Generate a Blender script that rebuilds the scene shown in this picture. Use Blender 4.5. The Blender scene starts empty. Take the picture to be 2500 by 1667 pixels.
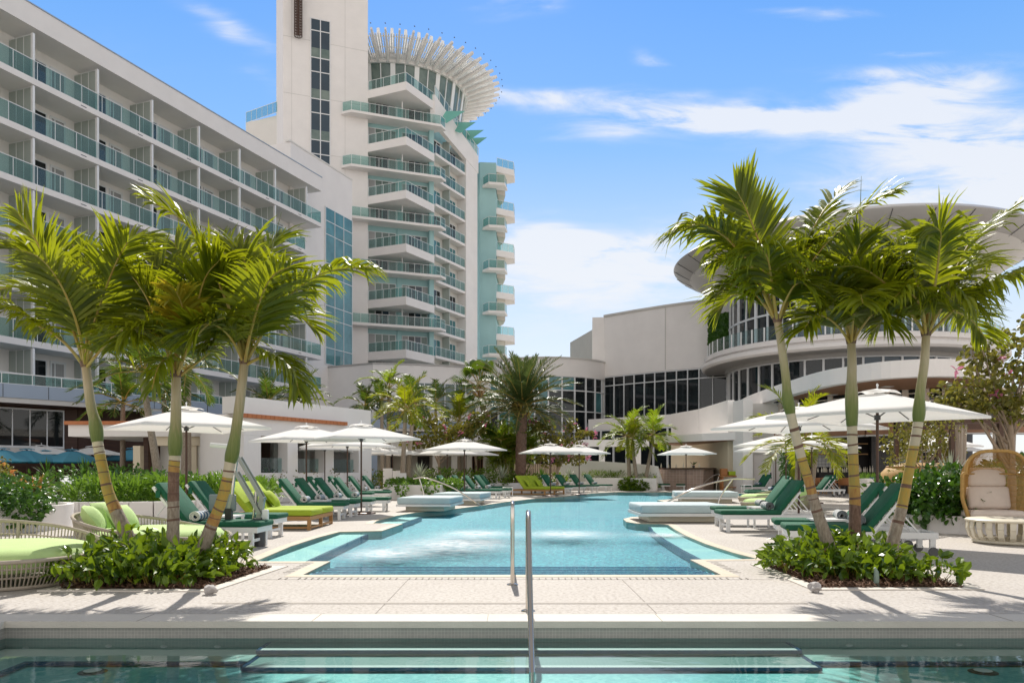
import bpy, bmesh, math, random
from mathutils import Vector, Matrix, geometry, noise
from math import sin, cos, pi, radians, sqrt, atan2
S = bpy.context.scene
COL = S.collection

# ---------------------------------------------------------------- camera, sky, sun, exposure
FPX, HZ, CZ = 1920.0, 1150.0, 1.2        # focal length and horizon in photo pixels (2500 wide), eye height
cam_d = bpy.data.cameras.new("camera"); cam = bpy.data.objects.new("camera", cam_d); COL.objects.link(cam)
cam.location = (0, 0, CZ); cam.rotation_euler = (radians(90), 0, 0)
cam_d.sensor_width = 36; cam_d.lens = 36 * FPX / 2500; cam_d.shift_y = (HZ - 833.5) / 2500
cam_d.clip_start = 0.05; cam_d.clip_end = 6000
S.camera = cam
SUN_EL, SUN_AZ = 47.0, 3.0               # sun stands behind the hotel, high over the pool
sun_d = bpy.data.lights.new("sun", 'SUN'); sun = bpy.data.objects.new("sun", sun_d); COL.objects.link(sun)
sun_d.energy = 3.5; sun_d.angle = radians(0.53); sun_d.color = (1, 0.945, 0.865)
_e, _a = radians(SUN_EL), radians(SUN_AZ)
sdir = Vector((-sin(_a) * cos(_e), cos(_a) * cos(_e), sin(_e)))
sun.rotation_euler = (-sdir).to_track_quat('-Z', 'Y').to_euler()
S.view_settings.view_transform = 'Standard'; S.view_settings.look = 'None'
S.view_settings.exposure = 0.6; S.view_settings.gamma = 1
S.cycles.max_bounces = 8; S.cycles.transparent_max_bounces = 16; S.cycles.caustics_reflective = False
S.cycles.caustics_refractive = False; S.cycles.sample_clamp_indirect = 4

def N(nt, t, **kw):
    n = nt.nodes.new(t)
    for k, v in kw.items():
        if k.startswith('i_'):
            key = k[2:]; key = int(key) if key.isdigit() else key.replace('_', ' ')
            n.inputs[key].default_value = v
        else: setattr(n, k, v)
    return n
def mth(nt, op, a, b=None, c=None, clamp=False):
    n = nt.nodes.new('ShaderNodeMath'); n.operation = op; n.use_clamp = clamp
    for i, v in enumerate((a, b, c)):
        if v is None: continue
        if isinstance(v, (int, float)): n.inputs[i].default_value = v
        else: nt.links.new(v, n.inputs[i])
    return n.outputs[0]
def mixc(nt, f, a, b, mode='MIX'):
    n = nt.nodes.new('ShaderNodeMix'); n.data_type = 'RGBA'; n.blend_type = mode
    for i, v in ((0, f), (6, a), (7, b)):
        if isinstance(v, (int, float)): n.inputs[i].default_value = v
        elif isinstance(v, tuple): n.inputs[i].default_value = v if len(v) == 4 else v + (1,)
        else: nt.links.new(v, n.inputs[i])
    return n.outputs[2]
def ramp(nt, f, stops, interp='LINEAR'):
    n = nt.nodes.new('ShaderNodeValToRGB'); n.color_ramp.interpolation = interp
    while len(n.color_ramp.elements) < len(stops): n.color_ramp.elements.new(0.5)
    for e, (p, c) in zip(n.color_ramp.elements, stops):
        e.position = p; e.color = (c if len(c) == 4 else tuple(c) + (1,))
    nt.links.new(f, n.inputs[0]); return n.outputs[0]

def build_world():
    w = bpy.data.worlds.new("World"); S.world = w; w.use_nodes = True; nt = w.node_tree; nt.nodes.clear()
    out = N(nt, 'ShaderNodeOutputWorld'); bg = N(nt, 'ShaderNodeBackground'); nt.links.new(bg.outputs[0], out.inputs[0])
    sky = N(nt, 'ShaderNodeTexSky', sky_type='NISHITA', sun_disc=False)
    sky.sun_elevation = radians(SUN_EL); sky.sun_rotation = radians(-SUN_AZ); sky.air_density = 1.0; sky.dust_density = 0.6; sky.ozone_density = 2.0
    tc = N(nt, 'ShaderNodeTexCoord'); sep = N(nt, 'ShaderNodeSeparateXYZ'); nt.links.new(tc.outputs['Generated'], sep.inputs[0])
    X, Y, Z = sep.outputs
    el = mth(nt, 'MAXIMUM', Z, 0.0)
    front = ramp(nt, el, [(0.0, (.64, .65, .66)), (0.12, (.56, .61, .67)), (0.25, (.37, .50, .67)), (0.38, (.155, .35, .68)), (0.53, (.058, .245, .66)), (.66, (.23, .22, .205)), (1, (.23, .215, .195))])  # neutral grey overhead, above the frame, added to warm the fill in shade
    rear = ramp(nt, el, [(0.0, (.88, .83, .79)), (0.35, (.80, .76, .725)), (0.65, (.44, .42, .40)), (1, (.23, .215, .195))])   # unseen bright cloud bank, added behind the viewer to lift the shade
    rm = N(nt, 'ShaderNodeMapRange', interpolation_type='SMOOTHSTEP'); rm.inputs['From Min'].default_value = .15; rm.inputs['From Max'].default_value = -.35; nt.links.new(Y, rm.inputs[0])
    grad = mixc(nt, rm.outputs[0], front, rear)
    yy = mth(nt, 'MAXIMUM', mth(nt, 'ABSOLUTE', Y), 0.05)
    u = mth(nt, 'DIVIDE', X, yy); v = mth(nt, 'DIVIDE', Z, yy)
    cmb = N(nt, 'ShaderNodeCombineXYZ'); nt.links.new(u, cmb.inputs[0]); nt.links.new(mth(nt, 'MULTIPLY', v, 4.2), cmb.inputs[1])
    nz = N(nt, 'ShaderNodeTexNoise', i_Scale=6.5, i_Detail=11.0, i_Roughness=.62, i_Distortion=.5); nt.links.new(cmb.outputs[0], nz.inputs['Vector'])
    nz2 = N(nt, 'ShaderNodeTexNoise', i_Scale=2.2, i_Detail=4.0, i_Roughness=.5); nt.links.new(cmb.outputs[0], nz2.inputs['Vector'])
    wob = mth(nt, 'MULTIPLY', mth(nt, 'SUBTRACT', nz2.outputs[0], .5), .16)
    vw = mth(nt, 'ADD', v, wob)
    total = None
    # cloud banks: direction (u, v), half sizes, tilt, strength
    for (px, py, sx, sy, tilt, st) in [(1720, 295, 330, 42, -.03, 1.3), (2010, 285, 330, 62, .10, 1.0), (2290, 205, 190, 34, .06, .85), (2330, 330, 330, 80, .05, .95),
                                       (1290, 245, 190, 34, .0, .8), (2450, 440, 420, 85, .12, 1.35), (1450, 590, 260, 60, .0, 1.3), (1500, 690, 420, 90, 0, 1.2),
                                       (2220, 140, 85, 18, .05, .75), (1590, 155, 45, 26, -.35, .7), (1300, 25, 130, 32, .1, .65), (570, 60, 130, 34, -.5, .55), (640, 210, 60, 40, -.4, .35),
                                       (2000, 10, 150, 22, 0, .5), (-900, 300, 900, 160, .1, .8), (3600, 350, 900, 190, .1, .9)]:
        cu, cv, a, b = (px - 1250) / FPX, (HZ - py) / FPX, sx / FPX, sy / FPX
        du = mth(nt, 'SUBTRACT', u, cu); dv = mth(nt, 'SUBTRACT', vw, cv)
        dv = mth(nt, 'SUBTRACT', dv, mth(nt, 'MULTIPLY', du, tilt))
        q = mth(nt, 'ADD', mth(nt, 'POWER', mth(nt, 'ABSOLUTE', mth(nt, 'DIVIDE', du, a)), 2.0), mth(nt, 'POWER', mth(nt, 'ABSOLUTE', mth(nt, 'DIVIDE', dv, b)), 2.0))
        g = mth(nt, 'MULTIPLY', mth(nt, 'EXPONENT', mth(nt, 'MULTIPLY', q, -1.0)), st)
        total = g if total is None else mth(nt, 'ADD', total, g)
    dens = mth(nt, 'MULTIPLY', total, mth(nt, 'MULTIPLY_ADD', nz.outputs[0], 3.4, -.95, clamp=False))
    dens = mth(nt, 'MULTIPLY', dens, 1.0, clamp=True)
    mr = N(nt, 'ShaderNodeMapRange', interpolation_type='SMOOTHSTEP'); mr.inputs['From Min'].default_value = .04; mr.inputs['From Max'].default_value = 1.05
    nt.links.new(dens, mr.inputs[0])
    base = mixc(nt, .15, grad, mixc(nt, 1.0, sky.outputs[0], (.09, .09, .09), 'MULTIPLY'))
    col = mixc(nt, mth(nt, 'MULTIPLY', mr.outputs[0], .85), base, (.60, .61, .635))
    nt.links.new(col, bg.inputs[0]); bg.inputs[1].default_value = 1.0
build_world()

# ---------------------------------------------------------------- materials
def mat(name, col, rough=.65, var=.07, scale=6, bump=0.0, bscale=40, metal=0.0, spec=.5, col2=None, trans=0.0, tcol=None, island=False, coat=0, detail=5, stretch=None):
    m = bpy.data.materials.new(name); m.use_nodes = True; nt = m.node_tree; p = nt.nodes['Principled BSDF']
    p.inputs['Roughness'].default_value = rough; p.inputs['Metallic'].default_value = metal
    p.inputs['Specular IOR Level'].default_value = spec; p.inputs['Coat Weight'].default_value = coat
    tc = N(nt, 'ShaderNodeTexCoord'); vec = tc.outputs['Object']
    if stretch:
        mp = N(nt, 'ShaderNodeMapping'); mp.inputs['Scale'].default_value = stretch; nt.links.new(vec, mp.inputs[0]); vec = mp.outputs[0]
    c = tuple(col)
    lo = tuple(x * (1 - var) for x in c); hi = tuple(min(1, x * (1 + var)) for x in c)
    if col2: lo, hi = c, tuple(col2)
    if island:
        gm = N(nt, 'ShaderNodeNewGeometry'); f = gm.outputs['Random Per Island']
    else:
        nz = N(nt, 'ShaderNodeTexNoise', i_Scale=scale, i_Detail=detail, i_Roughness=.6); nt.links.new(vec, nz.inputs['Vector'])
        mr = N(nt, 'ShaderNodeMapRange'); mr.inputs['From Min'].default_value = .3; mr.inputs['From Max'].default_value = .7; nt.links.new(nz.outputs[0], mr.inputs[0]); f = mr.outputs[0]
    cc = mixc(nt, f, lo, hi); nt.links.new(cc, p.inputs['Base Color'])
    if bump:
        n2 = N(nt, 'ShaderNodeTexNoise', i_Scale=bscale, i_Detail=4); nt.links.new(vec, n2.inputs['Vector'])
        b = N(nt, 'ShaderNodeBump', i_Strength=bump, i_Distance=.02); nt.links.new(n2.outputs[0], b.inputs['Height']); nt.links.new(b.outputs[0], p.inputs['Normal'])
    if trans:
        tr = N(nt, 'ShaderNodeBsdfTranslucent')
        if tcol: tr.inputs[0].default_value = tuple(tcol) + (1,)
        else: nt.links.new(cc, tr.inputs[0])
        mx = N(nt, 'ShaderNodeMixShader', i_0=trans); nt.links.new(p.outputs[0], mx.inputs[1]); nt.links.new(tr.outputs[0], mx.inputs[2])
        nt.links.new(mx.outputs[0], nt.nodes['Material Output'].inputs[0])
    return m
def glass(name, tint, alpha=.5, rough=.02, refl=1.0, dirt=.1):
    m = bpy.data.materials.new(name); m.use_nodes = True; nt = m.node_tree; nt.nodes.remove(nt.nodes['Principled BSDF']); out = nt.nodes['Material Output']
    t = N(nt, 'ShaderNodeBsdfTransparent'); t.inputs[0].default_value = tuple(tint) + (1,)
    g = N(nt, 'ShaderNodeBsdfGlossy', i_Roughness=rough); d = N(nt, 'ShaderNodeBsdfDiffuse'); d.inputs[0].default_value = tuple(.6 * x + .2 for x in tint) + (1,)
    m1 = N(nt, 'ShaderNodeMixShader', i_0=1 - alpha); nt.links.new(d.outputs[0], m1.inputs[1]); nt.links.new(t.outputs[0], m1.inputs[2])
    fr = N(nt, 'ShaderNodeFresnel', i_IOR=1.5); gm = N(nt, 'ShaderNodeNewGeometry'); fac = mth(nt, 'MULTIPLY', mth(nt, 'MULTIPLY', fr.outputs[0], refl, clamp=True), mth(nt, 'SUBTRACT', 1.0, gm.outputs['Backfacing']))
    m2 = N(nt, 'ShaderNodeMixShader'); nt.links.new(fac, m2.inputs[0]); nt.links.new(m1.outputs[0], m2.inputs[1]); nt.links.new(g.outputs[0], m2.inputs[2])
    nt.links.new(m2.outputs[0], out.inputs[0]); return m
def darkglass(name, col, refl=.5, rough=.03, col2=None):
    m = mat(name, col, rough=rough, var=.3, scale=.5, spec=refl, col2=col2); return m

M = {}
M['stucco'] = mat('white_stucco', (.82, .785, .76), .8, .035, .6, .15, 60)
M['stucco2'] = mat('cream_stucco', (.72, .70, .66), .8, .03, .9, .12, 50)
M['soffit'] = mat('soffit_paint', (.56, .52, .44), .85, .03, .7)
M['warmwall'] = mat('warm_plaster', (.70, .61, .46), .85, .03, .7)
M['teal'] = mat('teal_paint', (.35, .56, .57), .75, .05, .5)
M['tealdeep'] = mat('green_metal_paint', (.17, .48, .40), .45, .05, 1.0)
M['bluegrey'] = mat('blue_grey_panel', (.33, .40, .50), .5, .04, .5)
M['grey'] = mat('grey_panel', (.42, .405, .39), .38, .06, .3, spec=.5)
M['greylight'] = mat('light_grey_panel', (.60, .58, .55), .4, .05, .3)
M['frost'] = mat('frosted_panel', (.37, .41, .375), .4, .08, .6, col2=(.44, .475, .43))
M['white'] = mat('white_enamel', (.80, .80, .79), .35, .03, 3)
M['whiteframe'] = mat('white_window_frame', (.74, .75, .76), .4, .03, 3)
M['rail'] = glass('teal_rail_glass', (.66, .81, .79), .05, .02, .8)
M['clear'] = glass('clear_glass', (.80, .90, .90), .05, .01, 1.0)
M['win'] = darkglass('dark_window_glass', (.012, .016, .018), .55)
M['winblue'] = darkglass('blue_window_glass', (.02, .05, .075), .6, col2=(.012, .03, .05))
M['winteal'] = darkglass('teal_window_glass', (.035, .14, .155), .7, col2=(.10, .28, .30))
M['wingreen'] = darkglass('green_grey_window_glass', (.07, .12, .11), .5, col2=(.20, .25, .22))
M['curtain'] = mat('curtain_cloth', (.27, .27, .27), .8, .3, 1, stretch=(40, 40, .3), col2=(.42, .42, .42))
M['darkwood'] = mat('dark_wood_cladding', (.045, .018, .010), .5, .3, 2, stretch=(.4, .4, 14), col2=(.085, .035, .018))
M['brownsoffit'] = mat('brown_soffit', (.30, .15, .08), .6, .1, 3)
M['orange'] = mat('terracotta_trim', (.42, .135, .045), .6, .12, 4, col2=(.52, .19, .07))
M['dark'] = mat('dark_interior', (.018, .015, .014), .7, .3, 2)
M['darkgrey'] = mat('dark_metal', (.06, .06, .065), .4, .1, 4)
M['canvas'] = mat('white_canvas', (.93, .912, .885), .9, .015, 1.5, .1, 300, trans=.26, tcol=(.92, .89, .84), spec=.1)
M['canvasblue'] = mat('blue_canvas', (.10, .36, .50), .9, .08, 2, trans=.25, tcol=(.15, .45, .6))
M['tealtrim'] = mat('teal_canvas_trim', (.01, .16, .22), .8, .05, 2)
M['bronze'] = mat('bronze_pole', (.085, .045, .03), .35, .1, 5, metal=.4)
M['chrome'] = mat('polished_steel', (.66, .61, .55), .12, .03, 5, metal=1.0)
M['green'] = mat('dark_green_fabric', (.006, .085, .043), .85, .18, 5, .25, 220, col2=(.009, .12, .062))
M['lime'] = mat('lime_fabric', (.35, .455, .025), .85, .06, 4, .25, 200)
M['mint'] = mat('pale_green_fabric', (.50, .66, .27), .85, .06, 4, .25, 200)
M['sky_fabric'] = mat('pale_blue_fabric', (.50, .60, .62), .8, .05, 4, .2, 200)
M['creamcush'] = mat('cream_cushion', (.70, .60, .52), .9, .05, 5, .25, 150)
M['tealcush'] = mat('teal_cushion', (.03, .11, .115), .9, .1, 8)
M['pinkcush'] = mat('pink_cushion', (.60, .28, .30), .9, .1, 3, stretch=(30, 30, 1))
M['teak'] = mat('teak_wood', (.42, .22, .075), .5, .15, 3, stretch=(1, 12, 12))
M['bronzewood'] = mat('orange_wood', (.34, .13, .035), .5, .15, 3)
M['rope'] = mat('woven_rope', (.42, .36, .29), .85, .12, 12)
M['wicker'] = mat('golden_wicker', (.44, .26, .075), .7, .15, 20)
M['ivory'] = mat('ivory_lacquer', (.72, .66, .53), .4, .03, 3)
M['rubber'] = mat('grey_rubber', (.10, .10, .10), .6, .1, 5)
M['liftgrey'] = mat('lift_grey_steel', (.27, .29, .275), .3, .06, 4, metal=.65)
M['liftseat'] = mat('lift_seat_plastic', (.22, .26, .27), .45, .05, 4)
M['black'] = mat('black_plastic', (.015, .015, .016), .4, .1, 4)
M['mulch'] = mat('bark_mulch', (.06, .025, .012), .9, .5, 40, .8, 90, col2=(.26, .14, .08))
M['rock'] = mat('white_rock', (.46, .43, .41), .8, .12, 14, .5, 30)
M['pvc'] = mat('grey_green_pipe', (.20, .27, .22), .5, .05, 4)
M['bark'] = mat('palm_bark', (.22, .17, .125), .9, .25, 14, .7, 50, col2=(.43, .36, .285), stretch=(3, 3, 1), detail=8)
M['barkbrown'] = mat('brown_palm_bark', (.115, .06, .04), .9, .25, 14, .7, 50, col2=(.26, .165, .12), stretch=(3, 3, 1), detail=8)
M['barkorange'] = mat('orange_palm_bark', (.30, .13, .045), .85, .25, 7, .3, 40, col2=(.44, .28, .08), stretch=(4, 4, 1), detail=8)
M['barkyellow'] = mat('yellow_palm_bark', (.46, .27, .04), .75, .25, 7, .3, 40, col2=(.30, .26, .07), stretch=(4, 4, 1.2), detail=8)
M['barkpale'] = mat('pale_palm_bark', (.50, .43, .31), .8, .12, 8, .2, 40)
M['scar'] = mat('brown_leaf_scar', (.15, .085, .06), .9, .2, 14)
M['shaft'] = mat('green_crownshaft', (.14, .17, .03), .5, .2, 4, .1, 30, col2=(.22, .23, .07), stretch=(4, 4, .8))
M['shaftpale'] = mat('pale_crownshaft', (.33, .29, .13), .5, .2, 4, .1, 30, col2=(.42, .37, .21), stretch=(5, 5, .7))
M['petiole'] = mat('palm_petiole', (.42, .25, .05), .5, .25, 6, col2=(.36, .31, .08))
def leafmat(n, a, b, t, rough=.36, tc=None, coat=0): return mat(n, a, rough, col2=b, trans=t, island=True, spec=.45, tcol=tc, coat=coat)
M['frond'] = leafmat('palm_leaflet', (.055, .085, .004), (.20, .225, .008), .44, .42, (.40, .44, .010))
M['frondyellow'] = leafmat('yellowing_palm_leaflet', (.36, .27, .015), (.26, .29, .02), .45, .35, (.60, .45, .03))
M['frond2'] = leafmat('far_palm_leaflet', (.020, .055, .006), (.075, .125, .012), .30, .5, (.17, .26, .016))
M['frond3'] = leafmat('date_palm_leaflet', (.035, .068, .020), (.085, .125, .035), .25, .42, (.15, .20, .045))
M['frondlime'] = leafmat('bright_palm_leaflet', (.065, .135, .007), (.17, .24, .012), .36, .5, (.42, .56, .022))
M['leaf'] = leafmat('glossy_shrub_leaf', (.022, .075, .005), (.135, .215, .012), .30, .34, (.27, .38, .015))
M['leafdark'] = leafmat('dark_shrub_leaf', (.022, .075, .008), (.06, .145, .014), .22, .28, (.13, .28, .02))
M['leafbright'] = leafmat('bright_fern_leaf', (.03, .10, .006), (.105, .215, .016), .30, .45, (.27, .46, .035))
M['leafolive'] = leafmat('olive_tree_leaf', (.085, .105, .015), (.215, .185, .040), .30, .40, (.30, .27, .03))
M['leafsilver'] = leafmat('silver_leaf', (.30, .34, .26), (.46, .48, .38), .2, .4, (.4, .45, .3))
M['leafred'] = leafmat('bronze_bromeliad_leaf', (.28, .10, .03), (.24, .26, .04), .38, .35, (.6, .25, .08))
M['petal'] = leafmat('pink_petal', (.60, .12, .26), (.66, .30, .40), .3, .6, (.8, .3, .45))
M['petalorange'] = leafmat('orange_petal', (.55, .16, .05), (.6, .3, .12), .3, .6, (.8, .4, .1))
M['branch'] = mat('pale_branch_bark', (.33, .25, .18), .85, .2, 10, .3, 40)
M['pooltile'] = mat('navy_pool_tile', (.012, .075, .19), .25, .2, 30)
M['coping'] = mat('travertine_coping', (.50, .42, .30), .6, .12, 7, .15, 60, col2=(.60, .52, .40))
M['kerb'] = mat('cast_kerb', (.66, .61, .54), .75, .05, 3, .15, 60)
M['joint'] = mat('deck_joint', (.26, .23, .20), .9, .2, 20)
M['grate'] = mat('grate_slots', (.40, .36, .315), .7, .2, 90)
M['tilewall'] = None

def m_shaft():
    m = bpy.data.materials.new('palm_crownshaft'); m.use_nodes = True; nt = m.node_tree; p = nt.nodes['Principled BSDF']; tc = N(nt, 'ShaderNodeTexCoord'); sep = N(nt, 'ShaderNodeSeparateXYZ'); nt.links.new(tc.outputs['Generated'], sep.inputs[0])
    mp = N(nt, 'ShaderNodeMapping'); mp.inputs['Scale'].default_value = (22, 22, 1.5); nt.links.new(tc.outputs['Object'], mp.inputs[0]); nz = N(nt, 'ShaderNodeTexNoise', i_Scale=2.0, i_Detail=6, i_Roughness=.7); nt.links.new(mp.outputs[0], nz.inputs[0])
    f = mth(nt, 'ADD', sep.outputs[2], mth(nt, 'MULTIPLY', mth(nt, 'SUBTRACT', nz.outputs[0], .5), .55))
    c = ramp(nt, f, [(.02, (.10, .135, .018)), (.22, (.16, .185, .04)), (.40, (.28, .25, .105)), (.7, (.47, .375, .24)), (1, (.38, .275, .14))]); nt.links.new(c, p.inputs['Base Color']); p.inputs['Roughness'].default_value = .5
    b = N(nt, 'ShaderNodeBump', i_Strength=.25, i_Distance=.01); nt.links.new(nz.outputs[0], b.inputs['Height']); nt.links.new(b.outputs[0], p.inputs['Normal']); return m
M['crownshaft'] = m_shaft()
def m_deck():
    m = bpy.data.materials.new('shell_stone_deck'); m.use_nodes = True; nt = m.node_tree; p = nt.nodes['Principled BSDF']
    tc = N(nt, 'ShaderNodeTexCoord'); v = tc.outputs['Object']
    n1 = N(nt, 'ShaderNodeTexNoise', i_Scale=26, i_Detail=6, i_Roughness=.7); nt.links.new(v, n1.inputs[0])
    n2 = N(nt, 'ShaderNodeTexNoise', i_Scale=.9, i_Detail=8, i_Roughness=.7); nt.links.new(v, n2.inputs[0])
    n3 = N(nt, 'ShaderNodeTexVoronoi', i_Scale=75); nt.links.new(v, n3.inputs[0])
    c = mixc(nt, n2.outputs[0], (.41, .37, .335), (.57, .535, .49))
    sp = ramp(nt, n1.outputs[0], [(.33, (.60, .55, .50)), (.5, (1, 1, 1)), (.66, (1.14, 1.14, 1.14))])
    c = mixc(nt, 1.0, c, sp, 'MULTIPLY')
    pit = ramp(nt, n3.outputs['Distance'], [(.02, (.72, .66, .60)), (.16, (1, 1, 1))]); c = mixc(nt, .55, c, mixc(nt, 1.0, c, pit, 'MULTIPLY'))
    br = N(nt, 'ShaderNodeTexBrick', i_Scale=1.0); br.inputs['Mortar Size'].default_value = .004; br.inputs['Brick Width'].default_value = 1.2; br.inputs['Row Height'].default_value = 1.2
    br.inputs['Color1'].default_value = (1, 1, 1, 1); br.inputs['Color2'].default_value = (.95, .95, .94, 1); br.inputs['Mortar'].default_value = (.66, .62, .57, 1); br.offset = 0
    nt.links.new(v, br.inputs['Vector'])
    sepn = N(nt, 'ShaderNodeSeparateXYZ'); nt.links.new(v, sepn.inputs[0])
    far = mth(nt, 'GREATER_THAN', sepn.outputs[1], 9.3)
    c = mixc(nt, mth(nt, 'MULTIPLY', far, .8), c, mixc(nt, 1.0, c, br.outputs[0], 'MULTIPLY'))
    nt.links.new(c, p.inputs['Base Color']); p.inputs['Roughness'].default_value = .78
    b = N(nt, 'ShaderNodeBump', i_Strength=.35, i_Distance=.012); nt.links.new(n1.outputs[0], b.inputs['Height']); nt.links.new(b.outputs[0], p.inputs['Normal'])
    return m
M['deck'] = m_deck()
def m_tiles(name, c1, c2, mort, size, rough=.3, bands=False):
    m = bpy.data.materials.new(name); m.use_nodes = True; nt = m.node_tree; p = nt.nodes['Principled BSDF']
    tc = N(nt, 'ShaderNodeTexCoord'); mp = N(nt, 'ShaderNodeMapping'); nt.links.new(tc.outputs['Object'], mp.inputs[0])
    if bands: mp.inputs['Rotation'].default_value = (radians(90), 0, 0)
    br = N(nt, 'ShaderNodeTexBrick', i_Scale=1 / size); br.offset = 0
    for k, c in (('Color1', c1), ('Color2', c2), ('Mortar', mort)): br.inputs[k].default_value = c + (1,)
    br.inputs['Brick Width'].default_value = 1; br.inputs['Row Height'].default_value = 1; br.inputs['Mortar Size'].default_value = .05; br.inputs['Bias'].default_value = 0
    nt.links.new(mp.outputs[0], br.inputs['Vector'])
    nz = N(nt, 'ShaderNodeTexNoise', i_Scale=1.3, i_Detail=5); nt.links.new(tc.outputs['Object'], nz.inputs[0])
    c = mixc(nt, .5, br.outputs[0], mixc(nt, 1.0, br.outputs[0], ramp(nt, nz.outputs[0], [(.35, (.82, .84, .84)), (.65, (1.12, 1.12, 1.1))]), 'MULTIPLY'))
    nt.links.new(c, p.inputs['Base Color']); p.inputs['Roughness'].default_value = rough; return m
M['tilewall'] = m_tiles('grey_mosaic_tile', (.40, .38, .35), (.36, .345, .32), (.54, .515, .475), .027, .3, True)
M['wallunder'] = m_tiles('aqua_mosaic_wall', (.34, .53, .49), (.30, .48, .46), (.38, .55, .51), .027, .4, True)
M['step'] = m_tiles('pale_step_tile', (.19, .31, .295), (.17, .29, .275), (.23, .345, .33), .03, .4)
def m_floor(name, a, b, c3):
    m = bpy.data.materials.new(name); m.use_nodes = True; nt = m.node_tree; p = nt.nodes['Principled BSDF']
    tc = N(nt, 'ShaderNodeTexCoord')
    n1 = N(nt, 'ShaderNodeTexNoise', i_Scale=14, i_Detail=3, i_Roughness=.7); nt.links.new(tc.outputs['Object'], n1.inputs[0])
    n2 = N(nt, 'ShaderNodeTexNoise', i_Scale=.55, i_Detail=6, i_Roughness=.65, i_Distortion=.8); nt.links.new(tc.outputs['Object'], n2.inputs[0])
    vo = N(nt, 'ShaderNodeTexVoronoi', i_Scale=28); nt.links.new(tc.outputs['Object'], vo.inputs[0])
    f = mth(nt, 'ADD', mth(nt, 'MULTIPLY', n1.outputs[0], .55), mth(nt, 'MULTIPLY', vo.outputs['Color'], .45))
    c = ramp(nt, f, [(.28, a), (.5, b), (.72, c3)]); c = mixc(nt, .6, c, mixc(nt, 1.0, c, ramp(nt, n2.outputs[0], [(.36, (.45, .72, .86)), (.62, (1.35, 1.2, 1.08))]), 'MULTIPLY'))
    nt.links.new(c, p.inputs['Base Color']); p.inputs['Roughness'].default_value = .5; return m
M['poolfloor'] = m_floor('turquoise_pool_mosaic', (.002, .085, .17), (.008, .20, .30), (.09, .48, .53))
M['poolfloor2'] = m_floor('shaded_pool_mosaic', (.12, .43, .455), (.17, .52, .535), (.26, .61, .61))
M['ledge'] = m_floor('pale_ledge_mosaic', (.30, .50, .48), (.38, .58, .55), (.46, .64, .60))
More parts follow.
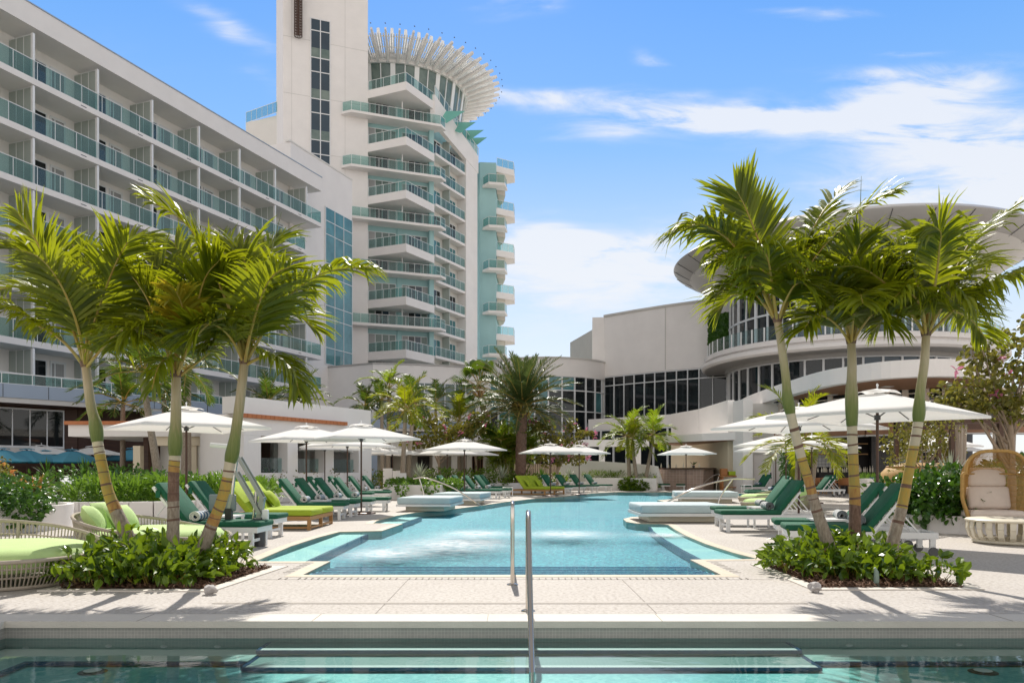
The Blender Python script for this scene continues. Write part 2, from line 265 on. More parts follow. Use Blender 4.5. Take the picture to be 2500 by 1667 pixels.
def m_water(name, tint, strength, patches=(), refl=.62, scale=1.0):
    m = bpy.data.materials.new(name); m.use_nodes = True; nt = m.node_tree; nt.nodes.remove(nt.nodes['Principled BSDF']); out = nt.nodes['Material Output']
    tc = N(nt, 'ShaderNodeTexCoord'); v = tc.outputs['Object']
    n1 = N(nt, 'ShaderNodeTexNoise', i_Scale=2.2 * scale, i_Detail=2.5, i_Distortion=.4); nt.links.new(v, n1.inputs[0])
    n2 = N(nt, 'ShaderNodeTexNoise', i_Scale=14 * scale, i_Detail=2); nt.links.new(v, n2.inputs[0])
    h = mth(nt, 'ADD', n1.outputs[0], mth(nt, 'MULTIPLY', n2.outputs[0], .16))
    sep = N(nt, 'ShaderNodeSeparateXYZ'); nt.links.new(v, sep.inputs[0])
    tot = None
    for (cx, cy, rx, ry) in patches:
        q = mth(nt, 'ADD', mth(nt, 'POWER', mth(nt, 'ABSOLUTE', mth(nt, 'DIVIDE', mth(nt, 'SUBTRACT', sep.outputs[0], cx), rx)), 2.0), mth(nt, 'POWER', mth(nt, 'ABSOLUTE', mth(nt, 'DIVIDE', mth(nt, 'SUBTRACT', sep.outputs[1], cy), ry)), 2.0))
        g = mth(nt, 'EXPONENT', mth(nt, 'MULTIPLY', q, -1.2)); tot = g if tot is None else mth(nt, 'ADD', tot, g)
    bp = N(nt, 'ShaderNodeBump', i_Strength=strength, i_Distance=.03); nt.links.new(h, bp.inputs['Height'])
    nrm = bp.outputs[0]
    if tot is not None:
        n3 = N(nt, 'ShaderNodeTexNoise', i_Scale=16, i_Detail=4, i_Roughness=.65); mp = N(nt, 'ShaderNodeMapping'); mp.inputs['Scale'].default_value = (.45, 1.0, 1); nt.links.new(v, mp.inputs[0]); nt.links.new(mp.outputs[0], n3.inputs[0])
        b2 = N(nt, 'ShaderNodeBump', i_Distance=.06); nt.links.new(mth(nt, 'MULTIPLY', tot, 1.0, clamp=True), b2.inputs['Strength']); nt.links.new(n3.outputs[0], b2.inputs['Height']); nt.links.new(nrm, b2.inputs['Normal']); nrm = b2.outputs[0]
    fr = N(nt, 'ShaderNodeFresnel', i_IOR=1.33); nt.links.new(nrm, fr.inputs['Normal'])
    fac = mth(nt, 'MULTIPLY', fr.outputs[0], refl, clamp=True)
    t = N(nt, 'ShaderNodeBsdfTransparent'); t.inputs[0].default_value = tuple(tint) + (1,)
    g = N(nt, 'ShaderNodeBsdfGlossy', i_Roughness=.03); nt.links.new(nrm, g.inputs['Normal'])
    body = t.outputs[0]
    if tot is not None:
        fo = N(nt, 'ShaderNodeBsdfDiffuse'); fo.inputs[0].default_value = (.80, .84, .86, 1)  # white colour painted on the rippled patches in place of bright sky reflections
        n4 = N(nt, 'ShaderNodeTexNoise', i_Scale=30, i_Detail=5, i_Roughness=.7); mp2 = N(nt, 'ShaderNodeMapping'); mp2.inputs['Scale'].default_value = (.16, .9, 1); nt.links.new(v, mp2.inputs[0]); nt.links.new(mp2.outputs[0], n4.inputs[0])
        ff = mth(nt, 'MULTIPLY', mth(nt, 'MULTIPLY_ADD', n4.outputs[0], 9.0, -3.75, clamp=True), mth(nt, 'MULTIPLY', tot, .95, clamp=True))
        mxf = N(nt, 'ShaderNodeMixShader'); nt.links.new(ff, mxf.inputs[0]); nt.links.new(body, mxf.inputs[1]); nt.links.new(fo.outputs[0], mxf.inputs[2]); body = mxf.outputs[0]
    mx = N(nt, 'ShaderNodeMixShader'); nt.links.new(fac, mx.inputs[0]); nt.links.new(body, mx.inputs[1]); nt.links.new(g.outputs[0], mx.inputs[2])
    nt.links.new(mx.outputs[0], out.inputs[0]); return m
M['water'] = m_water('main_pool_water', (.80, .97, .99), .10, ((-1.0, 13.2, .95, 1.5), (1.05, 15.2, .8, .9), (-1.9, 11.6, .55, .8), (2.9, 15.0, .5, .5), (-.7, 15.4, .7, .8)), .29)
M['water2'] = m_water('front_pool_water', (.82, .98, .97), .09, (), .95, .8)
def m_stripe(name, axis, a, b, scale):
    m = bpy.data.materials.new(name); m.use_nodes = True; nt = m.node_tree; p = nt.nodes['Principled BSDF']
    tc = N(nt, 'ShaderNodeTexCoord'); sep = N(nt, 'ShaderNodeSeparateXYZ'); nt.links.new(tc.outputs['Object'], sep.inputs[0])
    s = mth(nt, 'FRACT', mth(nt, 'MULTIPLY', sep.outputs[axis], scale)); f = mth(nt, 'GREATER_THAN', s, .5)
    nt.links.new(mixc(nt, f, a, b), p.inputs['Base Color']); p.inputs['Roughness'].default_value = .95; return m
M['towel'] = m_stripe('striped_towel', 1, (.66, .66, .64), (.075, .145, .25), 9.0)
M['towelgrey'] = m_stripe('grey_striped_towel', 1, (.66, .65, .62), (.19, .21, .22), 9.0)
M['slatwood'] = m_stripe('slatted_screen', 0, (.035, .02, .015), (.22, .13, .09), 6.0)
M['picket'] = m_stripe('picket_boards', 0, (.50, .40, .30), (.34, .26, .19), 6.0)
M['brick'] = m_tiles('pinkish_glazed_brick', (.40, .28, .235), (.33, .235, .20), (.50, .40, .35), .16, .4, True)
M['darktile'] = m_tiles('dark_wall_tile', (.055, .05, .05), (.035, .032, .032), (.09, .085, .08), .12, .4, True)
M['hextile'] = m_tiles('white_lattice_tile', (.45, .44, .43), (.38, .37, .36), (.10, .10, .10), .2, .4, True)
M['grasswall'] = mat('clipped_hedge_leaf', (.018, .07, .006), .8, .4, 30, .8, 60, col2=(.06, .15, .015))
M['towelpink'] = M['pinkcush']
# ---------------------------------------------------------------- helpers
def gp(x, y, z=0.0):
    d = FPX * (CZ - z) / (y - HZ); return Vector(((x - 1250) / FPX * d, d, z))
def pd(x, y, d): return Vector(((x - 1250) / FPX * d, d, CZ + (HZ - y) / FPX * d))

class MB:
    def __init__(s): s.v = []; s.f = []; s.mi = []; s.cur = 0
    def add(s, vs, fs, mi=None):
        o = len(s.v); s.v.extend([tuple(p) for p in vs]); m = s.cur if mi is None else mi
        for f in fs: s.f.append([o + i for i in f]); s.mi.append(m)
    def box(s, x0, x1, y0, y1, z0, z1):
        if x0 > x1: x0, x1 = x1, x0
        if y0 > y1: y0, y1 = y1, y0
        s.add([(x0, y0, z0), (x1, y0, z0), (x1, y1, z0), (x0, y1, z0), (x0, y0, z1), (x1, y0, z1), (x1, y1, z1), (x0, y1, z1)],
              [(3, 2, 1, 0), (4, 5, 6, 7), (0, 1, 5, 4), (1, 2, 6, 5), (2, 3, 7, 6), (3, 0, 4, 7)]); return s
    def prism(s, poly, z0, z1):
        n = len(poly); a = sum(poly[i][0] * poly[(i + 1) % n][1] - poly[(i + 1) % n][0] * poly[i][1] for i in range(n))
        if a < 0: poly = poly[::-1]
        vs = [(p[0], p[1], z0) for p in poly] + [(p[0], p[1], z1) for p in poly]
        tri = geometry.tessellate_polygon([[Vector((p[0], p[1], 0)) for p in poly]])
        fs = []
        for t in tri:
            q = [Vector(poly[i]).to_2d() for i in t]; cr = (q[1] - q[0]).cross(q[2] - q[0])
            t = t if cr > 0 else t[::-1]
            fs.append([i + n for i in t]); fs.append(list(t)[::-1])
        for i in range(n): j = (i + 1) % n; fs.append((i, j, j + n, i + n))
        s.add(vs, fs); return s
    def wallbar(s, a, b, th, z0, z1, side=0.0):
        """upright slab between plan points a and b"""
        a = Vector(a[:2]); b = Vector(b[:2]); d = (b - a).normalized(); nrm = Vector((-d.y, d.x)); o0 = nrm * (th * (side - .5)); o1 = nrm * (th * (side + .5))
        return s.prism([a + o0, b + o0, b + o1, a + o1], z0, z1)
    def tube(s, pts, r, n=8, cap=True, mis=None):
        pts = [Vector(p) for p in pts]; m = len(pts); rr = r if isinstance(r, (list, tuple)) else [r] * m
        vs = []; fs = []; up = None
        for i, p in enumerate(pts):
            t = (pts[min(i + 1, m - 1)] - pts[max(i - 1, 0)]).normalized()
            if up is None:
                up = Vector((0, 0, 1)) if abs(t.z) < .9 else Vector((0, -1, 0))
            up = (up - t * up.dot(t)).normalized(); sd = t.cross(up)
            for k in range(n):
                a = 2 * pi * k / n; vs.append(p + (sd * cos(a) + up * sin(a)) * rr[i])
        o = len(s.v); s.v.extend([tuple(p) for p in vs])
        for i in range(m - 1):
            for k in range(n):
                k2 = (k + 1) % n; s.f.append([o + i * n + k, o + i * n + k2, o + (i + 1) * n + k2, o + (i + 1) * n + k]); s.mi.append(mis[i] if mis else s.cur)
        if cap:
            s.f.append([o + k for k in range(n)][::-1]); s.mi.append(mis[0] if mis else s.cur)
            s.f.append([o + (m - 1) * n + k for k in range(n)]); s.mi.append(mis[-1] if mis else s.cur)
        return s
    def bar(s, a, b, w, h, up=(0, 0, 1)):
        a = Vector(a); b = Vector(b); t = (b - a).normalized(); u = Vector(up)
        if abs(t.dot(u)) > .98: u = Vector((0, 1, 0))
        sd = t.cross(u).normalized() * (w / 2); u2 = sd.cross(t).normalized() * (h / 2)
        vs = [p + q for p in (a, b) for q in (-sd - u2, sd - u2, sd + u2, -sd + u2)]
        s.add(vs, [(0, 1, 2, 3), (7, 6, 5, 4), (0, 4, 5, 1), (1, 5, 6, 2), (2, 6, 7, 3), (3, 7, 4, 0)]); return s
    def arc(s, cx, cy, prof, a0, a1, n):
        """sweep a closed (r, z) profile round a vertical axis, angles in degrees"""
        m = len(prof); vs = []; fs = []; full = abs(a1 - a0) >= 359.9; k = n if full else n + 1
        for i in range(k):
            a = radians(a0 + (a1 - a0) * i / n)
            for r, z in prof: vs.append((cx + r * cos(a), cy + r * sin(a), z))
        for i in range(n):
            i2 = (i + 1) % k
            for j in range(m): j2 = (j + 1) % m; fs.append((i * m + j, i2 * m + j, i2 * m + j2, i * m + j2))
        if not full: fs.append(list(range(m))); fs.append([(k - 1) * m + j for j in range(m)][::-1])
        s.add(vs, fs); return s
    def lathe(s, prof, n=24, cx=0, cy=0):
        vs = []; fs = []; m = len(prof)
        for i in range(n):
            a = 2 * pi * i / n
            for r, z in prof: vs.append((cx + r * cos(a), cy + r * sin(a), z))
        for i in range(n):
            for j in range(m - 1): i2 = (i + 1) % n; fs.append((i * m + j, i2 * m + j, i2 * m + j + 1, i * m + j + 1))
        s.add(vs, fs); return s
    def cushion(s, x0, x1, y0, y1, z0, z1, b=.035, puff=.0, nx=4, ny=4):
        """soft box: rounded edges, slightly domed top"""
        bm = bmesh.new(); bmesh.ops.create_cube(bm, size=1)
        bmesh.ops.subdivide_edges(bm, edges=bm.edges[:], cuts=3, use_grid_fill=True)
        cx, cy, cz = (x0 + x1) / 2, (y0 + y1) / 2, (z0 + z1) / 2; hx, hy, hz = abs(x1 - x0) / 2, abs(y1 - y0) / 2, abs(z1 - z0) / 2
        for v in bm.verts:
            p = Vector((v.co.x * 2 * hx, v.co.y * 2 * hy, v.co.z * 2 * hz)); bb = min(b, hx, hy, hz)
            for k, h in enumerate((hx, hy, hz)):
                if abs(abs(v.co[k]) - .25) < .01: p[k] = math.copysign(h - bb, v.co[k])
            q = Vector((max(-hx + bb, min(hx - bb, p.x)), max(-hy + bb, min(hy - bb, p.y)), max(-hz + bb, min(hz - bb, p.z))))
            d = p - q
            if d.length > 1e-6: p = q + d.normalized() * bb
            p.z += puff * (1 - (p.x / hx) ** 2) * (1 - (p.y / hy) ** 2) * (1 if v.co.z > 0 else 0)
            v.co = p + Vector((cx, cy, cz))
        vs = [v.co.copy() for v in bm.verts]; fs = [[v.index for v in f.verts] for f in bm.faces]; bm.free(); s.add(vs, fs); return s
    def pillow(s, c, w, h, t, m3):
        n = 7; vs = []; fs = []
        for sd in (1, -1):
            for i in range(n):
                for j in range(n):
                    u = i / (n - 1) * 2 - 1; v = j / (n - 1) * 2 - 1; k = (1 - u * u) * (1 - v * v)
                    pin = 1 - .10 * (1 - abs(u * v))
                    vs.append(Vector(c) + m3 @ Vector((u * w / 2 * (1 - .07 * (1 - v * v) * 0 - .06 * (v * v < .5)), v * h / 2, sd * t / 2 * k ** .45)))
        for q in range(2):
            for i in range(n - 1):
                for j in range(n - 1):
                    a = q * n * n + i * n + j; f = (a, a + n, a + n + 1, a + 1); fs.append(f if q == 0 else f[::-1])
        s.add(vs, fs); return s
    def build(s, name, mats, parent=None, world=False, smooth=False, fix=False):
        me = bpy.data.meshes.new(name)
        vs = s.v
        if parent is not None and world:
            im = root_matrix(parent).inverted(); vs = [tuple(im @ Vector(p)) for p in vs]
        me.from_pydata(vs, [], s.f)
        for m in (mats if isinstance(mats, (list, tuple)) else [mats]): me.materials.append(M[m] if isinstance(m, str) else m)
        me.polygons.foreach_set('material_index', s.mi)
        if fix:
            bm = bmesh.new(); bm.from_mesh(me); bmesh.ops.recalc_face_normals(bm, faces=bm.faces[:]); bm.to_mesh(me); bm.free()
        if smooth:
            me.polygons.foreach_set('use_smooth', [True] * len(me.polygons))
            try: me.set_sharp_from_angle(angle=radians(50 if smooth is True else smooth))
            except Exception: pass
        me.update()
        o = bpy.data.objects.new(name, me); COL.objects.link(o)
        if parent is not None: o.parent = parent
        return o
def root_matrix(o):
    m = Matrix.Translation(o.location) @ o.rotation_euler.to_matrix().to_4x4() @ Matrix.Diagonal(Vector(o.scale).to_4d())
    return root_matrix(o.parent) @ m if o.parent else m
def tag(o, label, cat, group=None, kind=None):
    o['label'] = label; o['category'] = cat
    if group: o['group'] = group
    if kind: o['kind'] = kind
    return o
def struct(o): o['kind'] = 'structure'; return o
def thing(name, label, cat, loc=(0, 0, 0), rotz=0.0, group=None):
    o = bpy.data.objects.new(name, None); COL.objects.link(o); o.location = loc; o.rotation_euler = (0, 0, rotz); o.empty_display_size = .2
    return tag(o, label, cat, group)
def copy_tree(o, parent=None):
    c = o.copy(); COL.objects.link(c)
    if parent is not None: c.parent = parent
    for ch in list(o.children): copy_tree(ch, c)
    return c
def dup(root, label, loc, rotz=0.0, scale=None, group=None):
    c = copy_tree(root); c.location = loc; c.rotation_euler = (0, 0, rotz); c['label'] = label
    if scale: c.scale = (scale,) * 3 if isinstance(scale, (int, float)) else scale
    if group: c['group'] = group
    return c
def cprt(proto, parent, loc, rotz=0.0, scale=None):
    c = copy_tree(proto, parent); c.location = loc; c.rotation_euler = (0, 0, rotz)
    if scale: c.scale = scale
    return c
def catmull(pts, n):
    P = [Vector(p) for p in pts]; P = [P[0] * 2 - P[1]] + P + [P[-1] * 2 - P[-2]]; out = []; k = len(P) - 3
    for i in range(n + 1):
        t = i / n * k; j = min(int(t), k - 1); t -= j; a, b, c, d = P[j:j + 4]
        out.append(.5 * ((2 * b) + (c - a) * t + (2 * a - 5 * b + 4 * c - d) * t * t + (3 * b - a - 3 * c + d) * t ** 3))
    return out

# ---------------------------------------------------------------- ground, pools, deck
def offset_poly(poly, d):
    n = len(poly); out = []
    for i in range(n):
        a, b, c = Vector(poly[i - 1]), Vector(poly[i]), Vector(poly[(i + 1) % n])
        e1 = (b - a).normalized(); e2 = (c - b).normalized(); n1 = Vector((e1.y, -e1.x)); n2 = Vector((e2.y, -e2.x))
        m = (n1 + n2); m = m.normalized() if m.length > .05 else n1; out.append(b + m * d / max(.5, m.dot(n1)))
    return out
POOL = [(-2.42, 9.1), (2.42, 9.1), (2.42, 10.68), (3.36, 10.75), (3.26, 11.6), (3.2, 13.0), (3.24, 14.6), (3.36, 16.2), (3.5, 17.6), (3.35, 18.05), (2.85, 18.15), (2.72, 18.7), (2.8, 19.8), (3.15, 20.7), (5.0, 21.6), (5.5, 24), (5.9, 27.6),
        (6.2, 28.6), (6.0, 29.5), (6.0, 32.5), (7.0, 34), (11.2, 34.6), (12.6, 38), (12.4, 42.7), (9.7, 45.2), (8.3, 45.0), (7.2, 45.2), (5.93, 45.2), (4.33, 42.7), (2.64, 37.8), (1.77, 36.0), (.85, 34.2), (.18, 32.2), (-.35, 30.4), (-1.12, 27.4), (-1.88, 25.0), (-2.75, 23.2), (-3.12, 21.3),
        (-3.27, 19.04), (-3.2, 18.1), (-2.5, 18.0), (-2.62, 15.85), (-3.42, 15.6), (-3.52, 14.2), (-3.54, 12.6), (-3.42, 10.47), (-2.42, 10.47)]
FRONT = [(-4.06, -6), (14, -6), (14, 6.3), (-4.06, 6.3)]
def flat(name, loops, z, m, parent=None):
    tri = geometry.tessellate_polygon([[Vector((p[0], p[1], 0)) for p in L] for L in loops]); vs = [(p[0], p[1], z) for L in loops for p in L]
    fs = []
    for t in tri:
        a, b, c = (Vector(vs[i][:2]) for i in t); fs.append(t if (b - a).cross(c - a) > 0 else t[::-1])
    mb = MB(); mb.add(vs, fs); return mb.build(name, m, parent)
deck_out = [(-80, -14), (80, -14), (80, 130), (-80, 130)]
POOLC = offset_poly(POOL, .17)
struct(flat('deck', [deck_out, [tuple(p) for p in POOLC], [(-4.36, -7), (14.3, -7), (14.3, 6.6), (-4.36, 6.6)]], 0.0, 'deck'))
mb = MB(); R = 4000; mb.add([(-R, -R, -3), (R, -R, -3), (R, R, -3), (-R, R, -3)], [(0, 1, 2, 3)]); struct(mb.build('ground', M['deck']))
def coping(name, poly, outer, z, depth, m='coping'):
    mb = MB(); n = len(poly)
    for i in range(n):
        j = (i + 1) % n; a, b = poly[i], poly[j]; c, d = outer[i], outer[j]
        mb.add([(a[0], a[1], z), (b[0], b[1], z), (d[0], d[1], z), (c[0], c[1], z)], [(3, 2, 1, 0)])
        mb.add([(a[0], a[1], z), (b[0], b[1], z), (b[0], b[1], depth), (a[0], a[1], depth)], [(0, 1, 2, 3)])
        mb.add([(c[0], c[1], z), (d[0], d[1], z), (d[0], d[1], -.05), (c[0], c[1], -.05)], [(3, 2, 1, 0)])
    return struct(mb.build(name, m, fix=False))
coping('pool_coping', POOL, POOLC, .004, -.02)
# main pool basin: shallow shelves, steps with navy nosings and mosaic floor
FZ = -.16
mb = MB(); n = len(POOL)
for i in range(n):
    a, b = POOL[i], POOL[(i + 1) % n]; mb.add([(a[0], a[1], -.02), (b[0], b[1], -.02), (b[0], b[1], FZ), (a[0], a[1], FZ)], [(0, 1, 2, 3)])
struct(mb.build('pool_wall', 'wallunder'))
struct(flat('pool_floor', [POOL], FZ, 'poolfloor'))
mb = MB(); nb = MB()
for i in range(1, 6):
    z = -.002 - .0175 * i; y0 = 9.12 + .3 * (i - 1); mb.box(-2.40, 2.40, y0, y0 + .3, FZ + .004, z); nb.box(-2.38, 2.38, y0 + .205, y0 + .298, z - .005, z + .003)
struct(mb.build('pool_step', 'poolfloor')); struct(nb.build('pool_step_edge', 'pooltile'))
mb = MB(); mb.prism([(-3.40, 10.5), (-2.84, 10.5), (-2.88, 15.5), (-3.38, 15.5)], FZ + .004, -.045); mb.prism([(2.66, 10.75), (3.30, 10.8), (3.18, 13), (3.22, 14.6), (3.34, 16.2), (3.44, 17.5), (3.1, 17.6), (2.93, 16.3), (2.78, 14.2), (2.70, 12.4)], FZ + .004, -.045)
mb.prism([(-3.2, 18.2), (-2.65, 18.2), (-2.5, 21.4), (-3.0, 21.2)], FZ + .004, -.045)
struct(mb.build('pool_ledge', 'ledge'))
mb = MB()
for pl in ([(-2.82, 10.5), (-2.86, 15.5)], [(2.64, 10.75), (2.68, 12.4), (2.76, 14.2), (2.91, 16.3), (3.08, 17.62)], [(-2.63, 18.2), (-2.48, 21.4)]):
    for a, b in zip(pl, pl[1:]): mb.wallbar(a, b, .055, FZ + .008, -.040)
struct(mb.build('ledge_edge', 'pooltile'))
w = flat('pool_water', [POOL], -.012, 'water'); struct(w)
# front pool, in the shade of its wall
FW, FFL = -.135, -.245
mb = MB()
for a, b in zip([(-4.06, -6), (-4.06, 6.3), (14, 6.3)], [(-4.06, 6.3), (14, 6.3), (14, -6)]):
    mb.add([(a[0], a[1], -.05), (b[0], b[1], -.05), (b[0], b[1], FW), (a[0], a[1], FW)], [(0, 1, 2, 3)])
struct(mb.build('front_pool_tile_band', 'tilewall'))
mb = MB()
for a, b in zip([(-4.06, -6), (-4.06, 6.3), (14, 6.3)], [(-4.06, 6.3), (14, 6.3), (14, -6)]):
    mb.add([(a[0], a[1], FW), (b[0], b[1], FW), (b[0], b[1], FFL), (a[0], a[1], FFL)], [(0, 1, 2, 3)])
struct(mb.build('front_pool_wall', 'wallunder'))
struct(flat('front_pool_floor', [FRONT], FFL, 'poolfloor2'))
mb = MB(); mb.box(-4.36, 14.3, 6.28, 6.6, -.05, .004); mb.box(-4.36, -4.05, -7, 6.277, -.05, .004); struct(mb.build('front_pool_coping', 'kerb'))
mb = MB(); mb.box(-40, 40, 6.600, 6.609, .001, .0035); mb.box(1.218, 1.222, 6.612, 8.72, .001, .003); mb.box(-1.152, -1.148, 6.612, 8.72, .001, .003); mb.box(-2.9, 2.9, 8.718, 8.722, .001, .003)
for x in (-3.0, -1.6, -.2, 1.2, 2.6, 4.0, 5.4, 6.8): mb.box(x, x + .003, 6.28, 6.6, .0045, .0062)
struct(mb.build('deck_joint', 'joint'))
mb = MB(); mb.box(-2.72, 2.68, 7.12, 7.20, .002, .005); struct(mb.build('drain_strip', 'grate'))
mb = MB(); x = -2.6
while x < 2.62:
    if not (-.16 < x < .16 or int(x * 14) % 17 == 0): mb.box(x, x + .011, 8.74, 8.84, .002, .006)
    x += .0725
for sx in (-1, 1):
    y = 9.3
    while y < 10.4: mb.box(sx * 2.66 - .05, sx * 2.66 + .05, y, y + .005, .002, .006); y += .145
struct(mb.build('gutter_slot', 'joint'))
mb = MB(); nb = MB(); tb = MB()
for k, (yw, z, xa, xb) in enumerate([(6.03, -.172, -1.93, 2.19), (5.66, -.212, -1.92, 2.20)]):
    yb = 6.298 if k == 0 else (6.03, 5.66)[k - 1]; mb.box(xa, xb, yw, yb, FFL + .004, z)
    tb.box(xa, xb, yw - .004, yw + .055, z - .002, z + .004); nb.box(xa - .03, xb + .03, yw - .012, yw - .003, z - .024, z + .002); nb.box(xa - .032, xa - .002, yw, yb, z - .02, z + .003); nb.box(xb + .002, xb + .032, yw, yb, z - .02, z + .003)
struct(mb.build('front_pool_step', 'step')); struct(tb.build('step_nosing', 'white')); struct(nb.build('step_tile_edge', 'pooltile'))
mb = MB(); mb.box(-4.05, -1.97, 5.85, 6.296, FFL + .004, -.215); mb.box(2.25, 13.9, 5.85, 6.296, FFL + .004, -.215); mb.box(-4.05, -3.62, -5, 5.846, FFL + .004, -.215); struct(mb.build('front_pool_bench', 'wallunder'))
mb = MB(); mb.box(-3.62, -1.97, 5.81, 5.846, -.235, -.210); mb.box(2.25, 13.9, 5.81, 5.846, -.235, -.210); mb.box(-3.618, -3.58, -5, 5.808, -.235, -.210); struct(mb.build('bench_tile_edge', 'pooltile'))
struct(flat('front_pool_water', [FRONT], FW, 'water2'))
for i, (px, py) in enumerate([(63, 1581), (265, 1576), (400, 1577), (531, 1577), (2073, 1574), (2208, 1574), (2342, 1572)]):
    d = 6.26; z = CZ + (HZ - py) / FPX * d; x = (px - 1250) / FPX * d; mb = MB(); mb.lathe([(0, -.006), (.012, -.005), (.016, 0), (.021, .002)], 14)
    lab = ['leftmost', 'second from left', 'third from left', 'one just left of the steps'][i] if i < 4 else ['one just right of the steps', 'second right of the steps', 'rightmost'][i - 4]
    o = mb.build('water_jet', 'white', smooth=True); o.location = (x, d, z); o.rotation_euler = (radians(90), 0, 0); o.scale = (1.4, .6, 1); tag(o, 'small round water jet under water on front pool wall, ' + lab, 'pool jet', 'round jets on the front pool wall')
for px, lab in ((226, 'left'), (2400, 'right')):
    mb = MB(); mb.lathe([(0, .020), (.05, .016), (.062, .012), (.066, .004), (.095, .003), (.10, 0)], 20); p = gp(px, 1652, -.28)
    o = thing('pool_light', 'round underwater light with white lens on front pool floor, the %s one' % lab, 'pool light', (p.x, p.y, FFL + .003), 0, 'underwater lights'); mb2 = MB(); mb2.lathe([(0, .020), (.05, .016), (.062, .012)], 20); mb2.build('lens', 'white', o, smooth=True)
    mb2 = MB(); mb2.lathe([(.062, .012), (.066, .004), (.095, .003), (.10, 0)], 20); mb2.build('ring', 'darkgrey', o, smooth=True)
# ---------------------------------------------------------------- left hotel wing
def rail_run(mb_g, mb_m, a, b, z, h=1.05, step=1.2, gap=0):
    """glass rail from plan point a to b standing at z: glass to mb_g, posts and handrail to mb_m"""
    a = Vector(a[:2]); b = Vector(b[:2]); L = (b - a).length; d = (b - a) / L
    mb_g.wallbar(a, b, .02, z + .06, z + h - .04); mb_m.wallbar(a, b, .05, z + h - .03, z + h + .01); mb_m.wallbar(a, b, .04, z + .01, z + .04)
    n = max(1, round(L / step))
    for i in range(n + 1): p = a + d * (L * i / n); q = p + d * .022; mb_m.wallbar(p - d * .01, q, .035, z + .045, z + h - .035)
def wing():
    P0 = Vector((-27.72, 45.65, 0)); ang = atan2(.934, .357)
    r = thing('hotel_wing', 'long white hotel wing with seven rows of glass-railed balconies on the left', 'building', P0, ang)
    T0, T1, DEP, ZR = -13.2, 28.6, 2.1, 28.2
    rails = [CZ + 27 * (.8834 - .1128 * i) for i in range(7)]; slabs = [z - 1.1 for z in rails]; bay = 4.4
    ends = [28.6, 26.2, 28.6, 26.2, 28.6, 28.6, 26.2]
    mb = MB(); mb.box(T0, 26.5, DEP, DEP + 9, 0, ZR - .4); mb.box(26.5, 36.7, 1.9, 14, 0, 30.95); mb.build('wall', 'stucco', r)
    mb = MB(); mb.box(26.3, 36.75, 1.85, 2.3, 30.953, 31.1); mb.build('parapet', 'stucco2', r)
    mb = MB(); mb.box(T0, T1, 0, DEP - .003, ZR - 1.28, ZR - .02); mb.build('fascia', 'stucco', r)
    mb = MB(); mb.box(T0, T1 + .05, -.05, .6, ZR - .017, ZR + .05); mb.build('roof_edge', 'bluegrey', r)
    dr = MB()
    for i, z in enumerate(slabs):
        mb = MB(); mb.box(T0, ends[i], 0, DEP - .004, z - .34, z); mb.build('balcony_slab', 'stucco', r)
        g = MB(); m = MB(); rail_run(g, m, (T0, .06), (ends[i] - .05, .06), z, 1.1, 1.467); rail_run(g, m, (ends[i] - .06, .1), (ends[i] - .06, DEP - .1), z, 1.1, 2)
        o = m.build('balcony_rail', 'white', r); g.build('rail_glass', 'rail', o)
        for q in range(7): dr.box(q * bay + 3.1, q * bay + 3.5, -.006, -.002, z - .20, z - .15)
    dr.build('drain_slot', 'darkgrey', r)
    # one of each opening, then copies
    def panel():
        m = MB(); h = 2.66; m.box(-.07, .07, .05, .22, 0, h); m.box(-.02, .02, .222, DEP - .01, h - .04, h); m.box(-.02, .02, .222, DEP - .01, 0, .04)
        for y in (.86, 1.48): m.box(-.025, .025, y - .02, y + .02, .042, h - .042)
        o = m.build('partition', 'white', r); g = MB(); g.box(-.012, .012, .225, DEP - .012, .055, h - .065); g.build('pane', 'frost', o); return o
    def win():
        m = MB()
        for x0, x1, z0, z1 in ((-.06, 1.56, 2.3, 2.38), (-.06, 0, 0, 2.3), (1.5, 1.56, 0, 2.3), (.72, .78, .0, 2.3)): m.box(x0, x1, -.06, .02, z0, z1)
        o = m.build('window', 'whiteframe', r); g = MB(); g.box(0, .72, -.03, .01, 0, 2.3); g.box(.78, 1.5, -.03, .01, 0, 2.3); g.build('pane', 'win', o); return o
    def door():
        m = MB()
        for x0, x1, z0, z1 in ((-.1, 1.0, 2.25, 2.4), (-.1, 0, 0, 2.25), (.86, 1.0, 0, 2.25), (.18, .26, 0, 2.25)): m.box(x0, x1, -.07, .02, z0, z1)
        o = m.build('door', 'whiteframe', r); g = MB(); g.box(0, .18, -.03, .01, 0, 2.25); g.box(.26, .86, -.03, .01, 0, 2.25); g.build('pane', 'curtain', o); return o
    pp, ww, dd = panel(), win(), door(); first = True
    rng = random.Random(3)
    for i, z in enumerate(slabs):
        for q in range(-3, 7):
            t = q * bay
            if t > ends[i] - 1: continue
            if first: P, W_, D_ = pp, ww, dd; first = False
            else: P, W_, D_ = copy_tree(pp, r), copy_tree(ww, r), copy_tree(dd, r)
            P.location = (t, 0, z); W_.location = (t + .85, DEP, z); D_.location = (t + 2.75, DEP, z)
            if q > 4: W_.location.x = t + .85
    # tall teal stair window in the end block
    m = MB(); g = MB(); z0, z1 = 11.6, 26.8
    for k in range(4): t = 31.9 + k * 1.57; m.box(t - .035, t + .035, 1.80, 1.88, z0, z1)
    for z in (z0, 13.2, 16.0, 17.3, 20.1, 21.4, 24.2, 25.5, z1): m.box(31.85, 36.66, 1.81, 1.87, z - .035, z + .035)
    o = m.build('window', 'whiteframe', r); g.box(31.9, 36.62, 1.84, 1.895, z0, z1); g.build('pane', 'winteal', o)
    return r
wing()
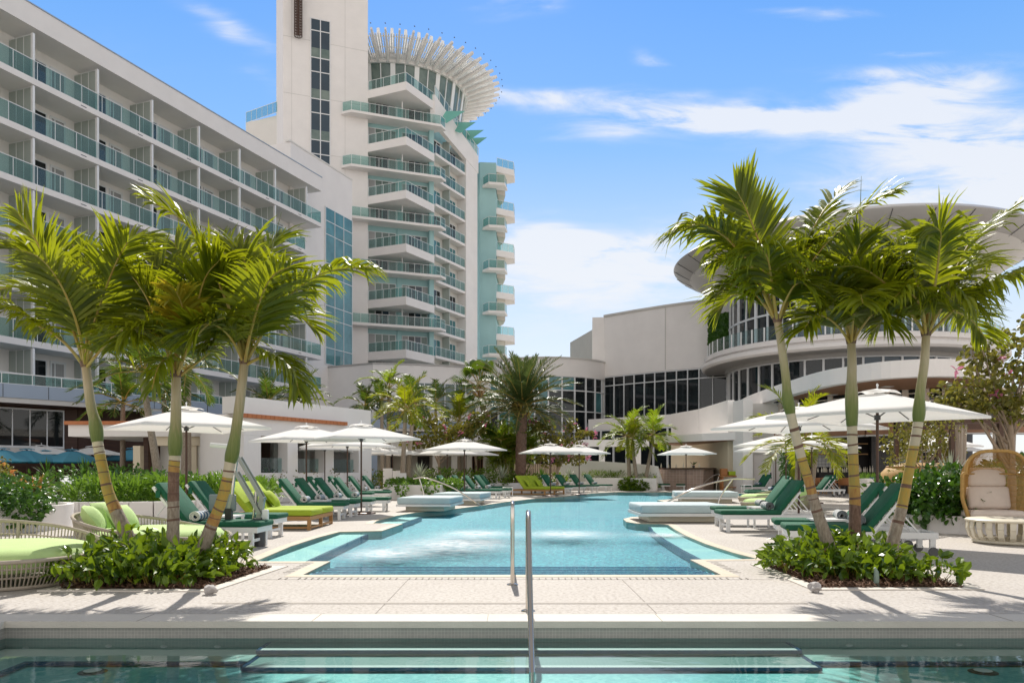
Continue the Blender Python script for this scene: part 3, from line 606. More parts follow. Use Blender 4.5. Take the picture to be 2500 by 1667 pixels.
def podium():
    """terrace podium in front of the wing, dark timber and glass below"""
    r = thing('terrace_podium', 'blue grey panelled terrace podium with dark timber wall under the hotel wing', 'building', (-21, 42, 0))
    F = [(-30.5, 27.8), (-23.7, 36.5), (-21.3, 39.6), (-18.3, 46.9), (-15.0, 58), (-9.5, 63), (-3.5, 64.5)]
    back = [(-3.5, 75), (-20, 75), (-40, 60), (-45, 30)]
    mb = MB(); mb.prism(F + back, 4.42, 4.66); mb.build('terrace_slab', 'bluegrey', r, True)
    mb = MB(); j = MB()
    for a, b in zip(F, F[1:]): mb.wallbar(a, b, .2, 4.40, 4.637)
    mb.build('lower_fascia', 'greylight', r, True)
    mb = MB()
    for a, b in zip(F, F[1:]):
        mb.wallbar(a, b, .26, 4.64, 5.27, -.1); L = (Vector(b) - Vector(a)).length; n = max(1, int(L / 1.9))
        for k in range(n):
            p = Vector(a).lerp(Vector(b), k / n); d = (Vector(b) - Vector(a)).normalized(); j.wallbar(p, p + d * .02, .29, 4.65, 5.26, -.1)
    mb.build('panel_fascia', 'bluegrey', r, True); j.build('panel_joint', 'darkgrey', r, True)
    g = MB(); m = MB()
    for a, b in zip(F[:4], F[1:5]): rail_run(g, m, a, b, 5.27, .52, 1.3)
    o = m.build('terrace_rail', 'white', r, True); g.build('rail_glass', 'rail', o, True)
    # recessed ground floor
    B = [(-31.6, 28.9), (-24.8, 37.6), (-22.5, 40.6), (-19.6, 47.5)]
    mb = MB()
    for a, b in zip(B, B[1:]): mb.wallbar(a, b, .3, 0, 4.38)
    mb.build('timber_wall', 'darkwood', r, True)
    mb = MB(); mb.prism(F[:4] + [(-22, 49), (-28, 42), (-34, 30)], 4.385, 4.41); mb.build('soffit', 'darkwood', r, True)
    mb = MB(); mb.wallbar((-19.6, 47.5), (-15.6, 58.6), .3, 0, 4.34); mb.wallbar((-15.6, 58.6), (-9.6, 63.5), .3, 0, 4.34); mb.wallbar((-9.6, 63.5), (-3.2, 65), .3, 0, 4.34); mb.build('blue_wall', 'bluegrey', r, True)
    d = (Vector(B[2]) - Vector(B[1])).normalized(); nrm = Vector((d.y, -d.x)); m = MB(); g = MB()
    for k in range(7):
        p = Vector(B[1]) + d * (3.05 - k * .78) + nrm * .2; m.wallbar(p, p + d * .05, .08, 2.45, 4.2)
    a = Vector(B[1]) + d * (3.05 - 6 * .78) + nrm * .2; b = Vector(B[1]) + d * 3.10 + nrm * .2
    m.wallbar(a, b, .09, 4.203, 4.28); m.wallbar(a, b, .09, 2.36, 2.447); o = m.build('window', 'whiteframe', r, True); g.wallbar(a, b, .02, 2.45, 4.2); g.build('pane', 'win', o, True)
    m = MB(); m.wallbar(a, b, .12, 1.9, 2.355); m.build('window_apron', 'greylight', r, True)
    for x, y in ((-18.9, 41.9), (-16.6, 49.0)):
        m = MB(); m.box(x - .35, x + .35, y - .2, y + .2, 0, 4.38); m.build('column', 'bluegrey', r, True)
podium()

# ---------------------------------------------------------------- tower
def tower():
    P0 = Vector((-25.04, 86.0, 0)); ang = atan2(.36, .93)
    r = thing('hotel_tower', 'tall white hotel tower with jutting balconies and spiky round crown', 'building', P0, ang)
    mb = MB(); mb.box(0, 9.3, 0, 9, 0, 60); mb.build('lift_shaft', 'stucco', r)
    j = MB()
    for z in (18, 24, 30.2, 36.4, 42.6, 48.8): j.box(.02, 9.28, -.012, -.002, z, z + .05)
    j.box(6.7, 6.74, -.012, -.002, 0, 59); j.box(.9, .94, -.012, -.002, 0, 59); j.build('wall_joint', 'greylight', r)
    m = MB(); g = MB(); zt = 51.3; s0, s1 = 2.95, 5.05
    for s in (s0, (s0 + s1) / 2, s1): m.box(s - .05, s + .05, -.10, -.015, 20, zt)
    z = zt; k = 0
    while z > 21:
        m.box(s0 - .05, s1 + .05, -.11, -.02, z - .05, z + .05); z -= (1.55, 3.0)[k % 2] if k else 1.3; k += 1
    o = m.build('window', 'whiteframe', r); g.box(s0, s1, -.06, -.004, 20, zt); g.build('pane', 'winblue', o)
    z = zt - 4.3
    while z > 21: g = MB(); g.box(s0 + .05, s1 - .05, -.075, -.065, z, z + 1.1); z -= 4.55; g.build('spandrel', 'wingreen', o)
    # brown lattice sign cage hanging on the shaft
    c = MB(); cx, cy, rr = 1.55, -.62, .42
    for k in range(12): a = 2 * pi * k / 12; c.bar((cx + rr * cos(a), cy + rr * sin(a), 48.7), (cx + rr * cos(a), cy + rr * sin(a), 60), .05, .05)
    for k in range(38): c.arc(cx, cy, [(rr - .02, 48.7 + k * .3), (rr + .03, 48.7 + k * .3), (rr + .03, 48.76 + k * .3), (rr - .02, 48.76 + k * .3)], 0, 360, 12)
    for k in range(6): c.bar((cx, cy, 49.2 + k * 2), (cx, 0, 49.2 + k * 2), .06, .06)
    c.tube([(cx, cy, 48.9), (cx, cy, 60)], .12, 6); c.build('lattice_cage', 'bronze', r)
    # body behind the balconies
    mb = MB(); mb.box(9.303, 17.1, .9, 16, 0, 43.6); mb.build('body', 'teal', r)
    mb = MB(); mb.box(16.55, 17.1, .2, .897, 0, 41.2); mb.build('corner_pier', 'teal', r)
    mb = MB(); mb.box(12.85, 13.35, .75, .897, 0, 41); mb.build('pilaster', 'teal', r)
    kA = [43.24, 37.15, 31.2, 25.26, 19.4, 13.5]; kB = [40.2, 34.2, 28.45, 22.7, 16.6]
    def group(w, nm, glassm):
        m = MB(); h = 2.25; n = 4; st = w / n
        for k in range(n + 1): m.box(k * st - .035, k * st + .035, -.05, .0, 0, h)
        m.box(-.035, w + .035, -.055, .0, h, h + .07); o = m.build('window', 'whiteframe', r)
        rg = random.Random(len(nm) + 5); mats = [glassm, 'wingreen', 'winblue', 'curtain']; g = MB()
        for k in range(n): g.cur = rg.choice([0, 0, 1, 2]) if k not in (0, 3) else rg.choice([1, 3, 1]); g.box(k * st + .03, (k + 1) * st - .03, -.02, .0, .03, h)
        g.build('pane', mats, o); return o
    w1 = group(3.2, 'a', 'win'); w2 = group(3.0, 'bb', 'win'); w3 = group(3.2, 'cccc', 'winteal'); first = True
    zs = sorted([CZ + k for k in kA] + [CZ + k for k in kB], reverse=True); zs.append(zs[-1] - 2.95)
    for i, z in enumerate(zs[1:]):
        for pr, x in (((w1, w3)[i % 2], 9.5), ((w2, w1)[i % 3 == 1], 13.45)):
            c = copy_tree(pr, r); c.location = (x, .895, z)
    for pr in (w1, w2, w3):
        for ch in list(pr.children): bpy.data.objects.remove(ch)
        bpy.data.objects.remove(pr)
    for k in kA:
        z = CZ + k; P = [(9.303, 0), (12.87, -3.59), (17.1, 0), (17.1, .895), (9.303, .895)]
        mb = MB(); mb.prism(P, z - .92, z); o = mb.build('pointed_balcony', ['stucco'], r)
        g = MB(); m = MB(); rail_run(g, m, (9.4, .05), (12.87, -3.45), z, 1.08, 1.0); rail_run(g, m, (12.87, -3.45), (16.95, 0), z, 1.08, 1.0); q = m.build('balcony_rail', 'white', o); g.build('rail_glass', 'rail', r).parent = o
    for k in kB:
        z = CZ + k; P = [(6.3, -.25), (7.2, -1.2), (17.6, -1.2), (18.4, -.3), (17.1, .895), (9.306, .895), (9.306, -.004), (6.3, -.004)]
        mb = MB(); mb.prism(P, z - .26, z); o = mb.build('long_balcony', ['stucco'], r)
        g = MB(); m = MB(); pts = [(6.4, -.3), (7.25, -1.12), (17.5, -1.12), (18.3, -.3)]
        for a, b in zip(pts, pts[1:]): rail_run(g, m, a, b, z, 1.08, 1.05)
        q = m.build('balcony_rail', 'white', o); g.build('rail_glass', 'rail', o)
        mb = MB(); mb.box(13.0, 13.12, -.9, -.78, z, z + 1.99); mb.build('post', 'white', o)
    # receding right side with small balconies
    d = Vector((.44 * .93 + .9 * .36, -.44 * .36 + .9 * .93)).normalized(); p0 = Vector((17.1, .2)); nn = Vector((d.y, -d.x))
    def L2(s, o=0): q = p0 + d * s + nn * o; return (q.x, q.y)
    mb = MB(); mb.prism([L2(0, -1.0), L2(8.9, -1.0), L2(8.9, -8), (17.11, 14)], 0, 41.0); mb.build('side_body', 'stucco2', r)
    mb = MB(); mb.prism([L2(7.2, -.997), L2(7.2, .25), L2(10.2, .25), L2(10.2, -6), L2(8.903, -6), L2(8.903, -.997)], 0, 43.0); mb.build('side_pier', 'stucco', r)
    for i in range(13):
        z = CZ + 37.4 - 2.975 * i
        if z < 3: break
        mb = MB(); mb.prism([L2(.2, -.99), L2(.2, .15), L2(7.19, .15), L2(7.19, -.99)], z - .28, z); o = mb.build('side_balcony', ['stucco'], r)
        g = MB(); m = MB(); rail_run(g, m, L2(.25, .1), L2(7.15, .1), z, 1.08, 1.1); m.build('balcony_rail', 'white', o); g.build('rail_glass', 'rail', o)
        mb = MB(); mb.wallbar(L2(3.6, -.98), L2(3.6, .0), .12, z, z + 2.69); mb.build('partition', 'frost', o)
        for a, b in ((.5, 2.9), (4.4, 6.6)):
            g = MB(); g.wallbar(L2(a, -.97), L2(b, -.97), .05, z, z + 2.2); w = g.build('window', 'winteal' if i % 3 else 'win', r); m = MB()
            for q in range(4): t = a + (b - a) * q / 3; m.wallbar(L2(t - .03, -.93), L2(t + .03, -.93), .04, z, z + 2.2)
            m.wallbar(L2(a - .03, -.93), L2(b + .03, -.93), .045, z + 2.15, z + 2.22); m.build('mullion', 'whiteframe', w)
    # raking roof parapet with rail, teal fin and outer balconies
    def W(x, y): c_, s_ = cos(-ang), sin(-ang); v = Vector((x - P0.x, y - P0.y)); return (v.x * c_ - v.y * s_, v.x * s_ + v.y * c_)
    mb = MB(); a = L2(-.3, .3); b = L2(10.4, .3); mb.add([(a[0], a[1], 42.0), (b[0], b[1], 39.6), (b[0], b[1], 41.8), (a[0], a[1], 45.2)] + [(a[0] - .5, a[1] + .2, 42.0), (b[0] - .5, b[1] + .2, 39.6), (b[0] - .5, b[1] + .2, 41.8), (a[0] - .5, a[1] + .2, 45.2)],
        [(0, 1, 2, 3), (7, 6, 5, 4), (3, 2, 6, 7), (1, 0, 4, 5), (0, 3, 7, 4), (2, 1, 5, 6)]); o = mb.build('raking_parapet', 'stucco', r)
    m = MB(); g = MB(); ax, bx = Vector((a[0], a[1], 45.25)), Vector((b[0], b[1], 41.85)); m.bar(ax + Vector((0, 0, 1)), bx + Vector((0, 0, 1)), .06, .05)
    for k in range(11): q = ax.lerp(bx, k / 10); m.bar(q, q + Vector((0, 0, 1)), .05, .05)
    g.add([ax, bx, bx + Vector((0, 0, .95)), ax + Vector((0, 0, .95))], [(0, 1, 2, 3)]); m.build('balcony_rail', 'white', o); g.build('rail_glass', 'rail', o)
    A, B, C_, D_ = W(-4.25, 103.4), W(-2.1, 103.6), W(-1.6, 112), W(-8, 112)
    mb = MB(); mb.prism([A, B, C_, D_], 0, 41.8); mb.build('teal_fin', 'teal', r)
    for k in range(5):
        z = CZ + (HZ - (448 + 104 * k)) / FPX * 102.5
        mb = MB(); mb.prism([W(-3.9, 103.3), W(-3.0, 101.9), W(-.9, 102.3), W(-.6, 104.5), W(-2.09, 104.0), W(-2.11, 103.5)], z - .3, z); o = mb.build('corner_balcony', ['stucco'], r); g = MB(); m = MB()
        for a, b in zip([W(-3.8, 103.2), W(-3.0, 102.0), W(-.95, 102.4)], [W(-3.0, 102.0), W(-.95, 102.4), W(-.7, 104.3)]): rail_run(g, m, a, b, z, 1.1, 1.0)
        m.build('balcony_rail', 'white', o); g.build('rail_glass', 'rail', o)
        z += 2.9; mb = MB(); mb.prism([W(-2.08, 104.05), W(.25, 105.5), W(.4, 108), W(-1.7, 109)], z - .8, z); o = mb.build('rear_balcony', ['stucco'], r); g = MB(); m = MB()
        rail_run(g, m, W(-2.0, 104.15), W(.2, 105.6), z, 1.1, .9); rail_run(g, m, W(.2, 105.6), W(.35, 107.9), z, 1.1, 1.2); m.build('balcony_rail', 'white', o); g.build('rail_glass', 'rail', o)
        mb = MB(); mb.prism([W(-2.0, 104.3), W(-.9, 105.2), W(-1.2, 108), W(-1.7, 109)], z - 3.6, z - .803); mb.build('bracket_wall', 'soffit', o)
    # white stub terrace behind the shaft on the left
    a = pd(600, 300, 96); b = pd(690, 280, 92); mb = MB(); mb.prism([W(a.x, a.y), W(b.x + 1, b.y + 1), W(b.x + 1, b.y + 8), W(a.x, a.y + 8)], 30, pd(600, 300, 96).z); o = mb.build('stub_terrace', 'stucco2', r); g = MB(); m = MB(); rail_run(g, m, W(a.x, a.y + .1), W(b.x, b.y + .6), pd(600, 300, 96).z, 1.3, 1.0); m.build('balcony_rail', 'white', o); g.build('rail_glass', 'rail', o)
    # round glass crown with fins
    cx, cy = W(-15.9, 106.0); zr = 51.2
    mb = MB(); mb.arc(cx, cy, [(.1, 38), (8.2, 38), (8.2, 46.8), (.1, 46.8)], 0, 360, 40); mb.build('crown_core', 'teal', r)
    mb = MB(); mb.arc(cx, cy, [(0.1, 46.5), (8.9, 46.5), (9.1, 47.2), (.1, 47.2)], 0, 360, 48); mb.build('crown_base', 'greylight', r)
    g = MB(); g.arc(cx, cy, [(8.4, 47.2), (9.0, 47.2), (9.55, zr), (8.9, zr)], 0, 360, 64); w = g.build('crown_window', 'wingreen', r); m = MB()
    for k in range(40):
        a = 2 * pi * (k + .5) / 40; wd = .6 if k % 2 == 0 else .12
        p = Vector((cx + 9.03 * cos(a), cy + 9.03 * sin(a), 47.2)); q = Vector((cx + 9.58 * cos(a), cy + 9.58 * sin(a), zr)); m.bar(p, q, wd, .12, (cos(a), sin(a), 0))
    m.build('mullion', 'white', w)
    mb = MB(); mb.arc(cx, cy, [(5, zr + .004), (9.85, zr + .004), (10.05, zr + .5), (9.9, zr + 1.1), (5, zr + 1.3)], 0, 360, 64); mb.build('crown_ring', 'stucco', r)
    mb = MB(); mb.arc(cx, cy, [(12.9, zr + 1.42), (12.98, zr + 1.42), (12.98, zr + 1.52), (12.9, zr + 1.52)], 0, 360, 72); mb.arc(cx, cy, [(11.3, zr + 1.0), (11.38, zr + 1.0), (11.38, zr + 1.1), (11.3, zr + 1.1)], 0, 360, 72); mb.build('hoop', 'white', r)
    NF = 54
    f = MB()
    vs = [Vector((9.5, 0, zr + .2)), Vector((10.0, 0, zr - .05)), Vector((14.3, 0, zr + 1.5)), Vector((14.2, 0, zr + 1.8)), Vector((9.8, 0, zr + 1.1))]
    hw = [.15, .15, .11, .11, .15]; f.add([(p.x, -h, p.z) for p, h in zip(vs, hw)] + [(p.x, h, p.z) for p, h in zip(vs, hw)], [(0, 1, 2, 3, 4), (9, 8, 7, 6, 5)] + [(i, i + 5, (i + 1) % 5 + 5, (i + 1) % 5) for i in range(5)])
    fo = f.build('fin', 'stucco', r)
    for k in range(NF):
        c = fo if k == 0 else cprt(fo, r, (0, 0, 0)); c.location = (cx, cy, 0); c.rotation_euler = (0, 0, 2 * pi * k / NF)
    m = MB()
    for k in range(NF * 5):
        if k % 5 == 0: continue
        a = 2 * pi * k / (NF * 5); ca, sa = cos(a), sin(a); m.bar((cx + 9.9 * ca, cy + 9.9 * sa, zr + .35), (cx + 13.5 * ca, cy + 13.5 * sa, zr + 1.5), .13, .10)
    o = m.build('slat_ring', 'white', r)
    f = MB(); f.add([(9.6, -.36, zr + 1.1), (10.1, -.36, zr + 1.1), (10.7, -.16, zr + 3.7), (10.5, -.16, zr + 3.8), (9.6, .36, zr + 1.1), (10.1, .36, zr + 1.1), (10.7, .16, zr + 3.7), (10.5, .16, zr + 3.8)], [(0, 1, 2, 3), (7, 6, 5, 4), (0, 4, 5, 1), (1, 5, 6, 2), (2, 6, 7, 3), (3, 7, 4, 0)])
    uo = f.build('upright_fin', 'white', r)
    for k in range(19):
        c = uo if k == 0 else cprt(uo, r, (0, 0, 0)); c.location = (cx, cy, 0); c.rotation_euler = (0, 0, radians(-140 + k * 9))
    l = MB()
    for k in range(NF):
        a = 2 * pi * k / NF; x, y, z = cx + 14.6 * cos(a), cy + 14.7 * sin(a), zr + 2.0; l.add([(x + .1, y, z), (x - .1, y, z), (x, y + .1, z), (x, y - .1, z), (x, y, z + .1), (x, y, z - .1)], [(0, 2, 4), (2, 1, 4), (1, 3, 4), (3, 0, 4), (2, 0, 5), (1, 2, 5), (3, 1, 5), (0, 3, 5)])
    l.build('fin_lamp', 'darkgrey', r)
    # green folded brackets under the crown
    for k, (px, py, dd) in enumerate([(1078, 276, 94), (1112, 303, 97), (1138, 322, 100), (1152, 340, 103)]):
        p = pd(px, py, dd); a = W(p.x, p.y); z = p.z; sc = 1.2 - .12 * k; f = MB()
        tip = (a[0] + 2.3 * sc, a[1] - .6, z + .35 * sc); f.add([(a[0] - 2.2 * sc, a[1] + 1, z + .2), (a[0] + .2, a[1] - 1.2 * sc, z - 1.5 * sc), tip, (a[0], a[1] + 2, z + .5)], [(0, 1, 2), (0, 2, 3), (1, 0, 3), (2, 1, 3)]); f.build('folded_bracket', 'tealdeep', r)
tower()
# ---------------------------------------------------------------- low wall block at the tower foot
def footblock():
    r = thing('lobby_block', 'low white lobby block with flat parapet and tinted windows below the tower', 'building', (-13, 75, 0))
    A = pd(785, 895, 77); B = pd(911, 889, 74); C = pd(1010, 892, 74.6); D = pd(1110, 896, 76); E = pd(1200, 902, 78.5); zt = B.z
    P = [A.to_2d(), B.to_2d(), C.to_2d(), D.to_2d(), E.to_2d(), Vector((0, 84)), Vector((-16, 86)), Vector((-20, 80))]
    mb = MB(); mb.prism([tuple(p) for p in P], 0, zt); mb.build('wall', 'stucco', r, True)
    mb = MB(); q = offset_poly([tuple(p) for p in P], .08) if True else P; mb.prism([tuple(p) for p in q], zt + .003, zt + .16); mb.build('parapet_cap', 'grey', r, True)
    for (pts, z0, z1, mt) in ((((B + (C - B) * .85), C, D, D.lerp(E, .55)), 6.9, 9.6, 'wingreen'), ((B + (C - B) * .05, B + (C - B) * .8), 5.2, 8.0, 'winblue')):
        m = MB(); g = MB(); pts = [Vector(p).to_2d() for p in pts]
        for a, b in zip(pts, pts[1:]):
            n = max(1, round((b - a).length / 1.15)); d = (b - a).normalized(); o = Vector((d.y, -d.x)) * .06
            g.wallbar(a + o, b + o, .06, z0, z1)
            for k in range(n + 1): p = a.lerp(b, k / n) + o * 1.9; m.wallbar(p - d * .04, p + d * .04, .08, z0, z1)
            for z in (z0, z0 + (z1 - z0) * .66, z1): m.wallbar(a + o * 1.9, b + o * 1.9, .07, z - .04, z + .04)
        w = m.build('window', 'whiteframe', r, True); g.build('pane', mt, w, True)
footblock()

# ---------------------------------------------------------------- right conference building: rotunda, tall wall, drum with balcony, disc roof
def pavilion():
    cx, cy = 28.3, 66.7
    r = thing('conference_building', 'white curved conference building with round balcony and big disc roof on the right', 'building', (cx, cy, 0))
    def rb(mb, nm, mt, par=None, **k): return mb.build(nm, mt, par or r, True, **k)
    # rotunda of glass
    rx, ry, rr = 3.3, 82.3, 6.7
    mb = MB(); mb.arc(rx, ry, [(rr - .5, 10.35), (rr + .1, 10.35), (rr + .1, 12.05), (rr - .5, 12.05)], 150, 400, 48); rb(mb, 'rotunda_parapet', 'stucco', smooth=30)
    mb = MB(); mb.arc(rx, ry, [(rr - .7, 12.053), (rr + .2, 12.053), (rr + .2, 12.2), (rr - .7, 12.2)], 150, 400, 48); rb(mb, 'parapet_cap', 'greylight')
    m = MB(); zs = [0.6, 2.9, 5.0, 7.0, 9.0, 10.34]
    angs = [170 + i * 11.3 for i in range(16)]
    for a in angs: c, s_ = cos(radians(a)), sin(radians(a)); m.bar((rx + rr * c, ry + rr * s_, .3), (rx + rr * c, ry + rr * s_, 10.34), .13, .16, (c, s_, 0))
    for z in zs: m.arc(rx, ry, [(rr - .05, z - .05), (rr + .06, z - .05), (rr + .06, z + .05), (rr - .05, z + .05)], 170, 340, 30)
    w = rb(m, 'window', 'whiteframe'); g = MB(); rg = random.Random(12)
    for i, (a0, a1) in enumerate(zip(angs, angs[1:])):
        for j, (z0, z1) in enumerate(zip(zs, zs[1:])):
            pr = [.1, .15, .8, 1][min(3, max(0, j - 1))] if 6 <= i <= 9 else .12
            g.cur = 1 if (rg.random() < pr and j >= 1) else 0
            g.arc(rx, ry, [(rr - .12, z0), (rr - .04, z0), (rr - .04, z1), (rr - .12, z1)], a0, a1, 1)
    rb(g, 'pane', ['win', 'winteal'], w)
    mb = MB(); mb.arc(rx, ry, [(rr + .05, 0), (rr + 2.4, 0), (rr + 2.4, .1), (rr + .05, .1)], 190, 330, 24); rb(mb, 'plinth', 'greylight')
    # wall with the black window strip
    a, b = Vector((pd(1470, 900, 78.6).x, 78.6)), Vector((19.6, 66.5)); a0 = pd(1495, 778, 80); b0 = Vector((19.2, 73.5))
    pts = [Vector((9.3, 79.2)), Vector((11.9, 76.6)), Vector((14.5, 74.3)), Vector((17.2, 72.3)), Vector((20.5, 70.4))]
    mb = MB(); zt = 16.7
    for p, q in zip(pts, pts[1:]): mb.wallbar(p, q, 1.2, 10.7, zt, .5)
    mb.wallbar(pts[0], pts[0] + Vector((.6, 6)), 1.2, 0, zt, .5); rb(mb, 'tall_wall', 'stucco')
    mb = MB()
    for p, q in zip(pts, pts[1:]): mb.wallbar(p, q, 1.4, zt + .003, zt + .2, .4)
    rb(mb, 'parapet_cap', 'greylight')
    p = pts[2]; j = MB(); j.wallbar(p - Vector((.03, -.02)), p + Vector((.03, -.02)), .06, 10.8, zt - .1, -.6); rb(j, 'wall_joint', 'greylight')
    mb = MB(); l0 = pd(1392, 836, 96); mb.prism([(l0.x, 96), (9.8, 83), (14, 86), (12, 100)], 0, l0.z); mb.prism([(13, 88), (22, 80), (24, 95), (15, 95)], 0, 18.6); rb(mb, 'rear_block', 'stucco2')
    m = MB(); g = MB()
    for p, q in zip(pts, pts[1:]):
        p = p + Vector((.05, .1)); q = q + Vector((.05, .1)); n = 3; d = (q - p).normalized(); g.wallbar(p, q, .08, 6.2, 10.68, .5)
        for k in range(n + 1): t = p.lerp(q, k / n); m.wallbar(t - d * .04, t + d * .04, .16, 6.2, 10.69, -.3)
        for z in (6.2, 9.75, 10.62): m.wallbar(p, q, .14, z - .045, z + .045, -.3)
    w = rb(m, 'window', 'whiteframe'); rb(g, 'pane', 'win', w)
    # lower storey glass between rotunda and bar
    m = MB(); g = MB(); p, q = Vector((pd(1440, 1100, 74).x, 74.5)), Vector((pd(1690, 1100, 68).x, 66)); d = (q - p).normalized(); g.wallbar(p, q, .08, .2, 5.0, .5)
    for k in range(9): t = p.lerp(q, k / 8); m.wallbar(t - d * .06, t + d * .06, .18, .2, 5.0, -.3)
    for z in (1.0, 3.9, 5.0): m.wallbar(p, q, .14, z - .06, z + .06, -.3)
    w = rb(m, 'window', 'whiteframe'); rb(g, 'pane', 'win', w)
    mb = MB(); mb.wallbar(p, q, .9, 5.07, 6.1, .35); rb(mb, 'band', 'stucco')
    # drum storeys
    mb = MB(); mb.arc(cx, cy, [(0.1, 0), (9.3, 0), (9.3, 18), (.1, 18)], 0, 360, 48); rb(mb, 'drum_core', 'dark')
    mb = MB(); mb.arc(cx, cy, [(9.31, 9.62), (9.9, 9.62), (9.9, 9.895), (9.31, 9.895)], 120, 400, 60); rb(mb, 'window_header', 'grey')
    m = MB(); g = MB()
    for k in range(29):
        a = 150 + k * 8.0; g.cur = 1 if 252 < a < 290 else 0; g.arc(cx, cy, [(9.31, 5.4), (9.6, 5.4), (9.6, 9.61), (9.31, 9.61)], a, a + 8, 3); c, s_ = cos(radians(a)), sin(radians(a))
        m.bar((cx + 9.65 * c, cy + 9.65 * s_, 5.4), (cx + 9.65 * c, cy + 9.65 * s_, 9.61), .15, .14, (c, s_, 0))
    m.arc(cx, cy, [(9.58, 9.52), (9.75, 9.52), (9.75, 9.61), (9.58, 9.61)], 150, 380, 60); w = rb(m, 'window', 'whiteframe'); rb(g, 'pane', ['win', 'winblue'], w)
    # balcony ring, two stepped mouldings
    mb = MB(); mb.arc(cx, cy, [(9.0, 9.94), (11.75, 9.94), (11.9, 10.1), (11.9, 10.36), (11.7, 10.44), (11.35, 10.46), (11.35, 10.62), (11.6, 10.66), (11.65, 10.98), (11.5, 11.06), (9.0, 11.06)], 120, 420, 90); bal = rb(mb, 'round_balcony', ['stucco'], smooth=30)
    mb = MB(); mb.arc(cx, cy, [(9.0, 9.90), (11.6, 9.90), (11.6, 9.937), (9.0, 9.937)], 120, 420, 60); rb(mb, 'balcony_soffit', 'grey', bal)
    g = MB(); g.arc(cx, cy, [(11.30, 11.15), (11.33, 11.15), (11.33, 12.15), (11.30, 12.15)], 130, 420, 90); q = rb(g, 'balcony_rail', 'clear'); m = MB(); m.bar((11.4, 0, 11.06), (11.4, 0, 12.12), .10, .06, (1, 0, 0)); po = m.build('post', 'white', q)
    for k in range(50):
        c = po if k == 0 else cprt(po, q, (0, 0, 0)); c.rotation_euler = (0, 0, radians(130 + k * 5.8))
    m = MB(); g = MB()
    for k in range(30):
        a = 150 + k * 7.6; g.cur = 1 if (k // 3) % 2 and k > 9 else 0; g.arc(cx, cy, [(9.31, 11.07), (9.5, 11.07), (9.5, 16.5), (9.31, 16.5)], a, a + 7.6, 3); c, s_ = cos(radians(a)), sin(radians(a))
        m.bar((cx + 9.55 * c, cy + 9.55 * s_, 11.07), (cx + 9.55 * c, cy + 9.55 * s_, 16.5), .25 if k % 2 else .12, .14, (c, s_, 0))
    m.arc(cx, cy, [(9.4, 13.4), (9.62, 13.4), (9.62, 13.55), (9.4, 13.55)], 150, 374, 60); w = rb(m, 'window', 'whiteframe'); rb(g, 'pane', ['win', 'winblue'], w)
    # disc roof
    mb = MB(); mb.arc(cx, cy, [(.2, 19.6), (12.6, 19.5), (13.9, 19.2), (14.3, 18.9), (14.2, 18.75), (12.9, 18.0), (.2, 18.0)], 0, 360, 96); rb(mb, 'disc_roof', 'grey', smooth=30)
    mb = MB(); mb.arc(cx, cy, [(.2, 17.99), (12.88, 17.99), (11.9, 17.35), (9.5, 16.65), (.2, 16.4)], 0, 360, 96); rb(mb, 'roof_underside', 'greylight', smooth=40)
    mb = MB()
    for k in range(32):
        a = radians(k * 11.25); c, s_ = cos(a), sin(a); mb.bar((cx + 12.93 * c, cy + 12.93 * s_, 17.98), (cx + 14.27 * c, cy + 14.27 * s_, 18.77), .04, .03); mb.bar((cx + 9.5 * c, cy + 9.5 * s_, 16.63), (cx + 12.86 * c, cy + 12.86 * s_, 17.96), .03, .02)
    rb(mb, 'panel_joint', 'darkgrey')
    # hedge panel on the tall wall
    p, q = Vector((pd(1737, 800, 70.6).x, 70.6)), Vector((pd(1807, 800, 68.4).x, 68.4)); mb = MB(); mb.wallbar(p, q, .5, 11.0, 15.1, -.5); hp = rb(mb, 'green_wall', 'grasswall')
    mb = MB(); rg = random.Random(4); d = (q - p); nrm = Vector((d.y, -d.x)).normalized()
    for k in range(1500):
        t = rg.random(); z = 11 + 4.1 * rg.random(); c = p + d * t + nrm * (.52 + .1 * rg.random()); a = rg.random() * 6.28; w_ = .10
        v = [Vector((c.x + w_ * cos(a), c.y + .05 * sin(a * 3), z + w_ * sin(a))), Vector((c.x + w_ * cos(a + 2.1), c.y - .08, z + w_ * sin(a + 2.1))), Vector((c.x + w_ * cos(a + 4.2), c.y, z + w_ * sin(a + 4.2)))]; mb.add(v, [(0, 1, 2)])
    rb(mb, 'leaves', 'leafdark', hp)
    mb = MB(); t = Vector((pd(1813, 800, 68).x, 68)); mb.box(t.x, t.x + .5, 66, 69, 6, 17.2); rb(mb, 'white_pier', 'stucco')
    # sweeping white band, brown soffit, recessed ground floor
    k = 4.75
    cv = [(3.271, 11.57), (3.14, 10.4), (3.085, 9.2), (3.077, 8.24), (3.11, 7.8), (3.191, 7.55), (3.374, 7.19), (3.637, 7.03), (3.891, 7.0), (4.3, 7.12), (4.7, 7.5)]
    cv = [Vector((p.x, p.y)) for p in catmull([(x * k, y * k, 0) for x, y in cv], 40)]
    mb = MB(); inner = []
    for i, p in enumerate(cv):
        d = (cv[min(i + 1, len(cv) - 1)] - cv[max(0, i - 1)]).normalized(); inner.append(p + Vector((-d.y, d.x)) * .5)
    n = len(cv); zt, zb = 1.2 + k, 1.2 + k - .74
    vs = [(p.x, p.y, z) for p in cv for z in (zb, zt)] + [(p.x, p.y, z) for p in inner for z in (zb, zt)]; fs = []
    for i in range(n - 1): A, B = 2 * i, 2 * i + 2; C, D = 2 * n + 2 * i, 2 * n + 2 * i + 2; fs += [(A, B, B + 1, A + 1), (D, C, C + 1, D + 1), (A + 1, B + 1, D + 1, C + 1), (B, A, C, D)]
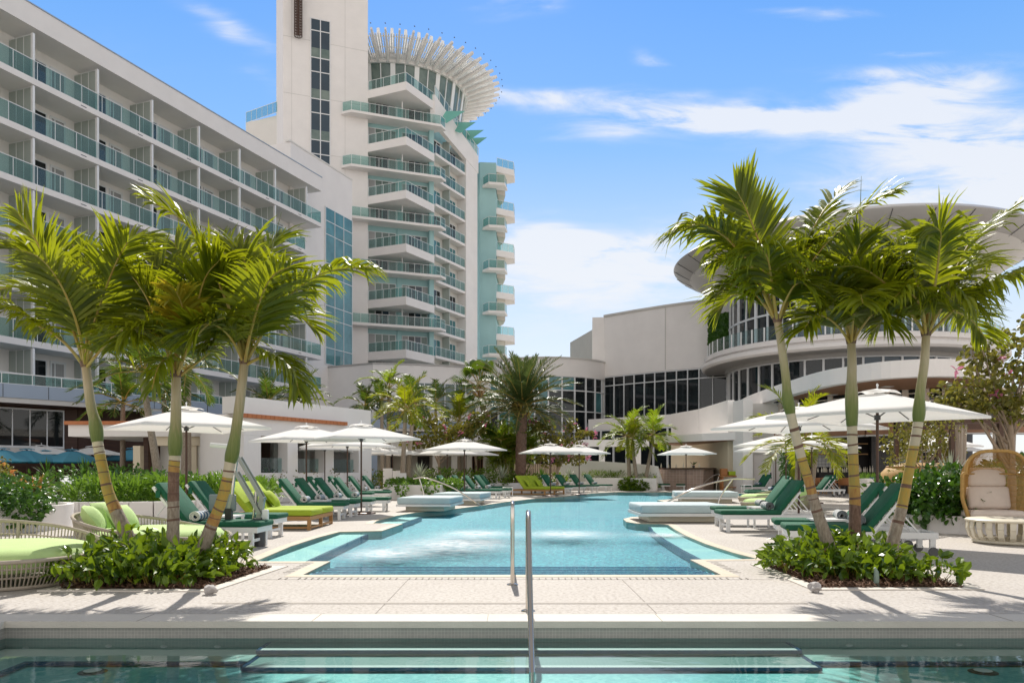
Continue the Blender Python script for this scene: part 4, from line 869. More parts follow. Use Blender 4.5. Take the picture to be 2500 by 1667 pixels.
    mb.add(vs, fs); rb(mb, 'sweeping_band', 'stucco', fix=True)
    back = [(28.5, 46), (24, 50), (20.0, 56)]
    tri_poly = [tuple(p) for p in inner[6:]] + back
    mb = MB(); mb.prism(tri_poly, zt - .35, zt - .05); rb(mb, 'roof_terrace', 'stucco2')
    mb = MB(); mb.prism([tuple(p) for p in inner[8:]] + back, zb + .02, zb + .06); so = rb(mb, 'soffit', 'brownsoffit')
    mb = MB()
    for x, y in ((16.9, 41.5), (17.9, 37.5), (19.8, 36.0), (16.6, 45.5), (18.2, 40)): mb.box(x - .22, x + .22, y - .22, y + .22, zb + .005, zb + .018)
    rb(mb, 'downlight', 'white', so)
    ow = [(15.3, 47.2), (16.6, 43.2), (18.2, 40.2), (20.2, 38.4), (22.6, 37.6), (25.5, 38.0)]; mb = MB(); m = MB(); g = MB()
    for a, b in zip(ow, ow[1:]):
        a, b = Vector(a), Vector(b); d = (b - a).normalized(); g.wallbar(a, b, .06, 3.75, zb + .015)
        for q in range(3): t = a.lerp(b, q / 3); m.wallbar(t - d * .14, t + d * .14, .14, 3.7, zb + .015, -.4)
        for z in (3.75, 4.2, 4.62, 5.0): m.wallbar(a, b, .08, z, z + .05, -.9)
        mb.wallbar(a, b, .5, 3.05, 3.69)
    w = rb(m, 'louvred_window', 'creamcush'); rb(g, 'pane', 'win', w); rb(mb, 'lower_fascia', 'brownsoffit')
    mb = MB()
    for a, b in zip(ow, ow[1:]): mb.wallbar(a, b, .7, 2.98, 3.045)
    rb(mb, 'fascia_edge', 'greylight')
    # wall with the service door, pillar
    mb = MB(); mb.wallbar((13.2, 46.6), (16.2, 46.0), .4, 0, 5.2, .5); rb(mb, 'service_wall', 'stucco2')
    mb = MB(); mb.prism([(12.98, 46.2), (13.2, 44.9), (13.75, 44.9), (13.75, 46.4)], 0, 5.3); rb(mb, 'pillar', 'stucco')
    mb = MB(); mb.wallbar((14.25, 46.33), (15.3, 46.12), .06, 0, 2.15); dd = rb(mb, 'door', 'stucco'); mb = MB(); mb.wallbar((15.12, 46.10), (15.2, 46.08), .08, 1.0, 1.12); rb(mb, 'handle', 'darkgrey', dd)
    mb = MB(); mb.wallbar((14.18, 46.30), (14.245, 46.29), .1, 0, 2.2); mb.wallbar((15.305, 46.07), (15.37, 46.06), .1, 0, 2.2); mb.wallbar((14.18, 46.30), (15.37, 46.06), .1, 2.203, 2.26); rb(mb, 'door_frame', 'greylight')
    # restaurant interior
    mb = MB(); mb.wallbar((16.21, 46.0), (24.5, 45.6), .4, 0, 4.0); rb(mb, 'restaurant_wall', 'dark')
    mb = MB(); mb.wallbar((20.6, 45.2), (23.0, 45.1), .3, 0, 3.4); rb(mb, 'tiled_pier', 'darktile')
    mb = MB(); mb.wallbar((17.6, 45.5), (19.3, 45.45), .1, 1.45, 2.75); rb(mb, 'lattice_screen', 'hextile')
    mb = MB(); mb.wallbar((17.2, 45.3), (20.4, 45.2), .3, 2.15, 2.21); mb.wallbar((17.2, 45.3), (20.4, 45.2), .3, 2.75, 2.80); sh = rb(mb, 'shelf', 'teak')
    m = MB(); m.wallbar((22.0, 44.9), (22.12, 44.9), .2, 0, 2.9); m.wallbar((23.2, 44.9), (23.32, 44.9), .2, 0, 2.9); m.wallbar((22.0, 44.9), (23.32, 44.9), .2, 2.903, 3.1); w = rb(m, 'glazed_door', 'white'); g = MB(); g.wallbar((22.12, 44.95), (23.2, 44.95), .05, .1, 2.9); rb(g, 'pane', 'wingreen', w)
    # white curved upper wall and beige bar wall
    mb = MB(); q = [(pd(1655, 1007, 57).x, 58.5), (pd(1720, 995, 53).x, 54), (13.1, 47.0)]
    for a, b in zip(q, q[1:]): mb.wallbar(a, b, .4, 3.1, 5.45)
    rb(mb, 'upper_wall', 'stucco')
    mb = MB()
    for a, b in zip(q, q[1:]): mb.wallbar(a, b, .35, 0, 3.095, -.1)
    rb(mb, 'bar_wall', 'warmwall')
    mb = MB(); A, B, C = pd(1593, 1062, 52), pd(1715, 1058, 47.5), pd(1798, 1058, 46); mb.prism([(A.x, 52), (B.x, 47.5), (C.x, 45.8), (13.3, 47.2), (12.4, 56)], 3.03, 3.48); cn = rb(mb, 'bar_canopy', 'stucco')
    mb = MB(); mb.prism([(A.x + .1, 52.1), (B.x, 47.7), (C.x - .1, 46.0), (13.1, 47.2), (12.2, 55.8)], 3.0, 3.027); rb(mb, 'canopy_soffit', 'brownsoffit', cn)
pavilion()

def bar_counter():
    A, B, C = pd(1604, 1190, 50), pd(1717, 1190, 47), pd(1742, 1190, 48.5)
    r = thing('bar_counter', 'pool bar counter of pinkish glazed brick with dark top', 'bar', (A.x, 50, 0)); mb = MB(); P = [(A.x, 50), (B.x, 47), (C.x, 48.5), (C.x + .3, 51), (A.x + .4, 52.3)]
    mb.prism(P, 0, 1.33); mb.build('body', 'brick', r, True); mb = MB(); mb.prism([tuple(p) for p in offset_poly(P, .18)], 1.333, 1.41); mb.build('counter_top', 'bronze', r, True)
    rg = random.Random(9); proto = None
    for i in range(6):
        t = i / 6 + .04; x = A.x + (B.x - A.x) * t + .25; y = 50 + (47 - 50) * t + .5
        if proto is None:
            mb = MB(); mb.lathe([(0, 0), (.04, 0), (.04, .17), (.015, .22), (.015, .29), (0, .29)], 8); proto = mb.build('bottle', 'clear' if 0 else 'ivory', smooth=True); o = proto
        else: o = proto.copy(); COL.objects.link(o)
        o.location = (x, y, 1.412); o.scale = (1, 1, .8 + .5 * rg.random()); tag(o, 'pale bottle standing on the dark top of the brick pool bar', 'bottle', 'bottles on the pool bar')
    o = thing('potted_plant', 'tiny potted plant on right end of the pool bar top', 'plant', (B.x - .3, 48.2, 1.412)); mb = MB(); mb.lathe([(0, 0), (.07, 0), (.09, .14), (0, .14)], 10); mb.build('pot', 'darkgrey', o); mb = MB(); rg = random.Random(2)
    for k in range(26): a = rg.random() * 6.28; l = .12 + .12 * rg.random(); mb.add([(0, 0, .14), (l * cos(a) * .6 - .03, l * sin(a) * .6, .14 + l * .8), (l * cos(a), l * sin(a), .16 + l * .9)], [(0, 1, 2)])
    mb.build('foliage', 'leafdark', o)
    a = pd(1757, 1190, 46.5); t = thing('service_stand', 'orange wooden service stand with boxes by the white pillar', 'stand', (a.x + .6, 46.0, 0))
    for x in (-.62, .62):
        for y in (-.2, .2): mb = MB(); mb.box(x - .05, x + .05, y - .05, y + .05, 0, .88); mb.build('leg', 'bronzewood', t)
    mb = MB(); mb.box(-.75, .75, -.28, .28, .883, .95); mb.build('top', 'bronzewood', t); mb = MB(); mb.box(-.6, .6, -.22, .22, .25, .29); mb.build('shelf', 'bronzewood', t)
    for x in (-.5, .5): mb = MB(); mb.cushion(x - .19, x + .19, -.2, .2, .953, 1.36, .03); o = mb.build('wooden_box', 'bronzewood'); o.location = (a.x + .6, 46.0, 0); tag(o, 'square orange wooden box on %s end of the service stand' % ('left' if x < 0 else 'right'), 'box')
    mb = MB(); mb.cushion(-.24, .24, -.15, .15, .953, 1.2, .03); o = mb.build('basket', 'lime'); o.location = (a.x + .6, 46.0, 0); tag(o, 'lime basket between two orange boxes on the service stand', 'basket')
bar_counter()

def ramp_wall():
    a, b = pd(1378, 1121, 52), pd(1606, 1138, 49)
    mb = MB(); n = 12; top = [(a.x, 52, a.z), (pd(1470, 1126, 51).x, 51, pd(1470, 1126, 51).z), (b.x, 49, b.z), (b.x + .35, 49.2, .05)]
    P = [a.lerp(b, i / n) for i in range(n + 1)]
    vs = []
    for i, p in enumerate(P):
        z = 1.2 + (a.z - 1.2) * (1 - i / n) ** .8 + (b.z - 1.2) * (i / n)
        vs += [(p.x, p.y, 0), (p.x, p.y, z), (p.x + .1, p.y + .35, 0), (p.x + .1, p.y + .35, z)]
    vs[0] = (vs[0][0] - .9, vs[0][1], 0); vs[2] = (vs[2][0] - .9, vs[2][1], 0); vs[4 * n] = (vs[4 * n][0] + .45, vs[4 * n][1], 0); vs[4 * n + 2] = (vs[4 * n + 2][0] + .45, vs[4 * n + 2][1], 0)
    fs = [(0, 1, 3, 2), (4 * n + 2, 4 * n + 3, 4 * n + 1, 4 * n)]
    for i in range(n): A, B = 4 * i, 4 * i + 4; fs += [(A, B, B + 1, A + 1), (B + 2, A + 2, A + 3, B + 3), (A + 1, B + 1, B + 3, A + 3)]
    mb.add(vs, fs); o = mb.build('ramp_wall', 'stucco', fix=True); tag(o, 'low white wall sloping down toward the brick pool bar', 'wall')
    a, b = pd(1440, 1166, 49.3), pd(1604, 1166, 47.6); mb = MB(); mb.wallbar(a, b, .3, 0, .78); o = mb.build('planter_wall', 'stucco'); tag(o, 'low white planter wall behind the two small pool island palms', 'planter wall')
    mb = MB(); p, q = pd(1230, 1145, 55), pd(1372, 1145, 55); L = (q - p).length; n = int(L / .14)
    for k in range(n): x = p.x + L * k / n; mb.box(x, x + .115, 55, 55.03, .05, 1.72 + .0)
    mb.box(p.x, q.x, 55.035, 55.08, .4, .48); mb.box(p.x, q.x, 55.035, 55.08, 1.4, 1.48); o = mb.build('picket_fence', 'picket'); tag(o, 'beige wooden board fence behind the date palm', 'fence')
    # low white planter walls on the garden side, left
    def wall(nm, lab, pts, z, th=.22):
        mb = MB()
        for a, b in zip(pts, pts[1:]): mb.wallbar(a, b, th, 0, z)
        o = mb.build(nm, 'stucco'); tag(o, lab, 'planter wall')
    c = [Vector((p.x, p.y)) for p in catmull([(-9.2, 17.5, 0), (-8.3, 17.9, 0), (-7.4, 18.9, 0), (-7.2, 21, 0), (-7.6, 25, 0), (-7.9, 27, 0)], 16)]
    c = [Vector((-11.6, 18.0))] + [Vector((p.x, p.y)) for p in catmull([(-9.8, 17.9, 0), (-8.2, 18.2, 0), (-7.3, 19.4, 0), (-7.3, 22, 0), (-7.6, 25, 0), (-8.3, 27.5, 0)], 16)]
    wall('planter_wall', 'long curved white planter wall behind the first green loungers on the left', c, .50)
    wall('planter_wall', 'short white planter wall with trailing vines beside the blue daybeds', [(-5.6, 36.5), (-5.2, 33.5), (-3.1, 32.8), (-2.6, 36.6)], .62)
    wall('planter_wall', 'low white planter wall behind the lime double daybed at the far side', [(-1.0, 42.2), (1.2, 45.5), (4.2, 49.5), (7.4, 50.4)], .55)
    mb = MB(); mb.arc(-11.2, 16.3, [(1.70, 0), (1.83, 0), (1.86, .50), (1.73, .50)], 0, 360, 48); mb.arc(-11.2, 16.3, [(0.02, .35), (1.7, .35), (1.7, .4), (.02, .4)], 0, 360, 24); o = mb.build('round_planter', 'stucco', smooth=40); tag(o, 'round white planter under trailing round-leaved shrub at left edge', 'planter')
    mb = MB()
    pts = [(7.9, 15.6), (7.7, 16.8), (8.6, 17.6), (10.2, 17.6), (10.8, 16.5), (10.1, 15.2), (8.8, 14.9)]; cc = [p.to_2d() for p in catmull([(x, y, 0) for x, y in pts + pts[:1]], 28)]
    mb.prism([tuple(p) for p in cc[:-1]], 0, .34); o = mb.build('curved_planter', 'stucco'); tag(o, 'low curved white planter under the dark hedge beside the egg chair', 'planter')
ramp_wall()

# ---------------------------------------------------------------- cabana building on the left and garden pavilion
def cabana():
    A, B = Vector((-9.96, 29.2)), Vector((-6.43, 36.0)); d = (B - A).normalized(); nrm = Vector((-d.y, d.x))
    r = thing('pool_cabana', 'white pool cabana with square openings and terracotta roof trim', 'building', (A.x, A.y, 0))
    L = (B - A).length; ht = 3.35
    def P(t, o=0): p = A + d * t + nrm * o; return (p.x, p.y)
    f = FPX
    ops = []
    for x0, x1 in ((637, 702), (727, 791), (815, 876)):
        ts = []
        for x in (x0, x1): q = (x - 1250) / f; ts.append((q * A.y - A.x) / (d.x - q * d.y))
        ops.append(ts)
    mb = MB(); prev = 0
    for t0, t1 in ops + [(L, None)]:
        mb.wallbar(P(prev), P(t0), .5, 0, 2.55, .5)
        if t1: mb.wallbar(P(t0), P(t1), .5, 0, 1.14, .5); prev = t1
    mb.wallbar(P(0), P(L), .5, 2.553, ht, .5); mb.prism([P(L, .02), P(L, 4.5), P(L - .3, 4.5), P(L - .3, .51)], 0, ht); mb.prism([P(0, .51), P(.35, .51), P(.35, 2.3), P(0, 2.3)], 0, ht); mb.build('wall', 'stucco', r, True)
    mb = MB(); mb.wallbar(P(-.25), P(L + .06), .75, ht + .003, 3.98, .62); mb.build('parapet', 'stucco', r, True)
    mb = MB(); n = 26
    for k in range(n): mb.wallbar(P(-.2 + (L * .78) * k / n), P(-.2 + (L * .78) * (k + .93) / n), .16, ht - .16, ht - .01, -.55)
    mb.build('terracotta_trim', 'orange', r, True)
    mb = MB(); mb.prism([P(-.2, 5.0), P(L, 5.0), P(L, 5.3), P(-.2, 5.3)], 0, ht); mb.build('rear_wall', 'darkwood', r, True)
    for a, b, c, e in ((.36, .7, 2.6, 5), (4.4, 5.2, 2.8, 3), (6.3, 6.7, 2.8, 3)): mb = MB(); mb.prism([P(a, c), P(b, c), P(b, e), P(a, e)], 0, 2.5); mb.build('inner_pier', 'stucco2', r, True)
    mb = MB(); mb.prism([P(-.2, .52), P(L - .31, .52), P(L - .31, 4.99), P(-.2, 4.99)], ht - .4, ht - .1); mb.build('ceiling', 'soffit', r, True)
    g = MB()
    for t0, t1 in ops: g.wallbar(P(t0 + .02, .3), P(t1 - .02, .3), .02, 1.16, 1.72)
    g.build('glass_screen', 'clear', r, True)
    # open loggia
    l = pd(184, 1040, 31); x0, x1 = l.x, A.x - .05; y = 30.8
    mb = MB(); mb.box(x0, x1, y - .3, y + 5, 2.55, 3.0); mb.build('loggia_roof', 'stucco', r, True); mb = MB(); mb.box(x0 - .1, x1, y - .42, y + 5.1, 3.003, 3.14); mb.build('terracotta_edge', 'orange', r, True)
    mb = MB(); mb.box(-14.1, x1, y - .12, y + .35, 2.2, 2.547); mb.build('beam', 'warmwall', r, True)
    for px in (335, 472): c = pd(px, 1100, y); mb = MB(); mb.box(c.x - .14, c.x + .14, y - .05, y + .25, 0, 2.197); mb.build('column', 'warmwall', r, True)
    c = pd(310, 1045, y); mb = MB(); mb.tube([(-13.2, y + 2, 2.54), (-13.2, y + 2, 2.2)], .02, 6); mb.lathe([(0, 2.12), (.12, 2.14), (.12, 2.26), (0, 2.28)], 12, -13.2, y + 2)
    for k in range(4): a = k * pi / 2 + .3; mb.bar((-13.2 + .1 * cos(a), y + 2 + .1 * sin(a), 2.2), (-13.2 + .8 * cos(a), y + 2 + .8 * sin(a), 2.2), .13, .015)
    o = mb.build('ceiling_fan', 'white', r, True)
cabana()
def garden_pavilion():
    y = 50; r = thing('garden_pavilion', 'low white garden pavilion with columns and screen behind the palms', 'building', (-7, y, 0)); X = lambda px: pd(px, 1100, y).x
    mb = MB(); mb.box(X(900), X(1219), y + 3.2, y + 3.5, 0, 3.0); mb.build('back_wall', 'soffit', r, True)
    mb = MB(); mb.box(X(880), X(1222), y - .2, y + 3.6, 2.35, 3.15); mb.box(X(1180), X(1222), y - .35, y + .3, 0.0, 3.35); mb.build('roof', 'stucco', r, True)
    for px in (1064, 1110, 1144): mb = MB(); mb.box(X(px - 8), X(px + 8), y, y + .4, 0, 2.347); mb.build('column', 'stucco', r, True)
    mb = MB(); mb.box(X(1150), X(1204), y + .6, y + .72, 0.1, 2.34); mb.build('slatted_screen', 'slatwood', r, True)
    for a, b in ((1005, 1035), (924, 941)): mb = MB(); mb.box(X(a), X(b), y + 3.08, y + 3.197, 1.35, 2.2); mb.build('screen', 'dark', r, True)
    for a, b, z in ((935, 957, 1.1), (958, 982, .98)):
        mb = MB(); mb.box(pd(a, 1100, 40).x, pd(b, 1100, 40).x, 40, 40.15, 0, z + .25); o = mb.build('white_screen', 'stucco'); tag(o, '%s white upright panel standing among the garden palms' % ('taller left' if a == 935 else 'shorter right'), 'screen')
    mb = MB(); p = pd(982, 1165, 36); mb.box(p.x - .18, p.x + .18, 35.95, 36.1, .3, 1.12); o = mb.build('sign_post', 'stucco'); tag(o, 'small blank white sign post in the vine planter', 'sign'); mb = MB(); mb.box(p.x - .10, p.x + .10, 35.944, 35.949, .84, .87); mb.box(p.x - .05, p.x + .05, 35.944, 35.949, .77, .79); mb.build('lettering', 'darkgrey', o)
    # white pergola along the rotunda
    r = thing('pergola', 'white pergola beam on posts in front of the glass rotunda', 'pergola', (6, 60, 0)); mb = MB(); a, b = pd(1300, 1080, 62), pd(1585, 1080, 62); mb.box(a.x, b.x, 62, 62.35, pd(0, 1090, 62).z, pd(0, 1073, 62).z); mb.build('beam', 'white', r, True)
    for px in (1470, 1558): c = pd(px, 1100, 62); mb = MB(); mb.box(c.x - .22, c.x + .22, 62.02, 62.33, 0, pd(0, 1090, 62).z - .003); mb.build('post', 'white', r, True)
garden_pavilion()
# ---------------------------------------------------------------- sun loungers and towels
def make_lounger(name, label, cush, group):
    r = thing(name, label, 'sun lounger', (0, 0, 0), 0, group)
    mb = MB(); mb.box(-1.0, 1.0, -.35, -.30, .25, .335); mb.box(-1.0, 1.0, .30, .35, .25, .335); mb.box(.95, 1.0, -.299, .299, .25, .335); mb.box(-1.0, -.95, -.299, .299, .25, .335)
    for k in range(9): x = -.12 + k * .125; mb.box(x, x + .07, -.299, .299, .315, .33)
    mb.build('frame', 'white', r)
    for x in (.89, -.93):
        for y in (-.345, .275): m = MB(); z0 = .0 if x > 0 else .07; m.box(x - .035, x + .035, y, y + .07, z0, .249); m.build('leg', 'white', r)
    mb = MB(); mb.box(.88, .90, -.274, .274, .10, .145); mb.build('stretcher', 'white', r)
    for y in (-.365, .365):
        m = MB(); pts = [(0, -.018), (.062, -.018), (.068, -.01), (.068, .01), (.062, .018), (0, .018)]; m.lathe(pts, 16); o = m.build('wheel', 'rubber', r, smooth=40); o.rotation_euler = (radians(90), 0, 0); o.location = (-.93, y, .068)
    a = radians(52); hx, hz = -.14, .345; ca, sa = -cos(a), sin(a)
    mb = MB(); mb.cushion(-.16, 1.04, -.335, .335, .337, .425, .03, .008); mb.build('seat_cushion', cush, r, smooth=60)
    mb = MB(); mb.cushion(0, .80, -.335, .335, .012, .10, .03, .008)
    rot = Matrix(((ca, 0, sa), (0, 1, 0), (sa, 0, -ca))); 
    mb.v = [tuple(Vector((hx, 0, hz)) + rot @ Vector(p)) for p in mb.v]; mb.build('back_cushion', cush, r, smooth=60, fix=True)
    mb = MB(); U = Vector((ca, 0, sa)); H = Vector((hx - .01, 0, hz - .02))
    for y in (-.31, .31): mb.bar(H + Vector((0, y, 0)), H + U * .80 + Vector((0, y, 0)), .04, .025, (0, 1, 0))
    for k in (.15, .35, .55, .78): mb.bar(H + U * k + Vector((0, -.29, 0)), H + U * k + Vector((0, .29, 0)), .05, .02, tuple(U))
    for y in (-.2, .2): mb.bar(H + U * .5 + Vector((0, y, 0)), Vector((-.82, y, .28)), .025, .02)
    mb.build('back_frame', 'white', r)
    mb = MB(); mb.box(-.338 + .34 * 0, 0, 0, 0, 0, 0) if 0 else None
    q = H + U * .62
    for sx in (-.345, .345): mb = MB(); mb.box(q.x - .05, q.x + .02, sx - .006, sx + .006, q.z - .02, q.z + .09); mb.build('tie_strap', cush, r)
    return r
LG = 'green sun loungers round the pool'
proto = make_lounger('sun_lounger', 'x', 'green', LG); used = [False]
def make_towel():
    mb = MB(); n = 46; L = .21; vs = []; fs = []
    for i in range(n + 1):
        t = i / n; a = t * 2 * pi * 2.6; r0 = .022 + .056 * t
        for y in (-L, L): vs.append((r0 * cos(a), y, r0 * sin(a) * .94)); vs.append(((r0 + .013) * cos(a), y, (r0 + .013) * sin(a) * .94))
    for i in range(n): A, B = 4 * i, 4 * i + 4; fs += [(A + 1, B + 1, B + 3, A + 3), (B, A, A + 2, B + 2), (A, B, B + 1, A + 1), (B + 2, A + 2, A + 3, B + 3)]
    mb.add(vs, fs); return mb
tw = [make_towel().build('rolled_towel', 'towel'), None]; tw[1] = make_towel().build('rolled_towel', 'towelgrey'); tused = [False, False]
def towel(x, y, z, rz, lab, kind=0):
    if not tused[kind]: o = tw[kind]; tused[kind] = True
    else: o = tw[kind].copy(); COL.objects.link(o)
    o.location = (x, y, z); o.rotation_euler = (0, 0, rz); tag(o, lab, 'towel', 'rolled pool towels')
def lounger(x, y, deg, lab, tow=0, ty=-.08):
    """x, y = point between the two foot legs, deg = way the feet point"""
    deg += random.Random(int(x * 100) + int(y * 37)).uniform(-2.2, 2.2); a = radians(deg); cx, cy = x - .89 * cos(a), y - .89 * sin(a)
    if not used[0]: o = proto; used[0] = True; o.location = (cx, cy, 0); o.rotation_euler = (0, 0, a)
    else: o = dup(proto, lab, (cx, cy, 0), a)
    o['label'] = 'dark green sun lounger ' + lab
    if tow is not None:
        lx, ly = .02, ty; towel(cx + lx * cos(a) - ly * sin(a), cy + lx * sin(a) + ly * cos(a), .43 + .072, a, ('grey' if tow else 'blue') + ' striped towel roll on lounger ' + lab, tow)
lounger(-4.02, 12.45, 0, 'half hidden behind the middle left palm trunk', 0, -.12)
lounger(-4.38, 14.55, 0, 'directly behind the pool lift', None)
for x, y, lab, t in [(-4.28, 19.75, 'first beside the near lime daybed', 0), (-4.26, 21.1, 'second past the near lime daybed', 0), (-4.10, 22.55, 'by the dark umbrella base', 0), (-3.82, 23.7, 'nearest the left blue daybed in its row', 0),
                     (-5.75, 28.0, 'first in the back row, only its back showing', None), (-5.35, 29.5, 'second in the back row under the cabana windows', None), (-4.95, 31.2, 'third in the back row under the cabana windows', 0), (-4.88, 33.7, 'last in the back row next to the vine planter', 0)]:
    lounger(x, y, 0, lab, t)
for x, y, lab, t in [(-1.75, 33.9, 'behind the vine planter corner, mostly hidden', 0), (-1.25, 35.9, 'behind the far left blue daybed, left one', 0), (-.62, 34.2, 'behind the far left blue daybed, with white strut', 0), (-.22, 35.6, 'sunlit, just left of the far lime daybed', 0), (-.15, 40.6, 'farthest of those left of the far lime daybed', 0)]:
    lounger(x, y, -14, lab, t)
for i, (x, y) in enumerate([(2.98, 42.1), (3.85, 43.7), (4.75, 45.2), (5.75, 47.0)]):
    lounger(x, y, -33, ('first', 'second', 'third', 'last')[i] + ' to the right of the far lime daybed', 0)
lounger(9.25, 49.2, 203, 'left one in front of the brick bar'); lounger(10.4, 48.4, 203, 'right one in front of the brick bar')
lounger(13.0, 43.6, 205, 'left one in front of the service door'); lounger(14.6, 43.2, 205, 'right one in front of the service door')
lounger(9.45, 31.3, 178, 'right of the far right blue daybed, near one'); lounger(10.1, 33.4, 178, 'right of the far right blue daybed, far one', None)
lounger(13.45, 37.0, 180, 'seen from behind near the restaurant, left one', None); lounger(14.2, 38.3, 180, 'seen from behind near the restaurant, right one', None)
lounger(4.60, 17.45, 178, 'second from the front beside the near right blue daybed', 1, .12); lounger(4.30, 15.9, 178, 'whose foot overlaps the near right blue daybed', 1, -.1)
lounger(4.45, 12.95, 166, 'behind the middle right palm trunk', 1, .1); lounger(4.20, 11.75, 166, 'nearest on the right, wheels showing past the palm planter', 1, .06)

# ---------------------------------------------------------------- lime double daybeds
def lime_daybed(x, y, deg, lab, scale=1):
    r = thing('double_daybed', lab, 'daybed', (x, y, 0), radians(deg), 'lime double daybeds')
    mb = MB(); mb.box(-1.05, 1.0, -1, -.94, .2, .28); mb.box(-1.05, 1.0, .94, 1, .2, .28); mb.box(.94, 1.0, -.939, .939, .2, .28); mb.box(-1.05, -.99, -.939, .939, .2, .28); mb.box(-1.0, .93, -.03, .03, .2, .28); mb.box(.95, .99, -.92, .92, .03, .07); mb.box(-1, 1, -.98, -.95, .03, .07); mb.build('frame', 'teak', r)
    for px in (-1.0, .965):
        for py in (-.965, .0, .965): m = MB(); m.box(px - .035, px + .035, py - .034, py + .034, 0, .199); m.build('leg', 'teak', r)
    a = radians(50); rot = Matrix(((-cos(a), 0, sin(a)), (0, 1, 0), (sin(a), 0, cos(a))))
    for y0, y1 in ((-.99, -.005), (.005, .99)):
        mb = MB(); mb.cushion(-.30, 1.02, y0, y1, .285, .415, .035, .012); mb.build('seat_cushion', 'lime', r, smooth=60)
        mb = MB(); mb.cushion(0, .80, y0, y1, .01, .13, .035, .012); mb.v = [tuple(Vector((-.30, 0, .30)) + rot @ Vector(p)) for p in mb.v]; mb.build('back_cushion', 'lime', r, smooth=60, fix=True)
        mb = MB(); m3 = Matrix.Rotation(radians(90), 3, 'Z') @ Matrix.Rotation(radians(52), 3, 'X'); mb.pillow((-.22, (y0 + y1) / 2 - .05, .60), .48, .44, .17, m3); o = mb.build('throw_pillow', 'lime', smooth=True, fix=True); o.parent = None; mw = root_matrix(r); o.location = mw.translation; o.rotation_euler = r.rotation_euler
        tag(o, 'lime square pillow on the %s half of the %s lime daybed' % ('near' if y0 < -.5 else 'far', 'left foreground' if y < 25 else 'far'), 'pillow', 'lime daybed pillows')
    return r
lime_daybed(-5.1, 17.0, 0, 'lime double daybed on teak frame right of the pool lift'); lime_daybed(1.35, 40.6, -33, 'lime double daybed with two pillows at the far pool side')

# ---------------------------------------------------------------- round woven daybeds
def round_daybed(x, y, deg, lab, npil, plab, R=1.0):
    """high rim towards -x"""
    r = thing('round_daybed', lab, 'daybed', (x, y, 0), radians(deg), 'round woven daybeds')
    n = 120; rim = lambda a: .30 + .32 * max(0, (1 - cos(a)) / 2) ** 1.4
    mb = MB(); pts = [(R * cos(2 * pi * k / 48), R * sin(2 * pi * k / 48), rim(2 * pi * k / 48)) for k in range(49)]; mb.tube(pts, .022, 8, False); mb.build('rim', 'rope', r, smooth=True)
    mb = MB(); pts = [(.86 * R * cos(2 * pi * k / 48), .86 * R * sin(2 * pi * k / 48), .025) for k in range(49)]; mb.tube(pts, .02, 6, False); mb.build('base_ring', 'rope', r, smooth=True)
    mb = MB()
    for k in range(150):
        a = 2 * pi * k / 150; ca, sa = cos(a), sin(a); z = rim(a); mb.tube([(.86 * R * ca, .86 * R * sa, .03), (R * .97 * ca, R * .97 * sa, z * .62), (R * ca, R * sa, z)], .0075, 4, False)
    for zf in (.45, .75): mb.tube([(R * (.86 + .14 * zf) * cos(2 * pi * k / 48), R * (.86 + .14 * zf) * sin(2 * pi * k / 48), rim(2 * pi * k / 48) * zf) for k in range(49)], .010, 5, False)
    mb.build('woven_side', 'rope', r)
    mb = MB()
    for k in range(8): a = 2 * pi * (k + .4) / 8; mb.tube([(.85 * R * cos(a), .85 * R * sin(a), .0), (R * .985 * cos(a), R * .985 * sin(a), rim(a))], .02, 6)
    mb.build('frame', 'rope', r)
    mb = MB(); rr = .93 * R; mb.lathe([(0, .165), (rr - .08, .165), (rr - .02, .19), (rr, .25), (rr - .01, .33), (rr - .06, .385), (rr - .16, .41), (rr * .5, .42), (0, .42)], 56); mb.build('seat_cushion', 'mint', r, smooth=60)
    spots = [(-.62, -.42, 25, .54), (-.74, .18, 0, .56), (-.38, -.12, -12, .53), (-.5, .55, -30, .54)]
    for i in range(npil):
        px, py, rz, z = spots[i]; mb = MB(); m3 = Matrix.Rotation(radians(90 - rz * 0 + deg + rz), 3, 'Z') @ Matrix.Rotation(radians(54), 3, 'X'); mb.pillow((0, 0, 0), .50, .44, .24, m3); o = mb.build('throw_pillow', 'mint', smooth=True, fix=True)
        a = radians(deg); o.location = (x + R * (px * cos(a) - py * sin(a)), y + R * (px * sin(a) + py * cos(a)), z + .02); tag(o, ('first', 'second', 'third', 'last')[i] + ' pale green pillow on ' + plab, 'pillow', 'pale green pillows')
round_daybed(-5.55, 8.55, -40, 'round woven daybed with pale green cushion cut by left edge', 0, '')
round_daybed(-4.98, 10.95, 0, 'round woven daybed with pale green pillows behind left palm planter', 3, 'the daybed behind left palm planter')
round_daybed(7.6, 22.6, 180, 'round woven daybed on the right behind the leaning palm', 2, 'right round daybed behind the leaning palm')
round_daybed(8.8, 27.0, 180, 'round woven daybed farther back on the right', 0, '')

